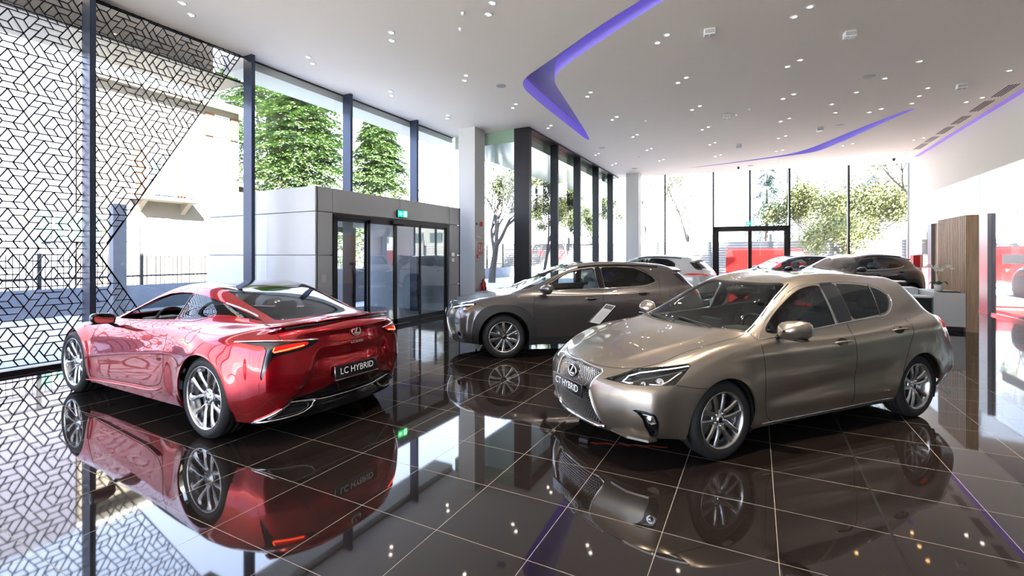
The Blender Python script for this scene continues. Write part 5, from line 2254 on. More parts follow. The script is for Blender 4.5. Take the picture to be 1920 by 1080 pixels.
def ux_spec():
    hw = .92
    xs = [1.90, 1.78, 1.64, 1.48, 1.32, 1.14, .96, .78, .58, .38, .15, -.10, -.35, -.60, -.85, -1.08, -1.28, -1.46, -1.62, -1.76, -1.88, -1.98]
    rows = [
        dict(side=[(1.92, .76, .24), (1.32, .84, .21), (.8, .84, .205), (0, .84, .21), (-.8, .84, .22), (-1.32, .84, .24), (-1.75, .80, .29), (-2.0, .72, .33)],
             front=[(2.16, .22), (2.15, .22), (2.09, .23), (2.01, .235)], rear=[(-2.14, .35), (-2.13, .35), (-2.10, .345), (-2.05, .335)]),
        dict(side=[(1.95, .83, .36), (1.32, .895, .37), (.8, .885, .36), (0, .88, .36), (-.8, .885, .37), (-1.32, .895, .39), (-1.75, .87, .42), (-2.03, .79, .46)],
             front=[(2.23, .34), (2.22, .34), (2.15, .35), (2.06, .355)], rear=[(-2.20, .50), (-2.19, .50), (-2.16, .49), (-2.10, .475)]),
        dict(side=[(1.95, .84, .56), (1.32, .915, .58), (.8, .908, .57), (0, .905, .57), (-.8, .908, .59), (-1.32, .918, .61), (-1.75, .89, .63), (-2.04, .80, .65)],
             front=[(2.26, .54), (2.245, .54), (2.17, .55), (2.07, .555)], rear=[(-2.245, .68), (-2.235, .68), (-2.20, .67), (-2.13, .66)]),
        dict(side=[(1.92, .83, .74), (1.32, .905, .79), (.8, .905, .80), (0, .91, .81), (-.8, .915, .84), (-1.32, .915, .88), (-1.75, .87, .92), (-2.00, .77, .93)],
             front=[(2.23, .74), (2.215, .74), (2.14, .745), (2.04, .745)], rear=[(-2.20, .96), (-2.19, .96), (-2.15, .95), (-2.09, .94)]),
        dict(side=[(1.84, .77, .86), (1.32, .845, .955), (.8, .865, .985), (0, .87, 1.0), (-.8, .87, 1.03), (-1.32, .85, 1.06), (-1.75, .79, 1.08), (-1.93, .70, 1.085)],
             front=[(2.14, .85), (2.13, .855), (2.06, .86), (1.96, .86)], rear=[(-2.12, 1.10), (-2.11, 1.10), (-2.07, 1.095), (-2.01, 1.09)]),
    ]
    top = [
        [(1.7, .71, .93), (1.32, .76, 1.0), (1.0, .78, 1.025), (.7, .805, 1.03), (.4, .81, 1.035), (0, .81, 1.045), (-.6, .805, 1.07), (-1.1, .79, 1.10), (-1.5, .745, 1.14), (-1.75, .70, 1.15)],
        [(1.75, .50, .94), (1.3, .56, 1.02), (1.08, .63, 1.055), (.9, .665, 1.11), (.68, .655, 1.20), (.42, .635, 1.31), (.15, .61, 1.40), (-.1, .60, 1.445), (-.5, .595, 1.468), (-.9, .585, 1.46), (-1.25, .575, 1.44), (-1.55, .565, 1.405), (-1.75, .57, 1.32)],
        [(1.85, .25, .935), (1.3, .28, 1.035), (1.1, .33, 1.07), (.85, .36, 1.165), (.55, .34, 1.30), (.25, .32, 1.425), (-.1, .31, 1.50), (-.5, .31, 1.52), (-.9, .31, 1.515), (-1.3, .30, 1.49), (-1.6, .30, 1.45), (-1.78, .30, 1.36)],
        [(1.9, 0, .93), (1.3, 0, 1.04), (1.1, 0, 1.08), (.95, 0, 1.13), (.6, 0, 1.295), (.25, 0, 1.44), (-.1, 0, 1.51), (-.5, 0, 1.535), (-.9, 0, 1.53), (-1.3, 0, 1.505), (-1.62, 0, 1.46), (-1.8, 0, 1.38)],
    ]
    sp = dict(name='compact_crossover', label='warm grey crossover with black wheel arch cladding, nose towards the sliding doors',
              loc=(-2.944, 7.999, 0), yaw=214, ax=1.32, R=.341, rim=.2375, hw=hw, tw=.225, arch=.385, paint=P_UX, xs=xs, rows=rows, top=top,
              belt=1.02, dash_x=.72, seat_x=-.05, rear_x=-.92, wheel='ten', mirror=(.66, .98, 1.10), mirror_size=(.11, .12, .075), mirror_foot_z=1.03,
              clad=.075, seat_z=.60, seat_mat=M_LEATHERG, wheel_rot=.31, floor_z=.2)
    sp['clad'] = .105
    sp['arch'] = .405
    sp['clad_p'] = 2.7
    glassy = lambda V, N: (np.abs(V[:, 1]) > .42) & (V[:, 2] > .95)
    rear = lambda V, N: V[:, 0] < -1.5
    frontw = lambda V, N: (V[:, 0] > 1.5) & (np.abs(V[:, 1]) > .33)
    sp['regions'] = [
        dict(name='side_window', view='side', poly=[(.755, 1.064), (.62, 1.140), (.47, 1.225), (.255, 1.345), (.022, 1.405), (-.20, 1.428), (-.212, 1.428), (-.245, 1.100), (-.235, 1.100), (.3, 1.080)], mat=M_GLASS, split=True, where=glassy),
        dict(name='rear_side_window', view='side', poly=[(-.355, 1.106), (-.355, 1.106), (-.33, 1.438), (-.60, 1.442), (-.92, 1.418), (-1.085, 1.352), (-1.19, 1.285), (-1.262, 1.205), (-1.20, 1.185), (-1.05, 1.145), (-.90, 1.130)], mat=M_GLASSD, split=True, where=glassy),
        dict(name='window_pillar', view='side', poly=[(-.25, 1.10), (-.218, 1.435), (-.325, 1.445), (-.35, 1.106)], mat=M_BLACK, split=True, where=glassy, off=.001),
        dict(name='windscreen', view='top', poly=[(1.12, -.3), (1.12, 0), (1.10, .3), (1.02, .58), (.93, .69), (.72, .655), (.42, .62), (.20, .57), (.22, .3), (.24, 0), (.24, -.3)], mat=M_GLASS, where=lambda V, N: V[:, 2] > 1.0),
        dict(name='rear_window', view='front', poly=[(-.3, 1.36), (.3, 1.355), (.55, 1.33), (.66, 1.16), (.62, 1.145), (.3, 1.14), (-.3, 1.14)], mat=M_GLASSD, where=lambda V, N: V[:, 0] < -1.6),
        dict(name='c_pillar_panel', view='side', poly=[(-1.60, 1.33), (-1.84, 1.30), (-2.0, 1.10), (-1.90, 1.10), (-1.80, 1.14)], mat=M_BLACK, split=True, where=lambda V, N: (V[:, 0] < -1.45) & (np.abs(V[:, 1]) > .50) & (V[:, 2] > 1.05), off=.001),
        dict(name='headlight', view='side', poly=[(2.16, .775), (2.08, .770), (1.99, .752), (1.925, .748), (1.84, .80), (1.755, .866), (1.80, .876), (1.95, .860), (2.10, .815), (2.16, .790)], mat=M_LENS, split=True, where=frontw, inset=.045, inmat=M_BLACK, off=.001),
        dict(name='grille', view='front', poly=[(-.3, .82), (.0, .82), (.36, .80), (.42, .77), (.34, .66), (.33, .60), (.46, .38), (.48, .32), (.42, .27), (-.3, .27)], mat=M_DARK, where=lambda V, N: V[:, 0] > 1.9, off=-.05),
        dict(name='bumper_vent', view='side', poly=[(2.06, .42), (1.99, .425), (1.93, .36), (2.0, .345), (2.06, .36)], mat=M_BLACK, split=True, where=frontw, off=-.03, flange=-.03),
        dict(name='tail_light', view='front', poly=sp.get('tail_poly', [(-.3, 1.045), (.5, 1.04), (.80, 1.06), (.90, 1.06), (.90, .99), (.78, .985), (.5, 1.005), (-.3, 1.01)]), mat=M_REDLENS, where=lambda V, N: V[:, 0] < -1.93, off=.006, flange=.02),
    ]
    sp['sill_z'] = ([-2.3, -1.8, -.9, .9, 1.8, 2.3], [.45, .42, .345, .335, .26, .255])
    sp['gaps'] = [
        ('side', [(.828, 1.03), (.838, .93), (.850, .80), (.848, .651), (.83, .45), (.80, .345)], .006),
        ('side', [(-.31, 1.094), (-.297, .90), (-.294, .718), (-.300, .40), (-.30, .345)], .006),
        ('side', [(-.89, .36), (-.92, .55), (-1.03, .74), (-1.17, .88), (-1.235, .95), (-1.28, 1.06), (-1.305, 1.16), (-1.33, 1.26)], .006),
        ('top', [(.96, .755), (1.2, .70), (1.471, .625), (1.62, .585), (1.78, .53), (1.95, .40), (2.05, .25), (2.08, 0)], .007),
        ('side', [(-1.50 + .085 * math.cos(a), 1.02 + .075 * math.sin(a)) for a in np.linspace(0, 2 * PI, 25)], .004),
        ('side', [(2.035, .735), (2.02, .70), (2.0, .55), (1.985, .44)], .010),
        ('side', [(1.745, .862), (1.66, .835), (1.58, .825)], .005),
    ]
    sp['trims'] = [
        ('window_trim', 'side', [(.785, 1.050), (.3, 1.068), (-.302, 1.090), (-.894, 1.118), (-1.06, 1.135), (-1.20, 1.172), (-1.285, 1.205)], .013, .003, M_CHROME),
        ('window_trim', 'side', [(.785, 1.050), (.62, 1.155), (.48, 1.238), (.261, 1.360), (.022, 1.421), (-.334, 1.449), (-.60, 1.456), (-.936, 1.433), (-1.10, 1.366), (-1.20, 1.295), (-1.285, 1.205)], .010, .003, M_BLACK),
        ('roof_rail', 'top', [(.05, .575), (-.4, .575), (-.9, .565), (-1.35, .555)], .03, .022, M_MATT),
    ]
    sp['handles'] = [(-.10, .932, .23), (-.965, 1.010, .23)]
    sp['creases'] = [([(1.3, .90), (.5, .84), (-.2, .86), (-1.0, .93), (-1.7, 1.0)], .008, .05)]
    sp['extras'] = [ux_extras]
    return sp


def ux_extras(sp, sh, root):
    gr = sp['_parts']['grille'][0]
    kz = sp.get('scale', (1, 1, 1))

    def K(P):
        return [(a * kz[1], b * kz[2]) for a, b in P]

    def KS(P):
        return [(a * kz[0], b * kz[2]) for a, b in P]
    if sp.get('front_detail', True):
        grille_mesh(sh, K([(-.3, .815), (.0, .815), (.35, .795), (.41, .77), (.335, .66), (.325, .60), (.45, .38), (.47, .325), (.41, .28), (-.3, .28)]), .018, .045, .02, 'net', .004).build('grille_mesh', M_DKCHR, gr)
    a = tube_raw(sh, poly_line(K([(0, .83), (.36, .81), (.43, .775), (.35, .66), (.34, .60), (.47, .38), (.49, .32), (.43, .262), (0, .262)]), 50), 'front', .010, .004)
    a.build('grille_surround', M_CHROME, gr)
    p, n = sh.hit(0, y=0, z=.66 * kz[2], view='front')
    emblem('badge', .16, .115, frame(p, (1, 0, .1), lift=.01), root)
    for k, s_ in enumerate((1, -1)):
        if 'headlight' not in sp['_parts']:
            break
        hl = sp['_parts']['headlight'][k]
        t = tube_raw(sh, poly_line(KS([(2.13, .785), (2.05, .815), (1.93, .845), (1.80, .862)]), 50), 'side', .009, -.006, sides=(s_,))
        t.build('light_guide', M_LED, hl)
        p, n = sh.hit(1.965 * kz[0], z=.80 * kz[2], view='side', sgn=s_)
        if p is not None:
            q = MB()
            q.lathe([(.001, .012), (.02, .006), (.03, -.004), (.036, -.014)], 24, 'z')
            q.xf(frame(p - n * .03, n))
            q.build('projector_lens', M_CHROME, hl)
        t = tube_raw(sh, poly_line(KS([(1.93, .765), (1.86, .81), (1.79, .852)]), 50), 'side', .014, -.014, sides=(s_,))
        t.build('turn_signal', M_AMBER, hl)
    for (x0, y0, x1, y1) in ((1.07, .44, .98, -.10), (1.08, -.05, 1.0, -.52)):
        w = MB()
        q = []
        for t in np.linspace(0, 1, 12):
            p, n = sh.hit((x0 + (x1 - x0) * t) * kz[0], y=(y0 + (y1 - y0) * t) * kz[1], view='top')
            q.append(p + n * .012)
        w.tube(q, .007, 6)
        w.build('wiper', M_MATT, root)
    b = MB()
    b.rbox((.12 * kz[0], -.11, 1.30 * kz[2]), (.15 * kz[0], .11, 1.36 * kz[2]), .02, 2)
    b.build('interior_mirror', M_CABIN, root)
    sl = MB()
    vs, fs = [], []
    Y = np.linspace(-.56, .56, 15)
    for y in Y:
        t = abs(y) / .56
        xc, zc = -1.80 + .07 * t * t, 1.428 - .045 * t * t
        for dx, dz in ((.18, -.03), (.16, .012), (-.04, .0), (-.05, -.015), (0, -.035)):
            vs.append(((xc + dx) * kz[0], y * kz[1], (zc + dz) * kz[2]))
    for i in range(14):
        for k in range(5):
            a_, b_ = i * 5 + k, i * 5 + (k + 1) % 5
            fs.append((a_, b_, b_ + 5, a_ + 5))
    fs += [(0, 1, 2, 3, 4), tuple(range(70, 75))[::-1]]
    sl.add(vs, fs, True)
    sl.build('roof_spoiler', sp.get('spoiler_mat', sp['paint']), root, recalc=True, sharp=40)


def scale_spec(sp, k):
    """same body family at another size"""
    kx, ky, kz = k
    sp['scale'] = k
    sp['xs'] = [x * kx for x in sp['xs']]
    for r in sp['rows']:
        r['side'] = [(a * kx, b * ky, c * kz) for a, b, c in r['side']]
        r['front'] = [(a * kx, b * kz) for a, b in r['front']]
        r['rear'] = [(a * kx, b * kz) for a, b in r['rear']]
    sp['top'] = [[(a * kx, b * ky, c * kz) for a, b, c in t] for t in sp['top']]
    kk = {'side': (kx, kz), 'front': (ky, kz), 'top': (kx, ky), 'rear': (ky, kz)}
    for r in sp['regions']:
        u = kk[r['view']]
        r['poly'] = [(a * u[0], b * u[1]) for a, b in r['poly']]
    sp['gaps'] = [(g[0], [(a * kk[g[0]][0], b * kk[g[0]][1]) for a, b in g[1]], *g[2:]) for g in sp['gaps']]
    sp['trims'] = [(t[0], t[1], [(a * kk[t[1]][0], b * kk[t[1]][1]) for a, b in t[2]], *t[3:]) for t in sp['trims']]
    sp['handles'] = [(a * kx, b * kz, c) for a, b, c in sp['handles']]
    m = sp['mirror']
    sp['mirror'] = (m[0] * kx, m[1] * ky, m[2] * kz)
    sp['mirror_foot_z'] *= kz
    for q in ('ax', 'dash_x', 'seat_x', 'rear_x'):
        sp[q] *= kx
    sp['belt'] *= kz
    sp['hw'] *= ky
    sp['seat_z'] *= kz
    if sp.get('sill_z'):
        sp['sill_z'] = ([x * kx for x in sp['sill_z'][0]], [z * kz for z in sp['sill_z'][1]])
    sp['creases'] = [([(a * kx, b * kz) for a, b in c[0]], c[1], c[2]) for c in sp['creases']]
    return sp


def suv_spec(label, loc, yaw, pt, k, R=.36, rim=.245, regions=None, seats=None, handle=None):
    sp = ux_spec()
    sp = scale_spec(sp, k)
    sp.update(name='crossover_car', label=label, loc=(*loc, 0), yaw=yaw, paint=pt, R=R, rim=rim, arch=R + .06, level=2, wheel='twin5', front_detail=False,
              mirror_mat=pt)
    if regions:
        regions(sp)
    if seats:
        sp['seat_mat'] = seats
    return sp
P_WHITE = paint('pearl white paint', (0.72, 0.72, 0.72), metal=.1, rough=.3)
P_NIGHT = paint('blue black paint', (0.006, 0.008, 0.014), metal=.4, rough=.3)
P_GRAPH = paint('graphite brown paint', (0.022, 0.018, 0.017), metal=.6, rough=.3)


def white_regions(sp):
    kx, ky, kz = sp['scale']
    for r in sp['regions']:
        if r['name'] == 'tail_light':
            r['poly'] = [(a * ky, b * kz) for a, b in [(.30, .955), (.55, .985), (.86, 1.0), (.93, .985), (.90, .955), (.80, .94), (.55, .925)]]
            r['split'] = True
            r['where'] = lambda V, N: V[:, 0] < -1.5
        if r['name'] == 'c_pillar_panel':
            r['name'] = 'rear_pillar_trim'


def rx_regions(sp):
    kx, ky, kz = sp['scale']
    for r in sp['regions']:
        if r['name'] == 'tail_light':
            r['poly'] = [(a * ky, b * kz) for a, b in [(.35, .985), (.55, 1.01), (.82, 1.03), (.93, 1.02), (.90, .95), (.70, .93), (.45, .945)]]
            r['split'] = True


def build_suvs():
    build_car(suv_spec('white crossover seen from behind, between the dark window fins and the grey crossover', (-3.444, 16.813), 170.9, P_WHITE, (1.03, 1.0, 1.065), .35, .24, white_regions))
    build_car(suv_spec('blue black crossover, tail just showing behind the white one', (-3.85, 20.7), 171, P_NIGHT, (1.03, 1.0, 1.075), .35, .24, white_regions))
    build_car(suv_spec('blue black crossover facing left in front of the far double door', (1.05, 20.165), 212.2, P_NIGHT, (1.03, 1.0, 1.065), .35, .24, rx_regions))
    build_car(suv_spec('dark graphite crossover with pale seats, parked left of the reception desk', (2.593, 18.346), 223.1, P_GRAPH, (1.085, 1.03, 1.10), .37, .255, rx_regions))
build_car(ct_spec()); build_car(lc_spec()); build_car(ux_spec()); build_suvs()
# ================================================================ furniture and small things
M_OAK = mat('oak veneer')
M_WHITEL = mat('white lacquer', (0.62, 0.60, 0.58), rough=0.35)
M_PLINTH = mat('black plinth', (0.008, 0.008, 0.008), rough=0.5)

# slatted oak screen behind the reception desk
sw = empty('slatted_screen', (4.0, 14.2, 0))
tag(sw, 'oak room divider with upright slats behind the reception desk', 'room divider')
b = MB()
b.box((0.03, -.85, 0), (0.17, .92, 2.50))
b.build('panel', M_OAK, sw)
y = -.83
k = 0
while y < .90:
    q = MB()
    q.box((-.03, y, 0), (0.03, y + .055, 2.50))
    q.build('slat', M_OAK, sw)
    y += .098
dk = MB()
dk.box((0.018, -.80, .01), (0.029, .90, 2.49))
dk.build('slat_backing', mat('dark felt', (0.05, 0.035, 0.03), rough=0.9), sw)

# reception desk: tall end block, lower run behind it
de = empty('reception_desk', (3.66, 13.35, 0))
tag(de, 'white reception desk with a black plinth in front of the oak slats', 'desk')
b = MB()
b.rbox((-.22, -.03, .10), (.30, 1.30, .83), .006, 1)
b.build('end_block', M_WHITEL, de)
b = MB()
b.box((-.19, 0, 0), (.27, 1.27, .10))
b.build('plinth', M_PLINTH, de)
b = MB()
b.rbox((-1.0, 1.0, .10), (-.24, 1.62, .86), .006, 1)
b.build('side_counter', mat('white counter', (0.60, 0.62, 0.66), rough=0.35), de)
b = MB()
b.rbox((-.95, -.02, .70), (-.24, .50, .735), .006, 1)
b.build('writing_shelf', M_WHITEL, de)
b = MB()
b.box((-.80, .05, .10), (-.26, .45, .69))
b.build('pedestal', M_PLINTH, de)

# orchid
orc = empty('potted_orchid', (3.62, 13.72, .8345))
tag(orc, 'white flowering orchid in a small white pot on the reception desk', 'plant')
b = MB()
b.lathe([(.001, 0), (.068, 0), (.085, .15), (.078, .15), (.07, .12), (.001, .12)], 28, 'z')
b.build('pot', mat('white ceramic', (0.7, 0.68, 0.67), rough=0.25), orc)
rnd = random.Random(4)
for k in range(6):
    a = k * 1.05 + .2
    l = MB()
    pts = [(0, 0, .13), (.06 * math.cos(a), .06 * math.sin(a), .20), (.13 * math.cos(a), .13 * math.sin(a), .22), (.19 * math.cos(a), .19 * math.sin(a), .15)]
    l.tube(pts, [.012, .034, .032, .004], 6, flat=.2)
    l.build('leaf', mat('orchid leaf', (0.03, 0.10, 0.03), rough=0.35), orc)
for k, (dx, dy) in enumerate(((-.15, -.02), (.12, -.04), (-.02, .05))):
    st = MB()
    P = [Vector((0, 0, .13)), Vector((dx * .1, dy, .32)), Vector((dx * .35, dy, .50)), Vector((dx, dy * 1.5, .58)), Vector((dx * 1.7, dy * 2, .54))]
    st.tube(P, .005, 5)
    st.build('stem', mat('orchid stem', (0.20, 0.26, 0.10), rough=0.6), orc)
    for j in range(6):
        t = .35 + j * .13
        q = P[2].lerp(P[3], min(1, t)) if t < 1 else P[3].lerp(P[4], t - 1)
        q = P[2].lerp(P[4], j / 5.0) + Vector((rnd.uniform(-.02, .02), rnd.uniform(-.03, .03), .07 * math.sin(j / 5 * PI) - .02))
        f = MB()
        for m_ in range(5):
            a = 2 * PI * m_ / 5 + j
            u, w_ = math.cos(a) * .030, math.sin(a) * .030
            i = len(f.v)
            f.add([(q.x, q.y, q.z), (q.x + u - w_ * .5, q.y - .012, q.z + w_ + u * .5), (q.x + u * 1.35, q.y - .018, q.z + w_ * 1.35), (q.x + u + w_ * .5, q.y - .012, q.z + w_ - u * .5)], [(0, 1, 2, 3)])
        f.build('flower', mat('orchid petal', (0.80, 0.77, 0.70), rough=0.6), orc)
tr = MB()
tr.rbox((3.55, 13.36, .832), (3.90, 13.62, .850), .006, 2)
tag(tr.build('serving_tray', M_PLINTH), 'black tray lying on the front of the reception desk', 'tray')
bk_ = MB()
bk_.box((3.60, 13.33, .8305), (3.78, 13.52, .8318))
tag(bk_.build('leaflet', mat('red leaflet', (0.6, 0.08, 0.05), rough=0.5)), 'red leaflet partly under the black tray', 'leaflet')
pp = MB()
pp.box((2.75, 14.42, .862), (3.05, 14.66, .876))
tag(pp.build('paper_stack', mat('paper', (0.8, 0.8, 0.8), rough=0.8)), 'stack of white papers on the lower counter of the reception desk', 'papers')

# information stand between the two grey cars
iz = empty('information_stand', (-1.86, 6.14, 0), math.radians(27.55))
tag(iz, 'tilted white information board on a dark stand beside the grey crossover', 'stand')
b = MB()
b.lathe([(.001, 0), (.15, 0), (.15, .012), (.02, .02), (.001, .02)], 32, 'z', (.02, .07, 0))
b.tube([(.02, .07, .01), (.02, .07, .78)], .016, 10)
b.build('post', M_BLACK, iz)
Lx = Vector((.24, .05, .25))
Wx = Vector((.165, .06, -.04))
nn = Lx.cross(Wx).normalized()
o0 = Vector((-.16, -.02, .74))
vs = [o0, o0 + Lx, o0 + Lx + Wx, o0 + Wx]
vs2 = [v + nn * .018 for v in vs]
vv = [v[:] for v in vs] + [v[:] for v in vs2]
b = MB()
b.add(vv, [(0, 1, 2, 3), (7, 6, 5, 4), (0, 4, 5, 1), (1, 5, 6, 2), (2, 6, 7, 3), (3, 7, 4, 0)])
bo = b.build('board', M_BLACK, iz, recalc=True)
facing = nn.y < 0
base_ = list(vs2) if facing else list(vs)
nn = nn if facing else -nn
base_ = [v + nn * .001 for v in base_]


def on_board(u0, u1, v0, v1, h):
    P_ = base_[0]
    a, c_ = base_[1] - base_[0], base_[3] - base_[0]
    q = [P_ + a * u + c_ * v for u, v in ((u0, v0), (u1, v0), (u1, v1), (u0, v1))]
    return [p + nn * h for p in q] + [p + nn * (h + .001) for p in q]


for nm, rects, mt in (('sheet', [(.02, .98, .04, .90)], mat('paper')), ('photo_print', [(.76, .94, .12, .82)], mat('grey print', (0.16, 0.16, 0.17), rough=0.5)),
                      ('text_lines', [(.1 + k * .07, .115 + k * .07, .14, .78) for k in range(8)], mat('grey text', (0.45, 0.45, 0.46), rough=0.7))):
    q = MB()
    for r_ in rects:
        q.add([p[:] for p in on_board(*r_, .001 if nm == 'sheet' else .003)], [(0, 1, 2, 3), (7, 6, 5, 4), (0, 4, 5, 1), (1, 5, 6, 2), (2, 6, 7, 3), (3, 7, 4, 0)])
    q.build(nm, mt, iz)

# things fixed to the white column
CXF = -7.67
M_SRED = mat('signal red')
ex = empty('fire_extinguisher', (CXF + .085, 12.62, .34))
tag(ex, 'red fire extinguisher hanging on the white column behind the grey crossover', 'fire extinguisher')
b = MB()
b.lathe([(.001, 0), (.07, 0), (.078, .02), (.078, .40), (.06, .46), (.03, .49), (.022, .52), (.001, .52)], 28, 'z')
b.build('cylinder', M_SRED, ex)
b = MB()
b.tube([(0, 0, .52), (0, 0, .56), (.0, .07, .585)], .014, 8)
b.tube([(0, 0, .545), (0, .09, .64)], .011, 6)
b.build('valve', M_SRED, ex)
b = MB()
b.tube([(0, -.03, .55), (0, -.10, .50), (.01, -.10, .30), (.02, -.085, .14)], .012, 8)
b.build('hose', M_PLINTH, ex)
b = MB()
b.box((.0785, -.04, .18), (.0795, .04, .30))
b.box((-.085, -.05, .40), (-.05, .05, .43))
b.build('bracket', M_PLINTH, ex)

sg = MB()
sg.rbox((CXF, 12.43, 1.69), (CXF + .008, 12.70, 2.04), .003, 1)
sgo = sg.build('fire_sign', M_SRED)
tag(sgo, 'red fire extinguisher sign with white pictograms on the white column', 'sign')
q = MB()
xx = CXF + .0085
q.lathe([(.001, 0), (.030, 0), (.030, .001)], 16, 'x', (xx, 12.49, 1.90))
q.box((xx, 12.585, 1.74), (xx + .001, 12.645, 1.93))
q.box((xx, 12.60, 1.94), (xx + .001, 12.63, 1.985))
q.box((xx, 12.455, 1.75), (xx + .001, 12.525, 1.835))
q.prism([(12.46, 1.95), (12.49, 2.01), (12.52, 1.95)], 'x', xx, xx + .001)
q.build('pictogram', M_WHITE, sgo)
lbl = MB()
lbl.box((CXF, 12.45, 1.640), (CXF + .003, 12.68, 1.672))
tag(lbl.build('label_strip', mat('grey strip', (0.25, 0.25, 0.26), rough=0.6)), 'narrow grey strip under the red fire sign', 'label')
q = MB()
q.lathe([(.001, .05), (.05, .05), (.068, .035), (.068, 0)], 24, 'x', (CXF, 12.58, 2.62))
q.lathe([(.001, .065), (.022, .065), (.03, .048)], 16, 'x', (CXF, 12.58, 2.62))
tag(q.build('alarm_sounder', M_SRED), 'round red fire alarm sounder high on the white column', 'alarm')
q = MB()
q.lathe([(.001, .02), (.025, .02), (.03, 0)], 16, 'x', (CXF, 12.335, 2.61))
tag(q.build('sensor', M_PLINTH), 'small round black sensor left of the red alarm sounder', 'sensor')
q = MB()
q.rbox((CXF, 12.33, 2.16), (CXF + .05, 12.42, 2.29), .012, 2)
q.tube([(CXF + .05, 12.40, 2.20), (CXF + .13, 12.46, 2.17)], .016, 8)
tag(q.build('wall_camera', M_WHITEL), 'small white wall camera on the white column', 'camera')
q = MB()
q.rbox((CXF, 12.33, 1.555), (CXF + .04, 12.45, 1.665), .008, 2)
cpo = q.build('call_point', M_SRED)
tag(cpo, 'red fire alarm call point below the camera on the white column', 'alarm')
q = MB()
q.box((CXF + .0402, 12.375, 1.58), (CXF + .0412, 12.435, 1.64))
q.build('white_window', M_WHITE, cpo)
q = MB()
q.box((CXF, 12.34, 1.70), (CXF + .002, 12.43, 1.82))
so_ = q.build('alarm_sign', mat('pale red sign', (0.75, 0.25, 0.22), rough=0.5))
tag(so_, 'small pale red alarm sign above the call point', 'sign')

# green emergency exit signs
M_GRN = mat('exit green', (0.0, 0.45, 0.12), rough=0.4, emit=(0.0, 0.75, 0.18), estr=1.0)
M_GWH = mat('exit white', (0.8, 0.9, 0.85), rough=0.4, emit=(0.8, 1.0, 0.85), estr=1.2)


def exit_sign(o_, ydir, ln, label, w_=.34, h_=.17):
    """box sign; o_ = centre, ydir = unit vector along its width, ln = normal"""
    M = frame(o_, ln)
    bx = MB()
    bx.rbox((-w_ / 2, -h_ / 2, -.05), (w_ / 2, h_ / 2, 0), .006, 1, M)
    r = bx.build('exit_sign', M_PLINTH)
    tag(r, label, 'sign')
    k = MB()
    k.box((-w_ / 2 + .012, -h_ / 2 + .012, .0), (w_ / 2 - .012, h_ / 2 - .012, .003))
    k.xf(M)
    k.build('sign_face', M_GRN, r)
    k = MB()
    k.prism([(-.13, 0), (-.085, .045), (-.085, .015), (-.03, .015), (-.03, -.015), (-.085, -.015), (-.085, -.045)], 'z', .003, .004)
    k.box((.045, -.065, .003), (.125, .065, .004))
    k.xf(M)
    k.build('arrow_and_door', M_GWH, r)
    k = MB()
    k.lathe([(.001, .0045), (.013, .0045), (.013, .004)], 12, 'z', (.085, .035, 0))
    k.prism([(.075, .02), (.095, .02), (.105, -.01), (.10, -.05), (.088, -.05), (.088, -.015), (.07, -.05), (.06, -.045)], 'z', .0041, .005)
    k.xf(M)
    k.build('running_figure', M_GRN, r)
    return r


exit_sign((-7.53, 8.76, 2.63), None, (1, -.05, 0), 'lit green emergency exit sign above the lobby sliding doors')
fx = far_mull[2]
pf = FM @ Vector((fx, -.08, DZ + .12))
exit_sign(pf, None, FM.to_3x3() @ Vector((0, -1, 0)), 'small green emergency exit sign above the far double door')

# card reader beside the lobby doors
q = MB()
q.rbox((-7.60, 10.86, 1.60), (-7.555, 10.98, 1.72), .01, 2)
q.rbox((-7.60, 10.86, 1.44), (-7.555, 10.98, 1.56), .01, 2)
tag(q.build('door_controls', M_SATIN), 'two small grey control boxes on the lobby panel right of the doors', 'controls')
q = MB()
q.box((-7.598, 6.45, 1.10), (-7.595, 6.56, 1.26))
tag(q.build('sticker', mat('pale sticker', (0.55, 0.57, 0.56), rough=0.3)), 'small square sticker on the lobby corner panel', 'sticker')
# grey cabinet seen through the lobby doors
q = MB()
q.rbox((-13.4, 11.6, 0), (-12.6, 13.0, 1.15), .01, 1)
cab = q.build('outdoor_cabinet', mat('mid grey cabinet', (0.13, 0.13, 0.145), rough=0.5))
tag(cab, 'grey cabinet standing outside, seen through the lobby doors', 'cabinet')

# loose cable under the nose of the hatchback
ca = MB()
pts = []
for t in np.linspace(0, 1, 40):
    pts.append((-1.30 + .62 * t + .01 * math.sin(t * 40), 3.93 + .22 * t + .012 * math.sin(t * 31 + 1), .005))
ca.tube(pts, .003, 6)
tag(ca.build('charging_cable', mat('red cable', (0.18, 0.004, 0.004), rough=0.4)), 'thin red cable lying on the tiles under the hatchback nose', 'cable')
pl_ = MB()
pl_.rbox((-1.38, 3.90, 0), (-1.29, 3.96, .04), .010, 2)
tag(pl_.build('cable_connector', M_PLINTH), 'black connector block at the end of the red cable', 'connector')
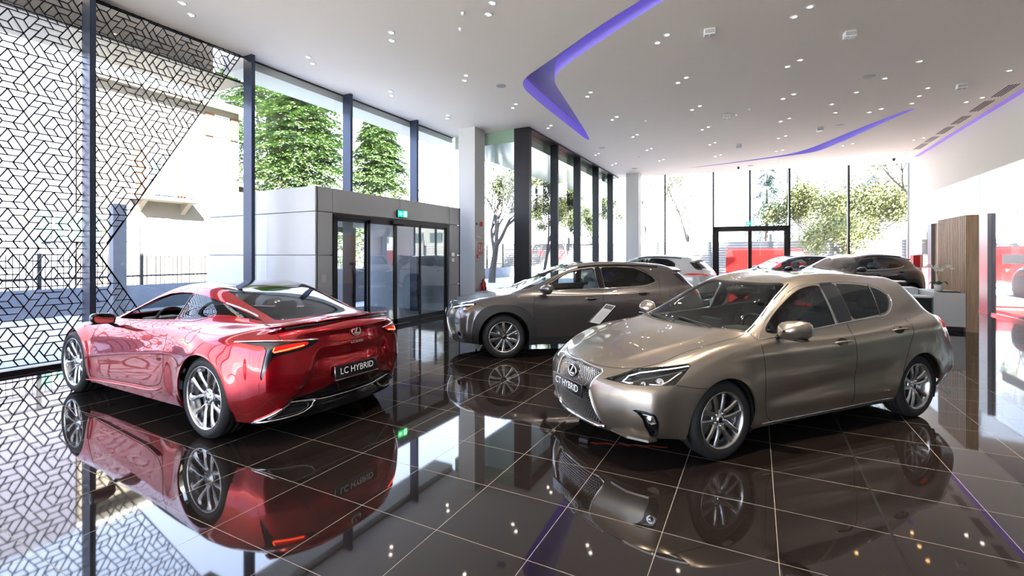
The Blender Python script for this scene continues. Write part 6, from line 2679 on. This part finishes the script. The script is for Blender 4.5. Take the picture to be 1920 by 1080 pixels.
# ================================================================ ceiling fittings
ORD = ['first', 'second', 'third', 'fourth', 'fifth', 'sixth', 'seventh', 'eighth', 'ninth']
WL = [(-3.67, 6.38), (-3.9, 6.65), (-5.75, 6.39), (-5.96, 6.64), (-7.94, 6.41), (-8.12, 6.67), (-7.83, 8.67), (-8.02, 8.91), (-5.66, 8.67), (-5.86, 8.91), (-7.73, 10.91), (-7.93, 11.15), (-7.99, 4.13), (-8.25, 4.4), (0.76, 8.81), (0.56, 9.06), (-1.42, 8.74), (-1.63, 8.99), (0.79, 11.12), (0.58, 11.38), (-1.38, 11.04), (-1.59, 11.29), (0.82, 13.41), (0.6, 13.68), (4.81, 13.82), (5.03, 15.88), (4.81, 16.15), (-3.57, 10.97), (-3.73, 11.22), (-1.33, 13.31), (-1.55, 13.57), (-3.53, 13.26), (-3.73, 13.49), (-1.31, 15.61), (-1.51, 15.86), (-3.46, 15.52), (-3.66, 15.76), (-1.28, 17.88), (-1.47, 18.13), (-3.45, 17.79), (-3.65, 18.01), (-5.44, 17.73), (-5.63, 17.93), (-1.25, 20.14), (-1.47, 20.41), (-3.4, 20.04), (-3.6, 20.28), (-5.37, 19.96), (-5.59, 20.22), (3.0, 15.84), (2.78, 16.07), (0.85, 15.7), (0.64, 15.96), (0.86, 17.97), (0.67, 18.23), (0.89, 20.32), (0.68, 20.49), (0.92, 22.45), (0.71, 22.71), (5.0, 20.41), (4.8, 20.65), (5.02, 22.64), (4.84, 22.93), (3.03, 20.28), (2.78, 20.54), (3.05, 22.64), (2.84, 22.83), (-5.58, 10.92), (-5.8, 11.17), (-5.55, 13.21), (-5.75, 13.45)]
AL = [(2.96, 12.32), (2.55, 13.15), (2.16, 13.96), (3.6, 14.38), (3.59, 14.99), (3.6, 15.64), (1.76, 14.76), (1.95, 15.67)]
M_TRIMR = mat('white lamp ring', (0.8, 0.8, 0.8), rough=0.3)
M_LAMPW = mat('downlight glow', (1, 1, 1), rough=0.5, emit=(1.0, 0.86, 0.72), estr=7.0)
M_LAMPA = mat('amber downlight glow', (1, 0.8, 0.5), rough=0.5, emit=(1.0, 0.55, 0.20), estr=6.0)


def downlight(mt, name='ceiling_downlight'):
    r = MB()
    r.lathe([(.034, -.003), (.040, -.012), (.050, -.013), (.062, -.008), (.066, 0)], 24, 'z')
    root = r.build(name, M_TRIMR)
    g = MB()
    g.lathe([(.001, -.004), (.026, -.004), (.034, -.0032)], 20, 'z')
    g.build('lamp', mt, root)
    return root


kids_w = None
for k, (pts, mt, lab, grp) in enumerate(((WL, M_LAMPW, 'small round white recessed downlight in the showroom ceiling', 'recessed downlights in pairs'),
                                         (AL, M_LAMPA, 'small round amber recessed downlight above the desk side', 'amber downlights'))):
    proto = None
    for x, y in pts:
        if proto is None:
            proto = downlight(mt)
            o = proto
            kids = {proto.name: [c for c in proto.children]}
        else:
            o = copy_tree(proto, None, kids)
        o.location = (x, y, CZ)
        rows = [4.3, 6.5, 8.85, 11.1, 13.4, 15.75, 18.0, 20.3, 22.65]
        cols = [-7.9, -5.7, -3.6, -1.4, .75, 2.95, 4.95]
        mate = [q for q in pts if q is not (x, y) and 0 < math.hypot(q[0] - x, q[1] - y) < .5]
        if k == 0:
            r_ = min(range(9), key=lambda i: abs(rows[i] - y))
            c_ = min(range(7), key=lambda i: abs(cols[i] - x))
            lab_ = '%s white downlight, %s row from the camera, %s column from the left windows' % (
                'nearer' if (not mate or y < mate[0][1]) else 'farther', ORD[r_], ORD[c_])
            tag(o, lab_, 'downlight', grp)
        else:
            tag(o, 'amber downlight, %s nearest of eight in the ceiling above the desk side' % ORD[sorted(pts, key=lambda q: q[1]).index((x, y))], 'downlight', grp)

# projecting boxes, speakers, detectors, cameras
M_BOXG = mat('pale plastic', (0.85, 0.85, 0.85), rough=0.4)
BOX = [(-0.73, 8.9), (1.47, 10.14), (4.22, 14.44), (-0.74, 14.55), (-0.55, 18.71), (1.76, 17.36)]
proto = None
for i, (x, y) in enumerate(BOX):
    if proto is None:
        b = MB()
        b.rbox((-.09, -.07, -.10), (.09, .07, 0), .008, 2)
        proto = b.build('sensor_box', M_BOXG)
        b = MB()
        b.box((-.08, -.073, -.085), (.08, -.069, -.015))
        b.box((-.08, -.06, -.102), (-.01, .06, -.099))
        b.box((.01, -.06, -.102), (.08, .06, -.099))
        b.build('grille_face', mat('grey louvre', (0.38, 0.39, 0.41), rough=0.4), proto)
        kids = {proto.name: list(proto.children)}
        o = proto
    else:
        o = copy_tree(proto, None, kids)
    o.location = (x, y, CZ)
    o.rotation_euler = (0, 0, math.radians(10 if i < 2 else 0))
    tag(o, 'pale square box under the ceiling, ' + ['nearest, right of the boomerang recess', 'second nearest, top right', 'farthest right, beside the slot vents', 'middle of the ceiling, right of a white smoke detector', 'above the white crossover near the far end', 'just left of the long violet curve'][i], 'ceiling unit', 'square ceiling boxes')
DISC = [(-5.29, 9.59), (2.22, 12.85), (2.26, 17.31), (-5.05, 16.82), (-4.93, 21.56), (-0.22, 23.24)]
proto = None
for i, (x, y) in enumerate(DISC):
    if proto is None:
        b = MB()
        b.lathe([(.001, -.010), (.10, -.010), (.115, -.006), (.118, 0)], 32, 'z')
        proto = b.build('ceiling_speaker', mat('speaker grille', (0.42, 0.42, 0.44), rough=0.6))
        o = proto
    else:
        o = copy_tree(proto, None, {})
    o.location = (x, y, CZ)
    tag(o, 'flat round ceiling loudspeaker, ' + ['left of the boomerang recess', 'among the amber downlights', 'right of the long violet curve', 'above the dark fins', 'farthest left, near the far column', 'above the far double door'][i], 'speaker', 'round ceiling speakers')
DET = [(-4.25, 6.41), (-4.58, 6.83), (-2.88, 14.03), (-4.15, 18.98), (-0.5, 14.62), (-0.17, 14.2)]
proto = None
for i, (x, y) in enumerate(DET):
    if proto is None:
        b = MB()
        b.lathe([(.001, -.055), (.028, -.055), (.034, -.045), (.036, -.025), (.052, -.02), (.055, 0)], 24, 'z')
        proto = b.build('smoke_detector', M_BOXG)
        o = proto
    else:
        o = copy_tree(proto, None, {})
    o.location = (x, y, CZ)
    if i in (0, 5):
        o.scale = (.6, .6, .8)
    tag(o, 'small smoke detector, ' + ['smaller of two at the top centre of the ceiling', 'larger of two at the top centre of the ceiling', 'right of the boomerang tip', 'towards the far dark fins', 'beside the middle ceiling box', 'smallest, right of the middle ceiling box'][i], 'smoke detector', 'ceiling smoke detectors')
for i, (x, y) in enumerate([(-0.71, 23.3), (4.99, 24.2)]):
    b = MB()
    b.lathe([(.001, -.11), (.03, -.10), (.045, -.08), (.05, -.05), (.05, 0)], 24, 'z')
    o = b.build('camera_dome', M_BLACK)
    o.location = (x, y, CZ)
    tag(o, ['black dome camera on the ceiling above the far double door', 'black dome camera on the ceiling in the far right corner'][i], 'camera')
M_SLOT = mat('black slot', (0.02, 0.02, 0.02), rough=0.8)
proto = None
for i, (y0, y1) in enumerate([(15.0, 15.98), (16.3, 17.34), (17.78, 18.72), (19.04, 20.02), (20.36, 21.25), (21.45, 22.5)]):
    b = MB()
    for k in range(4):
        b.box((5.215 + k * .055, y0, CZ - .004), (5.24 + k * .055, y1, CZ + .001))
    o = b.build('slot_vent', M_SLOT)
    tag(o, 'linear air slot beside the right wall, %s from the camera' % ORD[i], 'air vent', 'linear ceiling vents')
# faint access seam
# warm pools of light over the two nearest cars
for (x, y, e_, c_) in ((-1.42, 6.5, 90, (1, .84, .66)), (.58, 6.5, 110, (1, .84, .66)), (.6, 4.3, 110, (1, .82, .64)), (-1.5, 4.3, 70, (1, .84, .66)), (2.2, 6.6, 60, (1, .82, .64)), (-5.8, 4.25, 40, (1, .84, .68)), (-3.6, 2.0, 55, (1, .84, .68)), (-3.7, 8.8, 60, (1, .84, .68)), (-1.5, 8.9, 60, (1, .84, .68))):
    ld = bpy.data.lights.new('downlight_beam', 'SPOT')
    ld.energy = e_ * 1.9
    ld.color = c_
    ld.spot_size = math.radians(70)
    ld.spot_blend = .8
    ld.shadow_soft_size = .04
    lo_ = bpy.data.objects.new('downlight_beam', ld)
    lo_.location = (x, y, CZ - .06)
    C.objects.link(lo_)
# ================================================================ outside
M_ASPH = noise_mix(mat('pale asphalt', (0.40, 0.41, 0.43), rough=0.9), 1.2, (0.30, 0.30, 0.305), (0.37, 0.365, 0.36), 5)
g = MB()
g.box((-90, -40, -.30), (70, 110, -.121))
struct(g.build('ground', M_ASPH))
g = MB()
g.box((-90, -30, -.13), (GX - .16, 60, -.02))
g.box((GX - .2, 13.2, -.13), (-6.6, 60, -.02))
g.box((-6.7, 26.5, -.13), (60, 60, -.02))
struct(g.build('ground_forecourt', mat('pale asphalt')))

g = MB()
g.box((-30, -40, -.13), (30, -7.25, -.03))
struct(g.build('ground_bounce', mat('pale bounce ground', (0.52, 0.50, 0.47), rough=0.9)))  # pale ground added to bounce sun through the added south glazing

# low wall and railing along the street
FX = -17.0
M_CONC = noise_mix(mat('blue grey concrete', (0.25, 0.27, 0.31), rough=0.85), 2.0, (0.12, 0.135, 0.165), (0.17, 0.185, 0.215), 5)
lw = MB()
lw.box((FX - .15, -12, -.05), (FX + .15, 40, .72))
tag(lw.build('garden_wall', M_CONC), 'low blue grey concrete wall carrying the street railing', 'wall')
M_RAIL = mat('grey steel railing', (0.03, 0.03, 0.034), rough=0.5, metal=0.3)
fe = empty('railing', (FX, 10, .72))
tag(fe, 'dark metal railing with upright bars along the street outside', 'railing')
fe_ = MB()
for z in (2.46, 2.05, 1.00):
    fe_.box((-.025, -22, z - .72 - .025), (.025, 30, z - .72 + .025))
fe_.build('rail', M_RAIL, fe)
bz = MB()
y = -22.0
while y < 30:
    bz.box((-.008, y - .008, 0), (.008, y + .008, 2.03 - .72))
    y += .125
tag(bz.build('upright_bars', M_RAIL, fe), kind='stuff')
for y in np.arange(-21.2, 30, 2.35):
    p = MB()
    p.box((-.04, y - .04, 0), (.04, y + .04, 1.80))
    p.build('post', M_RAIL, fe)
gp_ = MB()
gp_.box((-15.2, 6.05, -.03), (-14.95, 6.35, 3.0))
tag(gp_.build('gate_post', mat('pale gate post', (0.12, 0.125, 0.14), rough=0.7)), 'square pale grey gate post outside the lattice edge', 'post')

# cream house across the street
M_CREAM = mat('cream render', (0.13, 0.112, 0.092), rough=0.9)
M_SHUT = mat('orange timber shutter', (0.10, 0.032, 0.012), rough=0.7)
M_PANE = mat('dim house window', (0.10, 0.12, 0.14), rough=0.2)
M_GREEN = mat('green shutter', (0.03, 0.09, 0.075), rough=0.6)
HX = -24.0
hs = MB()
hs.box((HX - 6, 8.6, 0), (HX, 15.1, 9.0))
hs.box((HX - 6, 15.1, 0), (HX - 2, 18.2, 5.5))
hse = hs.build('house', M_CREAM)
ann = MB()
ann.box((HX - 6, -14, 0), (HX - .05, 8.5, 9.4))
anno = ann.build('annexe_building', mat('lilac reflection tint', (0.075, 0.075, 0.105), rough=0.9))  # lilac put into the render to tint reflections in the coupe
tag(anno, 'plain building tinted lilac for reflections left of the cream house, behind the lattice', 'building')
tag(hse, 'cream rendered house with orange shutters and a balcony across the street', 'house')
r_ = MB()
r_.prism([(HX + .7, 9.0), (HX + .7, 9.16), (HX - 3, 9.5), (HX - 6.6, 9.16), (HX - 6.6, 9.0)], 'y', 8.6, 15.7)
r_.box((HX - 6.2, 15.1, 5.5), (HX - 1.6, 18.5, 5.65))
r_.build('roof', mat('grey roof tiles', (0.7, 0.66, 0.62), rough=0.8), hse)


def house_window(y, z, w_, h, sh=None, pane=None, host=None):
    f = MB()
    f.box((HX - .02, y - w_ / 2 - .06, z - h / 2 - .06), (HX + .05, y + w_ / 2 + .06, z + h / 2 + .06))
    fo = f.build('window', mat('cream frame', (0.6, 0.55, 0.48), rough=0.7), host or hse)
    q = MB()
    q.box((HX + .05, y - w_ / 2, z - h / 2), (HX + .06, y - .03, z + h / 2))
    q.box((HX + .05, y + .03, z - h / 2), (HX + .06, y + w_ / 2, z + h / 2))
    q.build('pane', pane or M_PANE, fo)
    if sh:
        for s_ in (-1, 1):
            k = MB()
            k.box((HX + .02, y + s_ * (w_ / 2 + .12) - (0 if s_ > 0 else .38), z - h / 2 - .1), (HX + .08, y + s_ * (w_ / 2 + .12) + (.38 if s_ > 0 else 0), z + h / 2 + .1))
            k.build('shutter', sh, fo)
    return fo


house_window(14.22, 8.12, .62, .95, M_SHUT)
house_window(11.45, 2.45, .75, 1.6, None)
house_window(11.5, 5.15, 1.0, 1.9, M_SHUT)
house_window(8.3, 2.75, .9, 1.0, M_GREEN, M_GREEN, anno)
house_window(4.4, 2.6, 1.6, 1.6, M_GREEN, M_GREEN, anno)
house_window(-.8, 2.6, 1.2, 1.6, M_GREEN, M_GREEN, anno)
bc = MB()
bc.box((HX, 10.3, 4.05), (HX + 1.1, 12.75, 4.18))
for yy in (10.6, 12.4):
    bc.prism([(HX, 3.55), (HX + .25, 3.75), (HX + .7, 4.05), (HX, 4.05)], 'y', yy - .1, yy + .1)
bco = bc.build('balcony', M_CREAM, hse)
br = MB()
for yy in np.arange(10.75, 12.35, .13):
    br.box((HX + .98, yy - .012, 4.18), (HX + 1.0, yy + .012, 5.0))
br.box((HX + .97, 10.7, 4.98), (HX + 1.01, 12.35, 5.02))
br.build('balcony_rail', M_RAIL, bco)


# ---- vegetation
def leaf_mat(name, c1, c2):
    m = mat(name, c1, rough=0.7, spec=0.2)
    noise_mix(m, 1.3, c1, c2, 2)
    b = m.node_tree.nodes['Principled BSDF']
    return m


M_BARK = noise_mix(mat('bark', (0.16, 0.13, 0.11), rough=0.9), 6, (0.022, 0.018, 0.015), (0.05, 0.04, 0.034), 4)
M_BARKP = mat('pale bark', (0.070, 0.060, 0.053), rough=0.9)


def conifer(loc, h, rad, label, mt, seed=1, n=5200, base=.8):
    rnd = random.Random(seed)
    root = empty('conifer', (*loc, -.05))
    tag(root, label, 'tree')
    t = MB()
    t.tube([(0, 0, 0), (0, 0, h * .5), (0.05, 0, h * .98)], [.20 * h / 12 + .06, .12, .02], 8)
    t.build('trunk', M_BARK, root)
    f = MB()
    vs, fs = [], []
    nb = int(n / 120)
    for b_ in range(nb):
        tz = rnd.random() ** .85
        z = base + (h - base) * tz
        rr = rad * (1 - tz) ** .72 * rnd.uniform(.62, 1.15) + .15
        a = rnd.uniform(0, 2 * PI)
        ca, sa = math.cos(a), math.sin(a)
        droop = rnd.uniform(.10, .36)
        for k in range(120):
            s_ = rnd.uniform(.18, 1) ** .8
            r = rr * s_
            wdt = (.10 + .20 * s_ * (1.15 - s_)) * rad * .55
            off = rnd.uniform(-1, 1) * wdt
            px_, py_ = ca * r - sa * off, sa * r + ca * off
            pz = z - droop * rr * s_ * s_ + .10 * math.sin(s_ * 5) - abs(off) * .35 + rnd.uniform(-.04, .06)
            l = rnd.uniform(.10, .24) * (rad / 3.0) ** .5
            da = a + rnd.uniform(-.9, .9) + (off > 0) * .5 - (off < 0) * .5
            dx, dy, dz = math.cos(da) * l, math.sin(da) * l, rnd.uniform(-.55, .15) * l
            wx, wy = -math.sin(da) * l * .28, math.cos(da) * l * .28
            i = len(vs)
            vs += [(px_ - wx, py_ - wy, pz), (px_ + wx, py_ + wy, pz + rnd.uniform(-.02, .02)), (px_ + dx, py_ + dy, pz + dz)]
            fs.append((i, i + 1, i + 2))
    f.add(vs, fs, False)
    f.build('foliage', mt, root)
    return root


def twiggy(loc, h, label, seed=1, leaf=None, nleaf=0, spread=.55, bark=None, depth=5, lean=(0, 0), lsz=.05, r0=None, first=.28, jit=.14):
    rnd = random.Random(seed)
    root = empty('broadleaf_tree', (*loc, -.05))
    tag(root, label, 'tree')
    t = MB()
    tips = []

    def grow(p, d, l, r, k):
        pts = [p]
        q = p.copy()
        dd = d.copy()
        for _ in range(3):
            dd = (dd + Vector((rnd.uniform(-.14, .14), rnd.uniform(-.14, .14), rnd.uniform(-.04, .10)))).normalized()
            q = q + dd * (l / 3)
            pts.append(q.copy())
        t.tube(pts, [r, r * .88, r * .76, r * .64], 5 if k < 2 else 3, caps=False)
        if k >= depth:
            tips.append((pts[1], pts[-1]))
            return
        if k >= depth - 2:
            tips.append((pts[1], pts[-1]))
        for _ in range(rnd.choice((2, 3, 3)) if k else 4):
            a = rnd.uniform(0, 2 * PI)
            sp_ = spread * rnd.uniform(.6, 1.25)
            u = dd.orthogonal().normalized()
            w_ = dd.cross(u)
            nd = (dd + (u * math.cos(a) + w_ * math.sin(a)) * sp_ + Vector((0, 0, .08))).normalized()
            st = pts[rnd.choice((2, 3, 3))]
            grow(st, nd, l * rnd.uniform(.62, .82), r * .55, k + 1)
    grow(Vector((0, 0, 0)), Vector((lean[0], lean[1], 1)).normalized(), h * first, r0 or h * .014, 0)
    t.build('branches', bark or M_BARK, root)
    if leaf and nleaf:
        vs, fs = [], []
        for _ in range(nleaf):
            a, b = rnd.choice(tips)
            q = a.lerp(b, rnd.random()) + Vector((rnd.gauss(0, jit), rnd.gauss(0, jit), rnd.gauss(0, jit)))
            n_ = Vector((rnd.gauss(0, 1), rnd.gauss(0, 1), rnd.gauss(0, 1))).normalized()
            u = n_.orthogonal().normalized() * lsz * rnd.uniform(.6, 1.3)
            w_ = n_.cross(u)
            i = len(vs)
            vs += [q - u, q + w_ * .6, q + u, q - w_ * .6]
            fs.append((i, i + 1, i + 2, i + 3))
        m = MB()
        m.add(vs, fs, False)
        m.build('leaves', leaf, root)
    return root


M_CON = leaf_mat('conifer green', (0.055, 0.105, 0.03), (0.14, 0.21, 0.075))
M_COND = leaf_mat('dark conifer green', (0.010, 0.026, 0.018), (0.02, 0.045, 0.03))
M_SPRING = leaf_mat('spring leaf green', (0.070, 0.080, 0.022), (0.12, 0.125, 0.055))
M_OLIVE = leaf_mat('olive leaf green', (0.022, 0.032, 0.011), (0.045, 0.055, 0.022))
conifer((-34.8, 22.6), 20.0, 5.6, 'tall green conifer rising behind the cream house roof', M_CON, 3, 60000, 3.5)
conifer((-21.4, 16.9), 13.6, 3.9, 'large green conifer filling the window above the entrance lobby', M_CON, 5, 85000, 1.2)
conifer((-24.0, 25.4), 12.8, 4.5, 'second green conifer right of the first, behind the lobby', M_CON, 9, 70000, 1.2)
conifer((.9, 52), 11.0, 3.0, 'dark blue green conifer beyond the far double door', M_COND, 12, 9000, 1.0)
twiggy((-19.5, 13.2), 6.0, 'leafless small tree with thin branches left of the conifers', 21, None, 0, .7, M_BARK, 4)
twiggy((-14.2, 24.6), 8.5, 'bare grey tree with a pale trunk beyond the white column', 22, M_OLIVE, 7000, .62, M_BARKP, 6, lsz=.07, r0=.24)
twiggy((-15.0, 20.6), 6.5, 'pinkish bare tree above the lobby roof', 23, M_OLIVE, 1500, .75, M_BARKP, 6, r0=.10)
twiggy((-12.5, 28.5), 9.0, 'ivy clad tree between the first dark fins', 24, M_OLIVE, 16000, .55, M_BARKP, 5, lsz=.07)
twiggy((-13.4, 35.0), 8.5, 'pale bare tree further back between the dark fins', 25, M_OLIVE, 12000, .6, M_BARKP, 5, lsz=.07)
twiggy((-13.6, 43.0), 9, 'thin leafed tree seen through the last dark fins', 26, M_OLIVE, 12000, .6, M_BARK, 5, lsz=.07)
twiggy((-9.5, 47), 13.5, 'slim bare poplar beyond the far glazing', 27, M_OLIVE, 3000, .28, M_BARKP, 6, lsz=.06)
twiggy((-5.5, 50), 13.5, 'second slim bare poplar beyond the far glazing', 28, M_OLIVE, 2500, .28, M_BARKP, 6, lsz=.06)
twiggy((4.4, 45), 10.5, 'yellow green tree in young leaf right of the far double door', 31, M_SPRING, 16000, 1.0, M_BARK, 5, lsz=.10, first=.24, jit=.35)
twiggy((9.2, 50), 12.0, 'spreading yellow green tree behind the far right panes', 32, M_SPRING, 16000, 1.05, M_BARK, 5, lsz=.11, first=.24, jit=.4)
twiggy((10.2, 37), 14.0, 'leaning yellow green tree with a dark trunk at the far right pane', 33, M_SPRING, 18000, .72, M_BARK, 6, lean=(-.12, 0), lsz=.08, r0=.22, jit=.3)
twiggy((14.5, 44), 11.0, 'yellow green tree partly behind the right wall', 34, M_SPRING, 6000, .7, M_BARK, 5, lsz=.09)

# far boundary wall
M_BW = mat('pale boundary wall', (0.15, 0.15, 0.153), rough=0.8)
bw = MB()
bw.box((-24, 42.0, -.05), (40, 42.3, 2.75))
bwo = bw.build('boundary_wall', M_BW)
tag(bwo, 'long pale boundary wall beyond the far glazing', 'wall')
sl = MB()
for k in range(13):
    sl.box((-24, 41.97, .2 + k * .2), (40, 42.0, .26 + k * .2))
sl.build('wall_slats', mat('boundary wall groove', (0.05, 0.05, 0.052), rough=0.8), bwo)
for x in np.arange(-20, 40, 4.2):
    p = MB()
    p.box((x - .09, 41.85, 0), (x + .09, 41.98, 3.3))
    p.build('wall_post', mat('boundary post', (0.04, 0.042, 0.048), rough=0.7), bwo)
# lattice power mast and wires far behind
M_MAST = mat('mast steel', (0.03, 0.03, 0.033), rough=0.6)


def mast(loc, h, label, w_=1.6):
    m = MB()
    N = 9
    for k in range(N):
        z0, z1 = h * k / N, h * (k + 1) / N
        a0, a1 = w_ / 2 * (1 - .75 * k / N), w_ / 2 * (1 - .75 * (k + 1) / N)
        for (sx, sy) in ((1, 1), (-1, 1), (-1, -1), (1, -1)):
            m.tube([(a0 * sx, a0 * sy, z0), (a1 * sx, a1 * sy, z1)], .05, 4)
        for s_ in (1, -1):
            m.tube([(a0 * s_, -a0, z0), (-a1 * s_, -a1, z1)], .035, 4)
            m.tube([(a0 * s_, a0, z0), (-a1 * s_, a1, z1)], .035, 4)
    m.tube([(-2.4, 0, h * .72), (2.4, 0, h * .72)], .05, 4)
    m.tube([(-1.8, 0, h * .88), (1.8, 0, h * .88)], .05, 4)
    o = m.build('lattice_mast', M_MAST)
    o.location = (*loc, -.05)
    tag(o, label, 'mast')
    return o


mast((4.0, 68), 24, 'steel lattice power mast behind the far trees')
# steel frame seen between the two conifers
bk_ = MB()
for (y0, z0, y1, z1) in ((a * 1.43, 1.64 + (b - 1.64) * 1.43, c * 1.43, 1.64 + (d - 1.64) * 1.43) for a, b, c, d in ((14.6, 5.9, 17.3, 2.8), (14.6, 4.6, 17.6, 2.9), (16.8, 5.2, 14.4, 3.2), (17.9, 4.9, 15.2, 2.6), (14.4, 3.0, 14.4, 5.2))):
    bk_.tube([(-30.0, y0, z0), (-30.0, y1, z1)], .055, 5)
tag(bk_.build('cross_braces', M_MAST), 'crossed dark steel braces between the two conifers', 'steel frame')

# white building behind the right hand glass, and a tower block far away
fb_ = MB()
fb_.box((9.5, 52, -.05), (60, 64, 9.0))
fbo = fb_.build('office_building', mat('bright render', (0.11, 0.11, 0.105), rough=0.85))
tag(fbo, 'long white office building beyond the right hand glass', 'building')
for x in np.arange(13, 58, 3.2):
    for z in (3.4, 6.4):
        q = MB()
        q.box((x, 51.95, z), (x + 2.0, 52.0, z + 1.3))
        q.build('window', mat('office glass', (0.03, 0.045, 0.05), rough=0.15), fbo)
ow = MB()
ow.box((-2, 95, 0), (14, 108, 26))
tag(ow.build('tower_block', mat('hazy blue facade', (0.085, 0.105, 0.125), rough=0.5)), 'hazy blue grey tower block far behind the trees', 'building')


# vans
def van(loc, rz, col, label, L=5.4, Hh=2.05, W=1.95):
    root = empty('delivery_van', (*loc, -.02), rz)
    tag(root, label, 'van')
    pm = mat('red van paint', col, rough=0.3, coat=0.8)
    prof = [(-L / 2, .35), (-L / 2, Hh - .12), (-L / 2 + .12, Hh), (L / 2 - 1.9, Hh), (L / 2 - 1.55, Hh - .08), (L / 2 - .85, 1.28), (L / 2 - .15, 1.02), (L / 2, .80), (L / 2, .32),
            (L / 2 - .45, .30)]
    # wheel arch cut-outs along the sill
    for wx in (L / 2 - .95, -L / 2 + 1.05):
        prof += [(wx + .38 * math.cos(t), .30 + .40 * math.sin(t)) for t in np.linspace(0, PI, 9)]
    m = MB()
    bm = bmesh.new()
    vs = [bm.verts.new((x, -W / 2, z)) for x, z in prof]
    f = bm.faces.new(vs)
    r = bmesh.ops.extrude_face_region(bm, geom=[f])
    bmesh.ops.translate(bm, verts=[e for e in r['geom'] if isinstance(e, bmesh.types.BMVert)], vec=(0, W, 0))
    ed = [e for e in bm.edges if abs(e.verts[0].co.y - e.verts[1].co.y) < 1e-6 and min(v.co.z for v in e.verts) > .9]
    bmesh.ops.bevel(bm, geom=ed, offset=.09, segments=3, affect='EDGES')
    bmesh.ops.recalc_face_normals(bm, faces=bm.faces[:])
    bm.verts.ensure_lookup_table()
    m.add([v.co[:] for v in bm.verts], [[v.index for v in q.verts] for q in bm.faces], False)
    bm.free()
    m.build('body', pm, root)
    g_ = MB()
    for s_ in (-1, 1):
        yy = s_ * (W / 2 + .004)
        g_.prism([(L / 2 - .95, 1.25), (L / 2 - 1.55, 1.85), (L / 2 - 2.2, 1.88), (L / 2 - 2.2, 1.22)], 'y', yy - .004, yy + .004)
    g_.prism([(-W / 2 + .15, 1.80), (W / 2 - .15, 1.80), (W / 2 - .1, 1.35), (-W / 2 + .1, 1.35)], 'x', 0, .01)
    k = len(g_.v) - 8
    for i in range(k, len(g_.v)):
        x, y_, z = g_.v[i]
        g_.v[i] = (L / 2 - .88 - (z - 1.35) * 1.12 + x + .02, y_, z)
    g_.build('window', M_PANE, root)
    for wx in (L / 2 - .95, -L / 2 + 1.05):
        for s_ in (-1, 1):
            w_ = MB()
            w_.lathe([(.001, .02), (.19, .02), (.20, .05), (.31, .06), (.335, .03), (.335, -.12), (.001, -.12)], 28, 'y')
            o = w_.build('wheel', M_TYRE, root)
            o.location = (wx, s_ * (W / 2 - .12), .335)
            o.rotation_euler = (0, 0, 0 if s_ > 0 else PI)
            h_ = MB()
            h_.lathe([(.001, .055), (.15, .05), (.185, .03)], 20, 'y')
            h_.build('hub_cap', M_ALLOY, o)
    l_ = MB()
    for s_ in (-1, 1):
        l_.box((-L / 2 - .01, s_ * (W / 2 - .10) - .06, .85), (-L / 2 + .05, s_ * (W / 2 - .10) + .06, 1.35))
        l_.box((L / 2 - .18, s_ * (W / 2 - .22) - .14, .80), (L / 2 - .02, s_ * (W / 2 - .22) + .14, .98))
    l_.build('lamps', mat('lamp plastic', (0.5, 0.35, 0.3), rough=0.2), root)
    return root


RED = (0.24, 0.003, 0.003)
van((1.05, 31.6), 0.05, RED, 'bright red delivery van parked outside the far double door')
van((8.42, 21.5), PI / 2, RED, 'red van seen through the right hand glass, nearest of the two', L=6.5)
van((13.2, 30.5), 1.45, RED, 'red van further away through the right hand glass')
